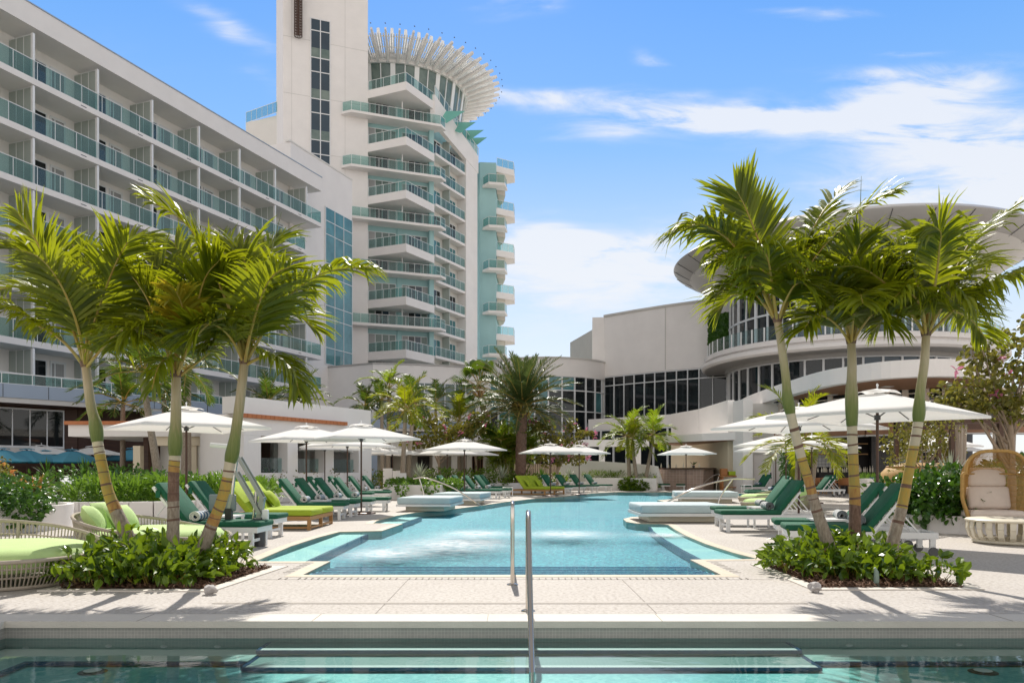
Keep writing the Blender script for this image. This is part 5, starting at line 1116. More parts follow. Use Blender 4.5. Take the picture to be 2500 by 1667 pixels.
# ---------------------------------------------------------------- pale blue pool-edge daybeds
def blue_daybed(x0, x1, y0, y1, deg, lab):
    cx, cy = (x0 + x1) / 2, (y0 + y1) / 2; w, d = (x1 - x0) / 2, (y1 - y0) / 2
    r = thing('low_daybed', lab, 'daybed', (cx, cy, 0), radians(deg), 'pale blue low daybeds'); mb = MB(); mb.box(-w + .22, w - .22, -d + .22, d - .22, .015, .155); mb.build('plinth', 'ivory', r)
    mb = MB(); mb.box(-w - .02, w + .02, -d - .02, d + .02, .158, .225); mb.build('platform', 'white', r); mb = MB(); mb.cushion(-w, w, -d, d, .228, .42, .04, .012); mb.build('mattress', 'sky_fabric', r, smooth=60)
blue_daybed(-3.30, -1.70, 23.2, 25.5, -6, 'pale blue low daybed at left pool edge, near one'); blue_daybed(-2.65, -.95, 27.8, 30.1, -8, 'pale blue low daybed at left pool edge, far one')
blue_daybed(2.98, 5.0, 18.15, 20.1, 0, 'pale blue low daybed at right pool edge, near one'); blue_daybed(6.35, 8.65, 29.5, 31.9, -8, 'pale blue low daybed at right pool edge, far one')

# ---------------------------------------------------------------- umbrellas
def make_umbrella(name, label, cat_group, canv, a=1.27, ze=2.10, zp=2.50, octo=False, trim=None):
    r = thing(name, label, 'umbrella', (0, 0, 0), 0, cat_group); ns = 8 if octo else 4
    mb = MB(); k = 7; rimr = a if octo else a * sqrt(2)
    for s_ in range(ns):
        a0, a1 = 2 * pi * s_ / ns + pi / ns * 0 + (pi / 4 if not octo else 0), 2 * pi * (s_ + 1) / ns + (pi / 4 if not octo else 0); vs = []; fs = []
        for i in range(k + 1):
            t = .12 + .88 * i / k
            for j in range(k + 1):
                u = j / k; p = Vector((cos(a0), sin(a0))).lerp(Vector((cos(a1), sin(a1))), u) * rimr * t; e = 4 * u * (1 - u)
                p *= 1 - .028 * e * t; z = zp + .0 - (zp - ze) * (t ** 1.12) - .03 * e * t * (1 - t) * 2 + .014 * e * t; vs.append((p.x, p.y, z))
        for i in range(k):
            for j in range(k): A = i * (k + 1) + j; fs.append((A, A + k + 1, A + k + 2, A + 1))
        vs += [(x * 1.002, y * 1.002, z - .045) for x, y, z in vs[k * (k + 1):]]; base = (k + 1) * (k + 1)
        for j in range(k): fs.append((k * (k + 1) + j, base + j, base + j + 1, k * (k + 1) + j + 1))
        mb.add(vs, fs)
        if trim is not None: mb.mi[-k:] = [1] * k
    can = mb.build('canopy', [canv] + ([trim] if trim else []), r, smooth=70)
    mb = MB()
    for s_ in range(ns):
        a0, a1 = 2 * pi * s_ / ns + (pi / 4 if not octo else 0), 2 * pi * (s_ + 1) / ns + (pi / 4 if not octo else 0); n = 6; vs = [(0, 0, zp + .055)]
        for j in range(n + 1): p = Vector((cos(a0), sin(a0))).lerp(Vector((cos(a1), sin(a1))), j / n) * rimr * .215; vs.append((p.x, p.y, zp - .035 + .05 * sin(pi * j / n)))
        mb.add(vs, [(0, j + 1, j + 2) for j in range(n)])
    mb.build('vent_cap', canv, can)
    mb = MB(); mb.tube([(0, 0, .05), (0, 0, zp - .03)], .024, 10); mb.build('pole', 'bronze', r, smooth=True)
    mb = MB(); mb.tube([(0, 0, zp + .05), (0, 0, zp + .12)], .012, 6); mb.lathe([(0, zp + .14), (.02, zp + .12), (.02, zp + .10), (0, zp + .09)], 8); mb.build('finial', 'white', r)
    mb = MB(); mb.lathe([(0, .075), (.06, .075), (.09, .06), (.36, .05), (.40, .035), (.41, 0)], 28); mb.build('base', 'bronze', r, smooth=50)
    rb_ = MB()
    for s_ in range(8):
        a0 = 2 * pi * s_ / 8; rr = rimr if (octo or s_ % 2) else a; c, q = cos(a0), sin(a0); rb_.bar((.05 * c, .05 * q, zp - .06), (rr * .96 * c, rr * .96 * q, ze - .012 + (zp - ze) * .035), .012, .014)
        if s_ in (1, 5): rb_.bar((.04 * c, .04 * q, zp - .42), (rr * .5 * c, rr * .5 * q, zp - (zp - ze) * .46 - .035), .014, .018)
    rb_.lathe([(0, zp - .46), (.05, zp - .46), (.05, zp - .38), (0, zp - .38)], 10); rb_.lathe([(0, zp - .09), (.05, zp - .09), (.05, zp - .02), (0, zp - .02)], 10); rb_.build('ribs', 'darkgrey', r)
    return r
UG = 'square white pool umbrellas'; um = make_umbrella('patio_umbrella', 'x', UG, 'canvas'); uu = [False]
def umb(px, peak, rz, lab, d=None, sc=1.0):
    d = d or 1.30 * FPX / (HZ - peak) * 1.0; x = (px - 1250) / FPX * d; lab = 'square white canvas umbrella ' + lab
    if not uu[0]: o = um; uu[0] = True; o.location = (x, d, 0); o.rotation_euler = (0, 0, radians(rz))
    else: o = dup(um, lab, (x, d, 0), radians(rz), sc)
    o['label'] = lab
umb(455, 997, 42, 'large at left, behind three leaning palm trunks')
umb(748, 1042, 38, 'left of the dark based one, before the cabana windows'); umb(882, 1033, 30, 'on a dark round base at the left pool side', 22.2)
umb(793, 1076, 35, 'with pole before the second cabana window', 33); umb(848, 1060, 40, 'with pole before the third cabana window', 28.6); umb(878, 1083, 42, 'just behind the dark based one, lower', 37)
umb(958, 1089, 40, 'on white pole among the garden palms', 42); umb(1134, 1071, 40, 'in front of the garden pavilion, higher one', 33); umb(1092, 1090, 40, 'behind the garden pavilion one, left and lower', 41.5); umb(1138, 1092, 42, 'behind the garden pavilion one, right and lower', 43)
umb(1344, 1082, 14, 'beside the date palm', 38); umb(1414, 1082, 10, 'right of the date palm, before the ramp wall', 40); umb(1675, 1082, 0, 'in front of the brick bar', 41)
umb(2142, 951, 41, 'largest, at right between the palm trunks', 12.9); umb(1950, 994, 38, 'overlapped by the largest at right', 16.4); umb(1919, 1057, 38, 'left in front of the service door, higher', 27.5); umb(1894, 1077, 40, 'left in front of the service door, lower', 34.5); umb(1982, 1063, 40, 'before the dark restaurant', 29.5)
umb(2273, 1058, 40, 'in shade behind the egg chair hedge, left', 28); umb(2300, 1076, 40, 'in shade behind the egg chair hedge, right', 34)
umb(101, 1088, 40, 'in shade at far left before the dark timber', 37, .96); umb(225, 1091, 40, 'in shade at far left, second from the edge', 38.5, .96); umb(489, 1096, 40, 'in shade seen through the cabana loggia', 42)
ub = make_umbrella('blue_umbrella', 'x', 'blue umbrellas with teal edging', 'canvasblue', 1.75, 1.95, 2.62, True, 'tealtrim'); ub_used = False
for px, d, lab in [(66, 34, 'at far left behind the white one'), (176, 35, 'at far left, between the two white ones'), (5, 33, 'cut by the left frame edge'), (325, 40, 'seen left in the cabana loggia'), (405, 41, 'seen in the middle of the cabana loggia'), (512, 41, 'seen right in the cabana loggia'), (110, 36.5, 'lowest and farthest at left')]:
    x = (px - 1250) / FPX * d; lab = 'blue scalloped umbrella with teal edge ' + lab
    if not ub_used: o = ub; ub_used = True; o.location = (x, d, 0); o['label'] = lab; o.scale = (.82,) * 3
    else: dup(ub, lab, (x, d, 0), radians(11 * px % 40), .82 if d < 37 else .9)

# ---------------------------------------------------------------- side tables, pool rails, lift, lounge chair, table
st = None
for x, y, lab in [(-4.9, 13.45, 'between the first two green loungers at left'), (-5.0, 20.45, 'between first loungers past the lime daybed'), (-4.8, 21.85, 'between second and third loungers past the lime daybed'), (-5.6, 32.4, 'in the back row under the cabana'), (-.2, 37.6, 'left of the far lime daybed'), (5.3, 16.7, 'between the loungers by near right blue daybed'), (5.0, 12.45, 'between the two nearest right loungers'), (12.9, 43.2, 'between loungers before the service door'), (10.6, 32.4, 'between loungers by far right blue daybed'), (-2.0, 36.4, 'beside loungers behind the vine planter')]:
    lab = 'small white side table ' + lab
    if st is None:
        st = thing('side_table', lab, 'table', (x, y, 0), 0, 'white side tables'); mb = MB(); mb.box(-.25, .25, -.25, .25, .42, .45); mb.build('table_top', 'white', st)
        for a in (-1, 1):
            for b in (-1, 1): mb = MB(); mb.box(a * .22 - .02, a * .22 + .02, b * .22 - .02, b * .22 + .02, 0, .419); mb.build('leg', 'white', st)
    else: dup(st, lab, (x, y, 0))
def flange(mb, x, y, z=0): mb.lathe([(0, z + .018), (.03, z + .018), (.055, z + .010), (.062, z + .002)], 20, x, y)
def pool_rail(pts, lab, r=.022, fl=None, base=None):
    o = thing('handrail', lab, 'handrail', (pts[0][0], pts[0][1], 0), 0, 'steel pool handrails'); mb = MB(); mb.tube(catmull(pts, 48), r, 14); mb.build('rail', 'chrome', o, True, smooth=True)
    if base: mb = MB(); mb.tube(catmull(base, 12), r, 12); mb.build('post', 'chrome', o, True, smooth=True)
    mb = MB(); flange(mb, *(fl or pts[0][:2])); mb.build('flange', 'chrome', o, True, smooth=True)
pool_rail([(0.005, 8.33, 0), (.005, 8.33, .45), (.005, 8.335, .78), (.005, 8.40, .855), (.005, 8.55, .84), (.004, 9.0, .62), (.004, 9.5, .36), (.004, 10.0, .10), (.004, 10.3, -.06)], 'steel handrail stepping down into the main pool, farther of the two in the centre', .0215)
pool_rail([(.138, 6.76, 0), (.138, 6.76, .4), (.138, 6.75, .74), (.137, 6.69, .835), (.136, 6.56, .855), (.135, 6.42, .80), (.134, 6.3, .70), (.134, 6.0, .44), (.134, 5.6, .12), (.134, 5.2, -.18), (.134, 5.05, -.30)], 'steel handrail stepping down into the front pool, nearest in the centre', .0215)
def arch(p0, top, mid, end, base, lab): pool_rail([p0, top, mid, end], lab, .024, base[0][:2], base)
arch((-3.42, 27.2, .95), (-2.95, 27.15, .965), (-2.0, 26.95, .62), (-1.05, 26.8, .02), [(-3.02, 27.15, 0), (-3.06, 27.15, .45), (-3.2, 27.15, .95)], 'arched steel handrail over the left blue daybeds')
arch((7.2, 23.3, .97), (6.35, 23.2, .955), (5.2, 23.0, .64), (4.0, 22.8, .02), [(6.05, 23.2, 0), (6.15, 23.2, .45), (6.5, 23.2, .96)], 'arched steel handrail over the right blue daybeds')
arch((12.7, 47, 1.02), (12.2, 47, 1.0), (11.6, 46.8, .66), (10.9, 46.2, .02), [(12.2, 47, 0), (12.25, 47, .5), (12.4, 47, 1.01)], 'arched steel handrail in front of the wooden service stand')

def pool_lift():
    D = 12.6; P = lambda x, y, dd=0: pd(x, y, D + dd); b = P(632, 1325); b.z = 0
    r = thing('pool_lift', 'grey steel pool access lift with hanging seat behind left palm', 'pool lift', b)
    rb = lambda mb, n, m, **k: mb.build(n, m, r, True, **k)
    mb = MB(); mb.lathe([(0, 0), (.10, 0), (.10, .42), (.09, .45), (0, .45)], 16, b.x, b.y); mb.v = [(x, y, z) for x, y, z in mb.v]; rb(mb, 'base', 'darkgrey', smooth=40)
    mb = MB(); t = P(641, 1212); mb.bar(Vector((b.x, b.y, .40)), t, .085, .10); rb(mb, 'mast', 'liftgrey')
    for p, q in ((P(645, 1220), P(585, 1116)), (P(638, 1255), P(578, 1152))):
        for dy in (-.075, .055): mb = MB(); mb.bar(p + Vector((0, dy, 0)), q + Vector((0, dy, 0)), .025, .075, (0, 1, 0)) if False else mb.bar(p + Vector((0, dy, 0)), q + Vector((0, dy, 0)), .02, .055); rb(mb, 'arm', 'liftgrey')
    mb = MB(); mb.tube([P(626, 1200), P(613, 1308)], .022, 8); mb.tube([P(626, 1200), P(622, 1240)], .032, 8); rb(mb, 'actuator', 'chrome', smooth=True)
    mb = MB(); mb.tube(catmull([P(567, 1206), P(574, 1150), P(581, 1104), P(581, 1094), P(574, 1089), P(515, 1086)], 30), .025, 10); rb(mb, 'seat_hanger', 'chrome', smooth=True)
    mb = MB(); mb.tube([P(560, 1090), P(514, 1086)], .04, 10); rb(mb, 'hand_grip', 'white', smooth=True)
    q = P(543, 1227); mb = MB(); mb.cushion(q.x - .22, q.x + .22, q.y - .02, q.y + .03, q.z - .135, q.z + .135, .025); rb(mb, 'seat_back', 'liftseat', smooth=60)
    s = P(500, 1276); mb = MB(); mb.cushion(s.x - .30, s.x + .28, s.y - .22, s.y + .22, s.z - .035, s.z + .03, .03); rb(mb, 'seat', 'liftgrey', smooth=60)
    mb = MB(); k = P(559, 1262); mb.box(k.x - .05, k.x + .05, k.y - .05, k.y + .05, k.z - .14, k.z + .14); rb(mb, 'seat_bracket', 'black'); mb = MB(); mb.bar(P(559, 1240), P(567, 1206), .05, .05); rb(mb, 'bracket_arm', 'liftgrey')
    mb = MB(); k = P(651, 1255); mb.cushion(k.x - .05, k.x + .05, k.y - .09, k.y - .03, k.z - .08, k.z + .08, .015); rb(mb, 'control_box', 'white', smooth=60)
    mb = MB()
    for px in (614, 628): k = P(px, 1305); mb.box(k.x - .035, k.x + .035, k.y - .035, k.y + .035, 0, .10)
    rb(mb, 'battery_box', 'black')
pool_lift()

def egg_chair():
    r = thing('egg_chair', 'tall golden wicker egg chair with cream cushions at the right edge', 'chair', (9.02, 14.75, 0), radians(-8))
    # shell: opening faces -y
    def sec(u, v):   # u -1..1 across, v 0..1 bottom to top ring
        w = .60 * (1 - .12 * max(0, .25 - v) / .25) * (1 - .55 * max(0, v - .62) ** 2 / .145); return w
    n, mrows = 22, 12; vs = []; grid = []
    for i in range(n + 1):
        a = pi * i / n                     # sweep left -> back -> right
        row = []
        for j in range(mrows + 1):
            v = j / mrows; z = .30 + 1.28 * v; hw = .47 + .13 * min(1, v / .3); top = max(0, v - .62) / .38
            x = -hw * cos(a) * (1 - .10 * top ** 3); y = .55 * sin(a) * (1 - .18 * v) - .16 - .42 * top ** 2 * sin(a); zz = z
            row.append(Vector((x, y, zz - (.40 * top) * (1 - sqrt(max(0, 1 - abs(cos(a)) ** 3.2))))))
        grid.append(row)
    mb = MB()
    for i in range(0, n * 4 + 1):
        t = i / 4; k = min(int(t), n - 1); f = t - k; pts = [grid[k][j].lerp(grid[k + 1][j], f) for j in range(mrows + 1)]; mb.tube(pts, .0065, 4, False)
    for j in range(0, mrows + 1, 1): mb.tube([grid[i][j] for i in range(n + 1)], .005, 4, False)
    mb.build('woven_shell', 'wicker', r)
    mb = MB(); rim = [grid[0][j] for j in range(mrows + 1)] + [grid[i][mrows] for i in range(1, n)] + [grid[n][j] for j in range(mrows, -1, -1)]; mb.tube(rim, .032, 10); mb.build('rim', 'wicker', r, smooth=True)
    mb = MB(); mb.tube([grid[i][8] + Vector((0, -.03, 0)) for i in range(1, n)], .016, 8); mb.tube([grid[i][0] for i in range(n + 1)], .03, 8); mb.tube([grid[0][0], grid[n][0]], .03, 8); mb.build('frame_hoop', 'wicker', r, smooth=True)
    for x, y in ((-.42, -.15), (.42, -.15), (-.36, .32), (.36, .32)): mb = MB(); mb.tube([(x, y, 0), (x * .95, y, .31)], .014, 8); mb.build('leg', 'bronze', r)
    mb = MB(); mb.cushion(-.47, .47, -.28, .36, .33, .47, .06, .02); mb.build('seat_cushion', 'creamcush', r, smooth=60)
    rot = Matrix.Rotation(radians(-14), 3, 'X'); mb = MB(); mb.cushion(-.38, .38, -.09, .07, .02, .46, .06); mb.cushion(-.35, .35, -.09, .06, .455, .83, .07); mb.v = [tuple(Vector((0, .16, .46)) + rot @ Vector(p)) for p in mb.v]; mb.build('back_cushion', 'creamcush', r, smooth=60)
    t = thing('round_table', 'low round ivory table with open ribbed sides at the right edge', 'table', (8.35, 13.15, 0)); R = .68; mb = MB(); mb.lathe([(0, .36), (R - .02, .36), (R, .375), (R, .395), (R - .02, .41), (0, .41)], 48); mb.build('table_top', 'ivory', t, smooth=40)
    mb = MB()
    for k in range(24):
        a = 2 * pi * k / 24; c, s_ = cos(a), sin(a); prev = None
        for rr, z in ((R - .03, .359), (R - .02, .25), (R - .06, .12), (R - .14, .05)):
            p = Vector((rr * c, rr * s_, z))
            if prev is not None: mb.bar(prev, p, .085, .025, (c, s_, .2))
            prev = p
    mb.build('rib', 'ivory', t); mb = MB(); mb.lathe([(0, .01), (R - .12, .01), (R - .10, .03), (R - .12, .065), (0, .065)], 40); mb.build('base', 'ivory', t, smooth=40)
egg_chair()

def right_back():
    a = pd(2117, 1200, 29.5); b = pd(2205, 1200, 29.5); r = thing('planter_bench', 'white planter bench topped with grass between the right palms', 'bench', (a.x, 29.5, 0)); mb = MB(); mb.box(a.x, a.x + .85, 29.5, 31, 0, .92); mb.box(a.x, b.x + 2, 30.2, 31, 0, .919); mb.build('planter', 'stucco', r, True); mb = MB(); mb.box(a.x + .5, b.x + 2, 29.0, 30.19, 0, .44); mb.build('seat', 'stucco', r, True)
    mb = MB(); rg = random.Random(5)
    for k in range(500):
        x = a.x + rg.random() * (b.x + 1.5 - a.x); y = 30.25 + .7 * rg.random(); h = .12 + .16 * rg.random(); dx, dy = rg.uniform(-.1, .1), rg.uniform(-.1, .1); mb.add([(x - .015, y, .92), (x + .015, y, .92), (x + dx, y + dy, .92 + h)], [(0, 1, 2)])
    mb.build('grass_tuft', 'leafbright', r, True)
    for px, m, lab in ((2143, 'tealcush', 'dark teal'), (2170, 'pinkcush', 'pink ribbed')):
        c = pd(px + 3, 1182, 29.9); mb = MB(); mb.pillow((0, 0, 0), .55, .52, .2, Matrix.Rotation(radians(78), 3, 'X')); o = mb.build('throw_pillow', m, smooth=True, fix=True); o.location = (c.x, 30.05, .72); tag(o, lab + ' cushion leaning on the white planter bench', 'cushion')
    # curtained cabana
    y = 20; X = lambda px: pd(px, 1100, y).x; r = thing('curtained_cabana', 'dark framed garden cabana with tied linen curtains behind the egg chair', 'cabana', (X(2325), y, 0))
    mb = MB(); mb.box(X(2322), X(2322) + 3.4, y, y + .12, 2.42, 2.62); mb.box(X(2322), X(2322) + .12, y + .121, y + 3, 2.42, 2.62); mb.box(X(2322), X(2322) + 3.4, y + 2.9, y + 3.02, 2.42, 2.62); mb.build('beam', 'bronze', r, True)
    for x in (X(2322), X(2440)):
        for yy in (y, y + 2.9): mb = MB(); mb.box(x, x + .11, yy + .005, yy + .115, 0, 2.418); mb.build('post', 'bronze', r, True)
    for x0, x1, tw_ in ((2332, 2372, -.18), (2434, 2456, .05), (2458, 2492, -.2)):
        mb = MB(); n = 22; vs = []; fs = []; xa, xb = X(x0), X(x1)
        for i in range(n + 1):
            for k, z in enumerate((2.40, 1.6, .9, .5, .05)):
                pinch = (0, .12, .34, .42, .36)[k]; u = i / n; x = xa + (xb - xa) * (u * (1 - pinch) + pinch * (.5 + tw_)); vs.append((x, y + .17 + .05 * sin(u * 26), z))
        for i in range(n):
            for k in range(4): A = i * 5 + k; fs.append((A, A + 1, A + 6, A + 5))
        mb.add(vs, fs); mb.build('curtain', 'creamcush', r, True, smooth=True)
    # golden woven canopied seats behind the hedge
    for px, d, w, lab in ((2232, 21.5, .95, 'left'), (2290, 22.5, .8, 'right')):
        p = pd(px, 1135, d); o = thing('canopied_seat', 'golden wicker canopied seat behind the dark hedge, %s one' % lab, 'seat', (p.x, d, 0), 0, 'golden canopied seats'); mb = MB(); mb.lathe([(w * .6, .1), (w, .35), (w, .8), (w * .93, 1.1), (w * .72, 1.32), (w * .35, 1.42), (0, 1.44)], 28); mb.build('shell', 'wicker', o, smooth=60); mb = MB(); mb.lathe([(w + .01, .78), (w + .03, .8), (w + .01, .84)], 28); mb.lathe([(w * .73, 1.31), (w * .75, 1.335), (w * .70, 1.35)], 28); mb.build('rim', 'teak', o)
    # restaurant furniture
    ch = None; rg = random.Random(8)
    for i, (px, d, rz) in enumerate([(2035, 40.5, 20), (2060, 41.5, 160), (2020, 42.5, -20), (1998, 41, 30), (2084, 42.2, 170), (2110, 41.2, 10)]):
        x = pd(px, 1100, d).x; lab = 'brown woven dining chair in the shaded restaurant, %s from the left' % ['fourth', 'fifth', 'third', 'first', 'sixth', 'seventh'][i]
        if ch is None:
            ch = thing('dining_chair', lab, 'chair', (x, d, 0), radians(rz), 'brown dining chairs'); mb = MB(); mb.cushion(-.27, .27, -.25, .25, .42, .48, .02); mb.build('seat', 'darkwood', ch)
            mb = MB(); mb.arc(0, 0, [(.27, .48), (.30, .48), (.33, .86), (.30, .86)], 20, 160, 12); mb.arc(0, 0, [(.26, .60), (.30, .60), (.30, .66), (.26, .66)], -20, 200, 14); mb.build('backrest', 'bronzewood', ch)
            for a in (-.22, .22):
                for b in (-.2, .2): mb = MB(); mb.tube([(a * 1.1, b * 1.1, 0), (a, b, .419)], .02, 6); mb.build('leg', 'teak', ch)
        else: dup(ch, lab, (x, d, 0), radians(rz))
    tb = None
    for px, d, lab in ((2062, 42, 'left, under the bottles'), (2155, 41, 'right, behind the planter bench')):
        x = pd(px, 1100, d).x; lab = 'white topped dining table in the restaurant, ' + lab
        if tb is None: tb = thing('dining_table', lab, 'table', (x, d, 0), 0, 'restaurant tables'); mb = MB(); mb.lathe([(0, .72), (.55, .72), (.55, .75), (0, .75)], 24); mb.build('table_top', 'white', tb); mb = MB(); mb.lathe([(0, 0), (.3, 0), (.28, .03), (.04, .05), (.04, .719), (0, .719)], 14); mb.build('pedestal', 'darkgrey', tb)
        else: dup(tb, lab, (x, d, 0))
    bt = None
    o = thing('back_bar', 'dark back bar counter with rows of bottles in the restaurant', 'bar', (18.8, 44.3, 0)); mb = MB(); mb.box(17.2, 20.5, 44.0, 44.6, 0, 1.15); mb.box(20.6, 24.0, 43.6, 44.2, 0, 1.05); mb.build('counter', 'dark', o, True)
    for k in range(26):
        if bt is None: mb = MB(); mb.lathe([(0, 0), (.045, 0), (.045, .2), (.016, .26), (.016, .34), (0, .34)], 8); bt = mb.build('bottle', 'ivory', smooth=True); q = bt
        else: q = bt.copy(); COL.objects.link(q)
        q.location = (17.3 + 3.1 * (k / 26) + .05 * rg.random(), 44.3 + .2 * rg.random(), 1.152); q.scale = (1, 1, .7 + .5 * rg.random()); tag(q, 'bottle standing on the dark back bar of the restaurant', 'bottle', 'bottles on the back bar')
    # white metal loungers in the shaded garden at the left
    for px, d, lab in ((200, 24, 'right one'), (128, 24.5, 'left one')):
        x = pd(px, 1180, d).x; o = thing('white_lounger', 'white mesh lounger raised in the shaded garden at left, ' + lab, 'sun lounger', (x, d, .0), radians(-15), 'white loungers in the garden'); mb = MB(); mb.bar((-.1, 0, .45), (-.55, 0, 1.0), .6, .04, (1, 0, 1)); mb.build('backrest', 'white', o); mb = MB(); mb.box(-.1, 1.0, -.3, .3, .40, .45); mb.build('seat', 'white', o); mb = MB(); mb.tube(catmull([(.2, -.33, .42), (.15, -.33, .62), (-.05, -.33, .66), (-.25, -.33, .5)], 12), .02, 6); mb.build('armrest', 'white', o)
        for a in (-.3, .9): mb = MB(); mb.box(a - .02, a + .02, -.3, .3, 0, .399); mb.build('leg', 'white', o)
right_back()
# ---------------------------------------------------------------- palms
def frond(mb, pts, rng, L=.64, n=58, w=.042, pet=.27, face=0.0, droop=.34, r0=.019, mi=0, mp=1, tipL=.45, seg=4, flat_=.12):
    C = catmull(pts, 26); mb.cur = mp; mb.tube(C, [r0 * (1 - .85 * i / 26) + .002 for i in range(27)], 5); mb.cur = mi
    for i in range(n):
        s = pet + (1 - pet) * (i + .5) / n; t = s * 26; k = min(int(t), 25); p0 = C[k].lerp(C[k + 1], t - k); T = (C[min(k + 1, 26)] - C[max(k - 1, 0)]).normalized()
        S0 = T.cross(Vector((0, 0, 1))); S1 = T.cross(Vector((0, -1, 0)))
        if S0.length < .25: S0 = S1
        S0 = S0.normalized(); S1 = S1.normalized()
        if S0.dot(S1) < 0: S1 = -S1
        Sd = (S0 * (1 - face) + S1 * face).normalized(); Nn = Sd.cross(T); q = (s - pet) / (1 - pet)
        if Nn.z < 0: Nn = -Nn
        prof = (.55 + .45 * sin(pi * min(1, q * 1.25 + .12))) if q < .7 else (1 - (q - .7) / .3 * (1 - tipL))
        for sg in (1, -1):
            if rng.random() < .03: continue
            a = radians(28 + 34 * q + rng.uniform(-7, 7)); d = (Sd * sg * cos(a) + T * sin(a) + Nn * (flat_ + rng.uniform(-.12, .2))).normalized(); ln = L * prof * rng.uniform(.82, 1.12); p = p0.copy(); g = droop * rng.uniform(.6, 1.4)
            if rng.random() < .06: g *= 3
            tw = rng.uniform(-.5, .5); ww = w * rng.uniform(.75, 1.15) * (.6 + .4 * prof); vs = []; cur = d
            wd = [.35, 1, .95, .62, .04] if seg == 4 else [.5, 1, .05]
            for j in range(seg + 1):
                B = cur.cross(Nn); B = B.normalized() if B.length > .05 else T
                B = (B * cos(tw) + Nn * sin(tw)).normalized() * (ww / 2 * wd[j]); vs += [p - B, p + B]; p = p + cur * (ln / seg); cur = (cur + Vector((0, 0, -g * (.35 + .9 * j / seg)))).normalized()
            mb.add(vs, [(2 * j, 2 * j + 1, 2 * j + 3, 2 * j + 2) for j in range(seg)])
def spear(mb, pts, r): mb.tube(catmull(pts, 12), [r * (1 - i / 12) + .002 for i in range(13)], 6)

def ringed_trunk(r, path, rad, zones, n_r=15):
    """banded trunk; zones = list of (fraction, material index) from the foot up"""
    C = catmull(path, 150); rr = []; mis = []
    for i in range(151):
        f = i / 150; base = rad[0] * (1 + .28 * max(0, 1 - f / .22) ** 1.5) + (rad[1] - rad[0]) * min(1, f * 1.5) ** .8; ph = (f ** .9 * n_r) % 1
        m = next(z for lim, z in zones if f <= lim)
        if ph < .15 and f > .06: rr.append(base * 1.04); mis.append(5 if (m >= 2 or f > .45) else m)
        else: rr.append(base * (1 + .02 * (ph))); mis.append(m)
    # ragged bands so that every ring tilts a little
    mb = MB(); nn = 16; rg = random.Random(int(path[0][0] * 1000)); vs = []; up = Vector((0, -1, 0)); tl = [rg.uniform(-.012, .012) for _ in range(n_r + 2)]
    for i, p in enumerate(C):
        t = (C[min(i + 1, 150)] - C[max(i - 1, 0)]).normalized(); u = (up - t * up.dot(t)).normalized(); sd = t.cross(u); tilt = tl[int((i / 150) ** .9 * n_r)]
        for k in range(nn): a = 2 * pi * k / nn; vs.append(p + (sd * cos(a) + u * sin(a)) * rr[i] + t * tilt * cos(a + i * .002))
    fs = []; mi = []
    for i in range(150):
        for k in range(nn): k2 = (k + 1) % nn; fs.append((i * nn + k, i * nn + k2, (i + 1) * nn + k2, (i + 1) * nn + k)); mi.append(mis[i])
    mb.v = [tuple(p) for p in vs]; mb.f = [list(f) for f in fs]; mb.mi = mi
    return mb.build('trunk', ['bark', 'barkbrown', 'barkorange', 'barkyellow', 'barkpale', 'scar'], r, True, smooth=True)

def hero_palm(label, D, tr, shaft_px, fronds, zones, rad, seed, spears=(), yellow=()):
    P = lambda p, d=0: pd(p[0], p[1], D + d)
    foot = P(tr[0]); root = gp(tr[0][0], 1500); fx = foot.x; r = thing('palm_tree', label, 'palm', (fx + (foot.x - P(tr[1]).x) * .3, D, 0), 0, 'leaning planter palms')
    path = [Vector((foot.x + (foot.x - P(tr[1]).x) * .55, D, -.02))] + [P(p) for p in tr]; ringed_trunk(r, path, rad, zones)
    top = P(shaft_px[-1]); mb = MB(); sp = [P(tr[-1])] + [P(p) for p in shaft_px]; C = catmull(sp, 20); R0 = rad[1]
    mb.tube(C, [R0 * (1.02 + .30 * sin(pi * min(1, (i / 20) * 2.2 + .05)) ** 1.0 * (1 if i / 20 < .45 else .0) - (.10 * i / 20)) if i / 20 < .45 else R0 * (1.0 - .30 * (i / 20 - .4)) for i in range(21)], 14); mb.build('crownshaft', 'crownshaft', r, True, smooth=True)
    mb = MB(); rg = random.Random(seed)
    for k in range(9): a = 2 * pi * k / 9; q = top + Vector((cos(a), sin(a), 0)) * R0 * .8; mb.bar(q - Vector((0, 0, .035)), q + Vector((.012 * cos(a), .012 * sin(a), .02 + .05 * rg.random())), .04, .010, (cos(a), sin(a), 0))
    mb.build('leaf_sheath', 'barkbrown', r, True)
    for fi, f in enumerate(fronds):
        px, dd = f[0], f[1]; kw = f[2] if len(f) > 2 else {}; m = len(px); pts = [top + Vector((0, 0, -.05))] + [P(p, dd * (i + 1) / m) for i, p in enumerate(px)]
        Cc = catmull(pts, 40)[:36]; pts = [Cc[0], Cc[7], Cc[14], Cc[21], Cc[28], Cc[35]]
        mb = MB(); frond(mb, pts, random.Random(seed * 31 + fi), **kw); mb.build('frond', ['frondyellow' if fi in yellow else 'frond', 'petiole'], r, True)
    for s_ in spears: mb = MB(); spear(mb, [top] + [P(p) for p in s_], .022); mb.build('spear_leaf', 'shaft', r, True)
    return r
ZL1 = [(.42, 0), (.50, 2), (.84, 3), (1.01, 4)]; ZL2 = [(.60, 0), (.78, 1), (.84, 2), (.92, 3), (1.01, 4)]; ZL3 = [(.52, 0), (.60, 2), (.88, 3), (1.01, 4)]
ZR1 = [(.60, 0), (.70, 2), (.80, 3), (1.01, 4)]; ZR2 = [(.30, 0), (.46, 1), (.56, 2), (.78, 3), (1.01, 4)]; ZR3 = [(.56, 0), (.80, 3), (1.01, 4)]
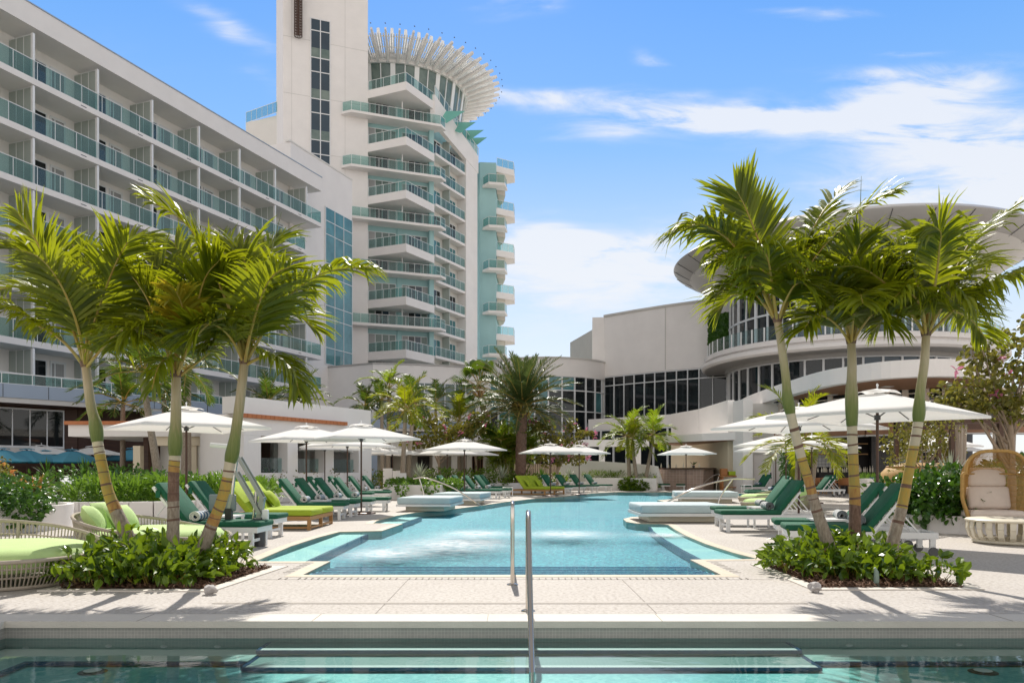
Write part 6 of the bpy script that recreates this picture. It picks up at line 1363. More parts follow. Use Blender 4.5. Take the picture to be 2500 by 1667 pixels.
hero_palm('palm leaning left, leftmost of the three in the left planter', 9.2, [(311, 1314), (286, 1254), (264, 1200), (246, 1121), (238, 1078)], [(232, 1030), (221, 986), (209, 889)],
    [([(150, 720), (95, 600), (15, 475)], -.5, dict(face=.6, L=.62, n=58)), ([(255, 800), (310, 720), (430, 640)], .4, dict(L=.62)), ([(150, 828), (90, 793), (20, 748), (-30, 800)], -.4, dict(L=.5, droop=.8)), ([(235, 720), (300, 600), (420, 570)], 1.2, dict(face=.3)), ([(175, 760), (60, 700), (-60, 720)], .6, dict()), ([(220, 770), (215, 660), (150, 560)], .9, dict(face=.5)), ([(250, 850), (310, 800), (370, 850)], -.9, dict(L=.5, droop=.7)), ([(190, 800), (120, 700), (30, 640)], 1.3, dict()), ([(230, 790), (280, 650), (330, 560)], -.9, dict(face=.4)), ([(185, 780), (110, 640), (-20, 590)], -1.2, dict()), ([(215, 800), (240, 700), (190, 600)], -.2, dict(face=.2)), ([(240, 830), (290, 760), (360, 740)], .1, dict(droop=.9))], ZL1, (.098, .058), 11)
hero_palm('upright palm, middle of the three in the left planter', 8.95, [(421, 1368), (423, 1271), (424, 1164), (427, 1112)], [(428.5, 1057), (430, 985), (430, 914)],
    [([(382, 780), (335, 690), (255, 610)], -.3, dict()), ([(472, 790), (500, 680), (560, 610)], -.4, dict()), ([(500, 870), (560, 820), (640, 860)], .2, dict(L=.58)), ([(410, 880), (385, 900), (362, 990)], -.5, dict(L=.42, n=24, droop=.9)), ([(440, 780), (450, 660), (410, 560)], .6, dict(face=.7)), ([(400, 800), (340, 740), (260, 760)], .9, dict()), ([(450, 800), (520, 720), (620, 720)], 1.0, dict()), ([(440, 820), (445, 750), (420, 690)], -.7, dict(L=.42)), ([(395, 830), (330, 800), (270, 870)], -.8, dict(L=.56)), ([(425, 800), (400, 680), (330, 600)], .2, dict(face=.4)), ([(460, 850), (510, 790), (570, 770)], -.7, dict())], ZL2, (.088, .060), 12, yellow=(7,))
hero_palm('palm leaning right with long frond, rightmost of the three in the left planter', 9.0, [(478, 1368), (486, 1361), (514, 1289), (536, 1236), (552, 1182), (562, 1128)], [(571, 1086), (585, 986), (597, 882)],
    [([(557, 746), (528, 679), (482, 586), (405, 504), (270, 462)], -.4, dict(n=64, L=.56)), ([(657, 789), (718, 711), (829, 655), (985, 655)], -.5, dict(n=62, L=.62, droop=.7)), ([(660, 868), (715, 905), (735, 985)], -.4, dict(L=.5, droop=.8)), ([(560, 760), (490, 690), (420, 690)], .9, dict()), ([(610, 740), (640, 620), (720, 560)], 1.0, dict(face=.3)), ([(580, 760), (560, 640), (500, 560)], 1.2, dict(face=.5)), ([(640, 800), (720, 770), (800, 830)], .9, dict()), ([(560, 820), (500, 790), (440, 860)], -.8, dict(L=.56)), ([(615, 800), (660, 680), (740, 640)], -1.0, dict()), ([(590, 760), (600, 650), (560, 580)], .1, dict(face=.3)), ([(630, 780), (680, 710), (760, 700)], .2, dict(droop=.9))], ZL3, (.100, .060), 13, spears=[[(636, 721), (687, 518)]])
hero_palm('palm leaning left with upright fan frond, leftmost of the three in the right planter', 9.2, [(2035, 1375), (2018, 1317), (1995, 1248), (1976, 1180), (1953, 1103), (1930, 1010)], [(1922, 965), (1917, 908), (1898, 780)],
    [([(1876, 660), (1845, 570), (1812, 490), (1788, 452)], -.1, dict(face=1.0, L=.66, n=66, droop=.06, w=.05, flat_=0, pet=.3)), ([(1830, 646), (1774, 582), (1733, 557), (1678, 548), (1590, 612)], -.4, dict(n=64, L=.66, droop=.6)), ([(1855, 730), (1800, 690), (1720, 740)], .3, dict(L=.58)), ([(1949, 692), (1999, 614), (2059, 554), (2151, 476), (2256, 462)], -.3, dict(n=58, L=.5)), ([(1940, 670), (1985, 560), (2030, 490), (2090, 435)], .8, dict(n=46, L=.5)), ([(1870, 700), (1850, 610), (1800, 560)], 1.0, dict(face=.4)), ([(1925, 720), (1960, 690), (2020, 760)], -.6, dict(L=.45)), ([(1860, 740), (1790, 720), (1730, 790)], .7, dict(L=.58)), ([(1885, 690), (1870, 620), (1830, 600)], -.8, dict(droop=.8)), ([(1930, 700), (1960, 620), (1990, 590)], -.2, dict(droop=.8)), ([(1850, 720), (1800, 650), (1740, 640)], .3, dict(droop=.9))], ZR1, (.100, .052), 21)
hero_palm('slender upright palm, middle of the three in the right planter', 9.5, [(2087, 1330), (2087, 1218), (2083, 1122), (2080, 1040)], [(2079, 950), (2080, 885), (2078, 832)],
    [([(2078, 730), (2078, 640), (2070, 540)], .2, dict(face=.9, L=.5)), ([(2050, 760), (2000, 690), (1930, 690)], -.5, dict()), ([(2105, 760), (2140, 680), (2220, 650)], -.4, dict()), ([(2040, 790), (1990, 770), (1950, 830)], -.7, dict(L=.58)), ([(2110, 790), (2150, 760), (2190, 830)], -.6, dict(L=.58)), ([(2060, 740), (2010, 620), (1930, 590)], .8, dict()), ([(2100, 740), (2160, 620), (2240, 600)], .9, dict()), ([(2085, 760), (2100, 720), (2110, 760)], -1.2, dict(L=.62)), ([(2060, 770), (2020, 730), (1980, 740)], 1.2, dict()), ([(2070, 750), (2040, 660), (2000, 640)], .3, dict(droop=.8)), ([(2095, 750), (2120, 660), (2170, 700)], .2, dict(droop=.9)), ([(2080, 740), (2085, 640), (2110, 570)], -.4, dict(face=.4))], ZR2, (.085, .058), 22, spears=[[(2095, 640), (2103, 430)]])
hero_palm('palm leaning right with drooping fronds, rightmost of the three in the right planter', 9.15, [(2160, 1400), (2171, 1375), (2182, 1313), (2202, 1237), (2221, 1141), (2236, 1065), (2242, 1030)], [(2244, 1000), (2247, 954), (2257, 885), (2261, 813)],
    [([(2284, 690), (2293, 610), (2296, 565), (2270, 548)], -.5, dict(face=.8, n=64, L=.58, droop=.55)), ([(2358, 729), (2420, 690), (2540, 640)], -.4, dict(n=46, L=.56, droop=1.1)), ([(2358, 610), (2420, 550), (2530, 470)], .2, dict(n=46, L=.55)), ([(2197, 729), (2105, 655), (2000, 655)], -.5, dict(n=46, L=.52)), ([(2240, 700), (2190, 600), (2120, 590)], .8, dict()), ([(2300, 760), (2370, 780), (2430, 860)], .7, dict(L=.58)), ([(2265, 700), (2250, 600), (2230, 540)], 1.1, dict(face=.4)), ([(2225, 770), (2170, 760), (2120, 830)], .5, dict(L=.56)), ([(2310, 700), (2370, 640), (2450, 650)], 1.2, dict()), ([(2240, 730), (2200, 650), (2150, 660)], .2, dict(droop=.9)), ([(2285, 740), (2320, 660), (2340, 620)], .5, dict()), ([(2250, 750), (2210, 710), (2170, 740)], -.7, dict(droop=1.0, L=.5)), ([(2300, 750), (2340, 720), (2390, 760)], -.6, dict(droop=1.0))], ZR3, (.105, .054), 23)

def bg_palm(lab, x, y, hshaft, lean, crown_seed, nf=13, L=1.9, leaf='frond2', rad=.11, group='slender garden palms', z0=0.0, leafL=.55, shaft=True, droop=.55, dead=False, name='palm_tree', nl=34, elev=(84, -22), wleaf=.06, tz=None, bark='bark'):
    r = thing(name, lab, 'palm', (x, y, z0), 0, group); rg = random.Random(crown_seed); top = Vector((lean, 0, hshaft))
    C = catmull([(0, 0, -.05), (lean * .25, 0, hshaft * .35), (lean * .65, 0, hshaft * .7), top], 24); mb = MB(); mb.tube(C, [rad * (1.25 - .45 * i / 24) * (1 + .03 * (i % 2)) for i in range(25)], 10); mb.build('trunk', bark, r, smooth=True)
    cs = top
    if shaft: mb = MB(); cs = top + Vector((lean * .1, 0, .55)); mb.tube([top, top.lerp(cs, .3), cs], [rad * .95, rad * 1.05, rad * .5], 10); mb.build('crownshaft', 'shaft', r, smooth=True)
    mb = MB()
    for k in range(nf):
        az = k * 2.399 + rg.uniform(-.25, .25); e = radians(elev[0] + (elev[1] - elev[0]) * (k + .5) / nf + rg.uniform(-8, 8)); l = L * rg.uniform(.85, 1.1); d = Vector((cos(az) * cos(e), sin(az) * cos(e), sin(e))); p = cs.copy(); pts = [p]; cur = d
        for j in range(4): p = p + cur * l / 4; pts.append(p); cur = (cur + Vector((0, 0, -.30 - .10 * j))).normalized()
        frond(mb, pts, rg, L=leafL, n=nl, w=wleaf, pet=.16, droop=droop, r0=.024, seg=2, tipL=.4)
    mb.build('crown', [leaf, 'petiole'], r)
    return r
def at(px, y, d): p = pd(px, y, d); return p.x, d, p.z
def bgp(px, ycrown, d, lab, seed, lean=0.0, **k):
    x, y, z = at(px, ycrown, d); z0 = k.pop('z0', 0.0); return bg_palm(lab, x - lean, y, z - z0 - .5 * (k.get('shaft', True)), lean, seed, z0=z0, **k)
bgp(352, 912, 26, 'leaning palm behind the large left umbrella with hanging fronds', 41, -.55, L=2.0, nf=14, rad=.12, nl=34, leafL=.6)
bgp(457, 905, 30, 'thick trunked palm behind the loggia between the front palms', 42, .05, L=2.1, nf=12, rad=.17)
bgp(300, 985, 34, 'short dark palm in front of the terrace podium', 43, 0, L=2.2, nf=14, leaf='frond2', shaft=False, group='dark low palms')
bgp(400, 975, 38, 'dark low palm behind the large left umbrella', 44, 0, L=2.4, nf=14, shaft=False, group='dark low palms')
bgp(655, 985, 44, 'left dark palm rising over the cabana roof', 45, 0, L=2.2, nf=15, shaft=False, group='palms over the cabana roof'); bgp(735, 985, 45, 'right dark palm rising over the cabana roof', 46, 0, L=2.2, nf=15, shaft=False, group='palms over the cabana roof')
bgp(891, 992, 46, 'small palm just above the right end of the cabana', 47, .1, L=1.9, nf=9, rad=.1); bgp(932, 978, 45, 'palm between the cabana and the taller palm', 48, -.05, L=1.9, nf=10); bgp(950, 950, 46, 'tallest slim palm in the garden clump', 49, .08, L=2.1, nf=10, rad=.13, leaf='frondlime')
bgp(989, 1006, 38, 'full palm with leaning trunk in the garden clump', 50, .15, L=2.0, nf=15, leaf='frond'); bgp(1008, 985, 42, 'palm behind the full one in the garden clump', 51, .3, L=2.0, nf=12)
bgp(1064, 985, 54, 'small palm before the tinted lobby windows', 52, 0, L=2.3, nf=12); bgp(1121, 1030, 50, 'right palm of the garden clump, lower', 53, 0, L=2.2, nf=16, leaf='frond')
bgp(1532, 1068, 49, 'left pool island palm with twin trunk', 54, -.15, L=2.4, nf=14, leaf='frondlime', nl=30, group='pool island palms', leafL=.6); bgp(1545, 1072, 48.6, 'short inner pool island palm', 55, -.25, L=1.9, nf=8, leaf='frond', group='pool island palms'); bgp(1592, 1064, 48.8, 'right pool island palm leaning right', 56, .45, L=2.1, nf=13, leaf='frondlime', group='pool island palms', leafL=.6)
bgp(1948, 1085, 24, 'low palm whose fronds show under the right umbrellas', 57, 0, L=2.1, nf=14, rad=.09, leaf='frond', group='palms by the restaurant', leafL=.5)
bgp(1990, 1090, 33, 'slim palm before the restaurant', 58, .2, L=2.0, nf=9, rad=.12, leaf='frond', group='palms by the restaurant')
def date_palm():
    d = 46; x, y, z = at(1275, 990, d); r = thing('date_palm', 'stout date palm with rough trunk and full grey green crown', 'palm', (x - .1, y, 0)); rg = random.Random(61)
    C = catmull([(0, 0, -.05), (.02, 0, z * .4), (.08, 0, z * .8), (.1, 0, z)], 60); mb = MB(); nn = 18; vs = []
    for i, p in enumerate(C):
        for k in range(nn): a = 2 * pi * k / nn; rr = (.30 + (.05 if i > 46 else 0)) * (1 + .09 * ((i + (k // 2) * 2) % 4 < 2)); vs.append(p + Vector((rr * cos(a), rr * sin(a), 0)))
    mb.add(vs, [(i * nn + k, i * nn + (k + 1) % nn, (i + 1) * nn + (k + 1) % nn, (i + 1) * nn + k) for i in range(60) for k in range(nn)]); mb.build('trunk', 'barkbrown', r)
    top = Vector((.1, 0, z)); mb = MB()
    for k in range(40): a = k * 2.4; q = top + Vector((.33 * cos(a), .33 * sin(a), -.75 + .75 * k / 40)); mb.bar(q, q + Vector((.3 * cos(a), .3 * sin(a), .45)), .10, .05, (cos(a), sin(a), 0))
    mb.build('leaf_base', 'petiole', r)
    mb = MB()
    for k in range(72):
        az = k * 2.399; e = radians(84 - 106 * (k + .5) / 72 + rg.uniform(-6, 6)); l = 3.6 * rg.uniform(.88, 1.08) * (.75 + .25 * min(1, k / 12)); dv = Vector((cos(az) * cos(e), sin(az) * cos(e), sin(e))); p = top.copy(); pts = [p]
        for j in range(4): p = p + dv * l / 4; pts.append(p); dv = (dv + Vector((0, 0, -.13 - .08 * j))).normalized()
        frond(mb, pts, rg, L=.58, n=52, w=.055, pet=.12, droop=.22, r0=.035, seg=2, tipL=.35, flat_=.2)
    mb.build('crown', ['frond3', 'petiole'], r)
date_palm()
def fan_palm():
    d = 52; x, y, z = at(1166, 945, d); r = thing('fan_palm', 'fan leaved palm with smooth brown trunk left of the date palm', 'palm', (x + .6, y, 0)); rg = random.Random(71)
    mb = MB(); mb.tube(catmull([(.3, 0, 0), (.1, 0, z * .5), (-.5, 0, z)], 30), [.24 - .07 * i / 30 for i in range(31)], 12); mb.build('trunk', 'branch', r, smooth=True); top = Vector((-.5, 0, z))
    mb = MB()
    for k in range(26): a = k * 2.4; q = top + Vector((.2 * cos(a), .2 * sin(a), -1.1 + 1.0 * k / 26)); mb.bar(q, q + Vector((.28 * cos(a), .28 * sin(a), .25)), .10, .05, (cos(a), sin(a), 0))
    mb.build('leaf_base', 'barkorange', r)
    mb = MB()
    for k in range(24):
        az = k * 2.399; e = radians(80 - 120 * (k + .5) / 24 + rg.uniform(-8, 8)); u = Vector((cos(az) * cos(e), sin(az) * cos(e), sin(e))); c = top + u * 1.35; mb.cur = 1; mb.tube([top, top.lerp(c, .5) + Vector((0, 0, .08)), c], .025, 4); mb.cur = 0
        sd = u.cross(Vector((0, 0, 1))); sd = sd.normalized() if sd.length > .1 else Vector((1, 0, 0))
        for j in range(24):
            b = radians(-115 + 230 * j / 23); v = (u * cos(b) + sd * sin(b)).normalized(); ln = 1.0 * (1 - .25 * abs(b) / 2); m = c + v * ln * .6; tip = c + v * ln + Vector((0, 0, -.35)); B = u.cross(sd).cross(v).normalized() * .05; mb.add([c, m - B, tip, m + B], [(0, 1, 2, 3)])
    mb.build('crown', ['frond2', 'petiole'], r)
fan_palm()
def areca():
    d = 48; x, y, z = at(1248, 1150, d); r = thing('clump_palm', 'bright clumping palm with many thin stems left of the date palm', 'palm', (x, y, 0)); rg = random.Random(81); mb = MB(); st = MB()
    for k in range(28):
        ax, ay = rg.uniform(-.9, .9), rg.uniform(-.8, .8); h = rg.uniform(1.6, 3.4); tp = Vector((ax * 1.5, ay * 1.5, h)); st.tube(catmull([(ax * .5, ay * .5, 0), (ax, ay, h * .5), tp], 8), .04, 6)
        for q in range(9):
            az = rg.random() * 6.28; e = radians(rg.uniform(10, 80)); dv = Vector((cos(az) * cos(e), sin(az) * cos(e), sin(e))); p = tp.copy(); pts = [p]; l = rg.uniform(1.1, 1.6)
            for j in range(4): p = p + dv * l / 4; pts.append(p); dv = (dv + Vector((0, 0, -.34))).normalized()
            frond(mb, pts, rg, L=.46, n=20, w=.05, pet=.15, droop=.5, r0=.015, seg=2)
    st.build('stems', 'shaft', r, smooth=True); mb.build('crown', ['frondlime', 'petiole'], r)
areca()

# ---------------------------------------------------------------- shrubs, hedges, trees
def leaf(mb, p, d, up, l, w, fold=.25, curl=.2):
    d = d.normalized(); s = d.cross(up); s = s.normalized() if s.length > .05 else Vector((1, 0, 0)); n = s.cross(d); m1, m2 = p + d * l * .33, p + d * l * .70 - n * l * curl * .3; tip = p + d * l - n * l * curl
    mb.add([p, m1 - s * w * .46 + n * w * fold, m1, m1 + s * w * .46 + n * w * fold, m2 - s * w * .40 + n * w * fold, m2, m2 + s * w * .40 + n * w * fold, tip], [(0, 2, 1), (0, 3, 2), (1, 2, 5, 4), (2, 3, 6, 5), (4, 5, 7), (5, 6, 7)])
def rdir(rg, zmin=-1.0):
    while True:
        v = Vector((rg.uniform(-1, 1), rg.uniform(-1, 1), rg.uniform(zmin, 1)))
        if .1 < v.length < 1: return v.normalized()
def stuff(mb, name, m, lab, cat): o = mb.build(name, m); return tag(o, lab, cat, kind='stuff')
def planter(sgn, lab, poly, kerb_in, blobs, seed, n):
    # kerb with mulch
    mb = MB(); N_ = len(poly)
    for i in range(N_):
        j = (i + 1) % N_; a, b, c, d = poly[i], poly[j], kerb_in[i], kerb_in[j]; mb.add([(a[0], a[1], .012), (b[0], b[1], .012), (d[0], d[1], .012), (c[0], c[1], .012)], [(0, 1, 2, 3)]); mb.add([(c[0], c[1], .012), (d[0], d[1], .012), (d[0], d[1], .003), (c[0], c[1], .003)], [(0, 1, 2, 3)]); mb.add([(a[0], a[1], .012), (b[0], b[1], .012), (b[0], b[1], -.01), (a[0], a[1], -.01)], [(3, 2, 1, 0)])
    o = mb.build('planter_kerb', 'kerb', fix=True); tag(o, 'pale flush kerb round the %s palm planter' % lab, 'kerb')
    rg = random.Random(seed); mb = MB(); mb.add([(p[0], p[1], .005) for p in kerb_in], [tuple(range(N_))])
    xs = [p[0] for p in kerb_in]; ys = [p[1] for p in kerb_in]
    def inside(x, y):
        c = False
        for i in range(N_):
            (x1, y1), (x2, y2) = kerb_in[i], kerb_in[i - 1]
            if (y1 > y) != (y2 > y) and x < (x2 - x1) * (y - y1) / (y2 - y1) + x1: c = not c
        return c
    for k in range(5200):
        x, y = rg.uniform(min(xs), max(xs)), rg.uniform(min(ys), max(ys))
        if not inside(x, y): continue
        a = rg.random() * 6.28; l = rg.uniform(.02, .07); w = rg.uniform(.006, .014); z = .008 + .03 * rg.random(); dx, dy = l * cos(a), l * sin(a); tz = rg.uniform(-.015, .03); mb.add([(x - dy * w / l, y + dx * w / l, z), (x + dx, y + dy, z + tz), (x + dx + dy * w / l, y + dy - dx * w / l, z + tz + .004), (x + dy * w / l, y - dx * w / l, z)], [(0, 1, 2, 3)])
    o = mb.build('mulch', 'mulch', fix=True); tag(o, 'brown bark mulch in the %s palm planter' % lab, 'mulch', kind='stuff')
    mb = MB(); tot = sum(b[2] * b[3] for b in blobs)
    for bx, by, rx, h, ry in blobs:
        for k in range(int(n * rx * h / tot)):
            a = rg.random() * 6.28; q = sqrt(rg.random()); x, y = bx + rx * q * cos(a), by + ry * q * sin(a); hh = h * (1 - .55 * q * q) * rg.uniform(.25, 1.05); out = Vector((cos(a) * q, sin(a) * q, 0)); st = Vector((x, y, .03)); p = Vector((x + out.x * .12 + rg.uniform(-.03, .03), y + out.y * .12, .05 + hh)); d = (out * 1.0 + rdir(rg) * .75 + Vector((0, 0, .75 if rg.random() < .55 else -.55))); l = rg.uniform(.085, .165)
            if rg.random() < .12: mb.cur = 1; mb.tube([st, p], .004, 3, False); mb.cur = 0
            leaf(mb, p, d, rdir(rg) * .7 + Vector((0, -.2, .8)), l, l * rg.uniform(.42, .62), .18, rg.uniform(-.1, .5))
    mb.cur = 0; o = mb.build('shrub_bed', ['leaf', 'petiole']); tag(o, 'paddle leaved green shrubs round the foot of the %s planter palms' % lab, 'shrubs', kind='stuff')
PL = [(-4.75, 7.86), (-2.98, 7.82), (-2.82, 9.9), (-4.5, 10.0)]; PLi = [(-4.62, 7.98), (-3.10, 7.95), (-2.98, 9.78), (-4.42, 9.88)]
planter(-1, 'left', PL, PLi, [(-4.35, 8.35, .42, .36, .36), (-3.95, 8.5, .50, .38, .42), (-3.62, 8.75, .40, .32, .38), (-3.5, 9.25, .30, .40, .36), (-4.3, 9.0, .45, .46, .45), (-3.8, 9.3, .4, .36, .4), (-3.75, 8.35, .40, .26, .3)], 5, 2300)
PR = [(3.02, 7.92), (4.78, 7.95), (4.95, 10.0), (3.06, 10.1)]; PRi = [(3.16, 8.05), (4.64, 8.07), (4.80, 9.86), (3.20, 9.96)]
planter(1, 'right', PR, PRi, [(3.42, 9.2, .36, .32, .4), (3.60, 9.55, .4, .38, .35), (3.95, 8.95, .34, .36, .35), (4.05, 8.6, .33, .24, .3), (3.7, 8.75, .32, .24, .3), (4.15, 9.4, .4, .40, .38), (4.52, 8.5, .20, .24, .2), (3.95, 9.6, .3, .44, .3)], 6, 2000)
for p, sc, lab in ((gp(513, 1438, .05), 1.0, 'left'), (gp(1990, 1433, .05), 1.0, 'right')):
    bm = bmesh.new(); bmesh.ops.create_icosphere(bm, subdivisions=3, radius=.062)
    for v in bm.verts: v.co *= 1 + .45 * noise.noise(v.co * 24 + Vector((p.x, 3, 1))); v.co.z *= .8
    me = bpy.data.meshes.new('rock'); bm.to_mesh(me); bm.free(); me.materials.append(M['rock']); o = bpy.data.objects.new('rock', me); COL.objects.link(o); o.location = (p.x, p.y, .05); tag(o, 'small white rock on the mulch at front of the %s palm planter' % lab, 'rock')
p = gp(2140, 1432); mb = MB(); mb.tube([(0, 0, 0), (0, 0, .10), (0, 0, .15)], [.028, .026, .024], 12); mb.tube([(0, 0, .15), (-.02, 0, .20)], [.024, .012], 12); o = mb.build('irrigation_pipe', 'pvc', smooth=40); o.location = (p.x, p.y, 0); tag(o, 'short grey green irrigation pipe standing in the right palm planter', 'pipe')

def bush(name, lab, cat, blobs, n, mats, lsize, seed, wr=.55, kind='stuff', mode='round', zbias=.2, flowers=None):
    rg = random.Random(seed); mb = MB(); vol = sum(b[3] * b[4] + b[3] * b[5] for b in blobs)
    for bx, by, bz, rx, ry, rz in blobs:
        for k in range(int(n * (rx * ry + rx * rz) / vol)):
            v = rdir(rg); q = rg.random() ** .35; k2 = 1 + .22 * noise.noise(Vector((bx + v.x * 2.2, by + v.y * 2.2, bz + v.z * 2.2)) * 1.7); p = Vector((bx + v.x * rx * q * k2, by + v.y * ry * q * k2, bz + v.z * rz * q * k2))
            if p.z < .02: continue
            l = rg.uniform(*lsize)
            if mode == 'blade':
                d = (v * .6 + rdir(rg) * .6 + Vector((0, 0, .8))); s = d.normalized().cross(rdir(rg)).normalized() * l * .07; d = d.normalized(); mb.add([p - s, p + s, p + d * l * .6 + s * .8 + Vector((0, 0, 0)), p + d * l * .6 - s * .8, p + d * l + Vector((v.x * .15, v.y * .15, -.12)) * l * 2], [(0, 1, 2, 3), (3, 2, 4)])
            else: leaf(mb, p, v + rdir(rg) * .8 + Vector((0, 0, zbias - .3)), v * .6 + rdir(rg) * .6 + Vector((0, -.2, .6)), l, l * wr, .15, rg.uniform(0, .4))
    if flowers:
        mb.cur = 1
        for k in range(flowers):
            b = rg.choice(blobs); v = rdir(rg, -.2); c = Vector((b[0] + v.x * b[3] * 1.05, b[1] + v.y * b[4] * 1.05, b[2] + v.z * b[5] * 1.05))
            for q in range(5): leaf(mb, c + rdir(rg) * .03, rdir(rg), rdir(rg), lsize[1] * .9, lsize[1] * .6)
    o = mb.build(name, mats); tag(o, lab, cat, kind=kind if kind == 'stuff' else None); return o
# left garden
bush('fern_bed', 'bright green fern bed on top of the long left planter wall', 'ferns', [(-10.2 + .55 * k, 19.0 + .35 * max(0, k - 2) ** 1.1, .66 + .06 * (k % 2), .55, .75, .36) for k in range(6)] + [(-7.9, 21.5 + 1.2 * k, .62, .5, .8, .34) for k in range(4)], 5200, 'leafbright', (.16, .34), 21, mode='blade')
bush('trailing_shrub', 'round leaved green shrub trailing over the round planter at left', 'shrub', [(-11.0, 15.6, .70, 1.1, .9, .36), (-9.9, 15.6, .62, .7, .7, .38), (-10.4, 14.7, .5, .7, .3, .28), (-9.55, 15.4, .42, .34, .5, .34), (-12.2, 15.5, .75, .8, .6, .38), (-11.0, 16.8, .75, 1.2, .8, .34)], 4200, 'leafdark', (.07, .14), 22, .8, kind=None)
bush('flowering_shrub', 'flowering shrub with orange blossoms at the far left edge', 'shrub', [(-13.2, 19, 1.2, .9, .8, .65), (-12.4, 18.6, .9, .7, .7, .5)], 1800, ['leafolive', 'petalorange'], (.06, .12), 23, .6, kind=None, flowers=26)
bush('ground_cover', 'dark leafy ground cover behind the left round planter', 'ground cover', [(-12.5, 21, .7, 1.6, 1.0, .5), (-10.5, 22.5, .7, 1.8, 1.2, .5), (-13.5, 26, .8, 2.5, 1.5, .6), (-9.6, 25.5, .6, 1.6, 1.6, .5)], 3600, 'leafdark', (.10, .2), 24)
bush('hedge', 'dark clipped hedge inside the shaded cabana loggia', 'hedge', [(-13.5, 33, .8, 2.0, .7, .6), (-16.5, 34, .8, 2.5, .7, .6), (-10.8, 33.0, .8, 1.6, .6, .5)], 2600, 'leafdark', (.12, .2), 25, kind=None)
def rosette(lab, cat, name, x, y, z, n, L, w, m, seed, elev=(80, 15), droop=.4):
    rg = random.Random(seed); mb = MB()
    for k in range(n):
        az = k * 2.399; e = radians(elev[0] + (elev[1] - elev[0]) * k / n + rg.uniform(-6, 6)); d = Vector((cos(az) * cos(e), sin(az) * cos(e), sin(e))); p = Vector((0, 0, 0)); l = L * rg.uniform(.8, 1.1); vs = []; s = d.cross(Vector((0, 0, 1))).normalized(); wd = [.6, 1, .9, .6, .03]
        for j in range(5): vs += [p - s * w * wd[j] * .5, p + s * w * wd[j] * .5]; p = p + d * l / 4; d = (d + Vector((0, 0, -droop * .25 * j))).normalized()
        mb.add(vs, [(2 * j, 2 * j + 1, 2 * j + 3, 2 * j + 2) for j in range(4)])
    o = mb.build(name, m); o.location = (x, y, z); return tag(o, lab, cat)
x, y, z = at(88, 1218, 17.0); rosette('big bronze and green bromeliad above the left round planter', 'bromeliad', 'bromeliad', x, y, z, 26, .58, .09, 'leafred', 1)
for i, (px, py, d, m, lab) in enumerate([(1025, 1150, 37, 'leafsilver', 'silver bromeliad behind the vine planter'), (1226, 1153, 42, 'leafsilver', 'silver spiky bromeliad left of the far lime daybed'), (1390, 1152, 50.5, 'leafsilver', 'pale spiky plant before the ramp wall'), (1322, 1153, 49, 'leafdark', 'dark green agave behind far loungers'), (115, 1150, 30, 'leafdark', 'dark agave in the shaded garden, left'), (205, 1150, 29, 'leafdark', 'dark agave in the shaded garden, right'), (2318, 1165, 18.5, 'leafsilver', 'silver leaved rosette over the dark hedge')]):
    x, y, z = at(px, py + 14, d); rosette(lab, 'plant', 'spiky_plant', x, y, z, 40 if m == 'leafsilver' else 26, .75, .06, m, 30 + i, (85, 5), .25)
# vines and beds
bush('vine_bed', 'bright vines spilling over the short white planter wall', 'vines', [(-5.0 + .6 * k, 34.2, .66, .5, 1.1, .2) for k in range(5)] + [(-4.6, 32.75, .45, .28, .12, .26), (-3.4, 32.7, .48, .35, .12, .22), (-2.75, 33.4, .45, .1, .3, .22)], 2600, 'leafbright', (.08, .16), 26, .75)
bush('garden_shrubs', 'mixed low green shrubs under the garden palms', 'shrubs', [(-6.5, 41, .6, 1.2, .9, .6), (-3.6, 40, .7, 1.5, .8, .6), (-1.8, 43, .7, 1.5, .8, .65), (.6, 46, .6, 1.3, .7, .5), (2.6, 49.5, .55, 1.4, .7, .5)], 3200, 'leaf', (.12, .24), 27)
bush('lime_bed', 'bright ground cover between the planter wall and the ramp wall', 'ground cover', [(5.6, 50.2, .95, 1.2, .5, .3), (7.2, 50.0, .92, 1.3, .5, .28), (8.6, 49.3, .85, .8, .4, .22)], 1500, 'leaf', (.12, .22), 28, mode='blade')
bush('island_shrub', 'round bush at the foot of the pool island palms', 'shrub', [(7.3, 48.4, .38, .75, .6, .42), (8.3, 48.5, .36, .7, .6, .42), (7.8, 48.0, .30, .9, .5, .34)], 1900, 'leaf', (.14, .25), 29, .6, kind=None)
bush('wall_vine', 'sparse dark vine climbing the foot of the cabana wall', 'vine', [(-9.1 + .48 * k, 30.7 + .95 * k, .75, .4, .3, .55) for k in range(7)], 420, 'leafolive', (.07, .13), 33, kind=None)
bush('hedge', 'big dark glossy hedge beside the egg chair', 'hedge', [(8.3, 15.7, .62, .75, .7, .55), (9.0, 16.2, .72, .95, .9, .62), (8.0, 16.5, .60, .6, .7, .5), (8.9, 15.3, .45, .7, .4, .36), (9.9, 16.2, .70, .7, .8, .6)], 4200, 'leafdark', (.10, .19), 34, .62, kind=None)
bush('garden_shrubs', 'leafy undergrowth behind the egg chair', 'shrubs', [(11.0, 17.5, .7, 1.0, .8, .7), (12.5, 19, .8, 1.6, 1.0, .8)], 1700, 'leafdark', (.12, .22), 35)
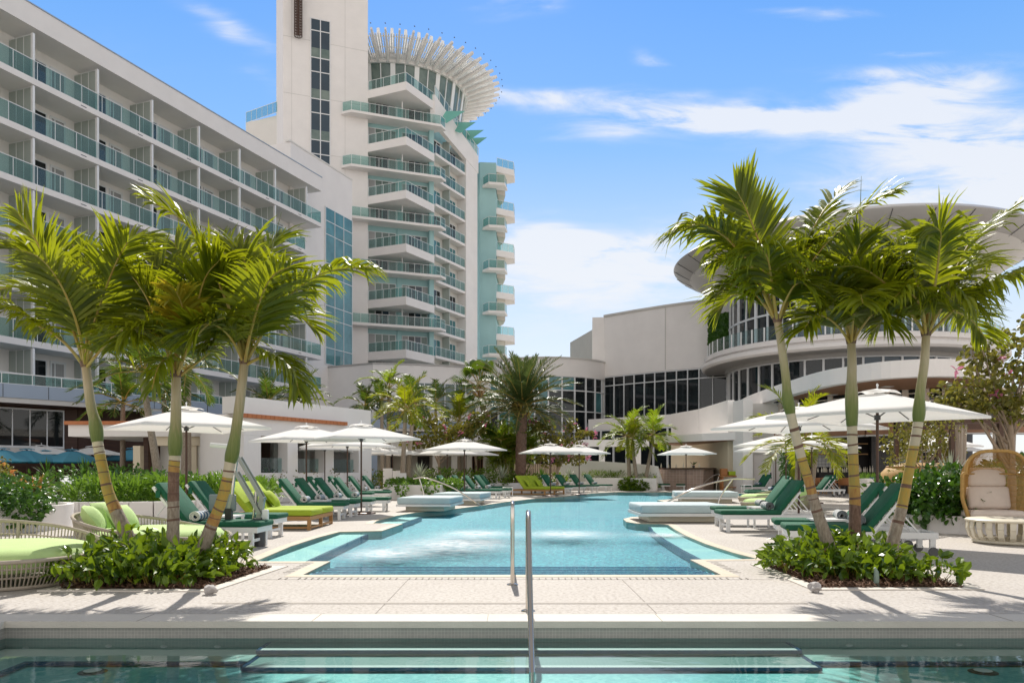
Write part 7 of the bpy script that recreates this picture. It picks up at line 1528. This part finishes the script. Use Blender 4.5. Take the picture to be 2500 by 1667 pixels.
def tree(name, lab, x, y, z_tr, blobs, n, m, ls, seed, rad=.07, group=None, flowers=0, wr=.85, stems=1):
    r = thing(name, lab, 'tree', (x, y, 0), 0, group); rg = random.Random(seed); tb = MB()
    for s_ in range(stems):
        off = Vector((.18 * (s_ - (stems - 1) / 2), 0, 0)); tb.tube(catmull([Vector((0, 0, -.05)) + off * .4, Vector((.04, 0, z_tr * .5)) + off, Vector((0, 0, z_tr)) + off * 1.6], 10), [rad * (1.2 - .4 * i / 10) for i in range(11)], 8)
    for b in blobs:
        for q in range(2): e = Vector((b[0] + rg.uniform(-.5, .5) * b[3], b[1] + rg.uniform(-.5, .5) * b[4], b[2] + rg.uniform(-.2, .6) * b[5])); a = Vector((0, 0, z_tr * rg.uniform(.55, 1))); tb.tube(catmull([a, a.lerp(e, .5) + rdir(rg) * .15, e], 8), [rad * .38 * (1 - .8 * i / 8) + .004 for i in range(9)], 5)
    tb.build('trunk', 'branch', r, smooth=True); mb = MB(); fb = MB(); vol = sum(b[3] * b[4] + b[3] * b[5] for b in blobs)
    for bx, by, bz, rx, ry, rz in blobs:
        for k in range(int(n * (rx * ry + rx * rz) / vol)):
            v = rdir(rg); q = rg.random() ** .45; p = Vector((bx + v.x * rx * q, by + v.y * ry * q, bz + v.z * rz * q)); nz_ = noise.noise(p * 2.1 + Vector((seed, 0, 0)))
            if nz_ < -.18: continue
            l = rg.uniform(*ls); leaf(mb, p, v * .4 + rdir(rg) + Vector((0, 0, -.3)), rdir(rg) + Vector((0, 0, .5)), l, l * wr, .2, rg.uniform(0, .3))
        for k in range(flowers // len(blobs)):
            v = rdir(rg, -.3); c = Vector((bx + v.x * rx, by + v.y * ry, bz + v.z * rz))
            for q in range(6): leaf(fb, c + rdir(rg) * ls[1] * .3, rdir(rg), rdir(rg), ls[1] * 1.0, ls[1] * .45)
    mb.build('crown', m, r)
    if flowers: fb.build('blossom', 'petal', r)
    return r
tree('orchid_tree', 'orchid tree with pink blossoms behind the egg chair at right edge', 9.75, 15.4, 2.1, [(-.6, 0, 2.75, .75, .7, .55), (.2, 0, 3.4, .8, .7, .65), (-1.2, -.1, 2.55, .55, .5, .36), (.4, .2, 2.7, .8, .7, .6), (-.3, 0, 2.4, .6, .5, .28), (.6, 0, 3.9, .5, .5, .4), (-.5, .1, 3.45, .4, .4, .35)], 2200, 'leafolive', (.08, .15), 91, .075, flowers=7)
tree('small_tree', 'airy multi stemmed small tree between the right umbrella and curtained cabana', 9.6, 18.4, 1.3, [(0, 0, 1.9, .6, .5, .5), (.5, 0, 2.2, .55, .5, .4), (-.4, 0, 2.3, .5, .4, .4), (-.55, 0, 1.4, .35, .3, .3)], 1100, 'leafolive', (.05, .10), 92, .03, stems=3, wr=.6)
tree('small_tree', 'shaded round headed tree inside the curtained cabana', 12.6, 24, 1.5, [(0, 0, 2.0, .9, .7, .5), (.6, 0, 1.8, .6, .6, .4), (-.8, 0, 2.1, .6, .6, .5)], 1100, 'leafolive', (.08, .15), 93, .06)
tree('orchid_tree', 'pink blossoming orchid tree right of the date palm', 2.7, 47, 2.2, [(-.2, 0, 3.0, 1.0, .9, .6), (.7, 0, 2.7, 1.0, .8, .5), (-1.0, 0, 3.8, .9, .7, .5), (.9, 0, 3.9, .6, .5, .5), (1.6, 0, 3.4, .7, .5, .35), (-.3, 0, 1.9, 1.0, .7, .45), (1.0, 0, 2.0, .9, .7, .4)], 1700, 'leafolive', (.13, .24), 94, .07, flowers=26)
tree('orchid_tree', 'broad orchid tree in front of the garden pavilion', -4.3, 46, 2.4, [(-1.4, 0, 4.6, 1.0, .8, .6), (-.6, 0, 4.0, 1.1, .8, .6), (.6, 0, 3.4, 1.3, .8, .55), (1.8, 0, 3.6, 1.1, .8, .6), (-1.2, 0, 3.0, 1.2, .8, .5), (2.4, 0, 4.3, .7, .6, .5), (.2, 0, 2.7, 1.0, .7, .4)], 2500, 'leafolive', (.13, .24), 95, .07, flowers=18)
tree('small_tree', 'small bright green tree between fan palm and pavilion', -2.2, 47.5, 2.6, [(.2, 0, 4.1, .8, .6, .5), (-.5, 0, 3.7, .7, .6, .4), (.7, 0, 3.6, .6, .5, .4)], 1000, 'leafbright', (.13, .24), 96, .05)
bush('hanging_plant', 'dark trailing plant hanging by the restaurant entrance', 'plant', [(pd(1922, 1130, 38).x, 38, 1.6, .35, .35, .7)], 420, 'leafdark', (.14, .28), 97, .3, kind=None)
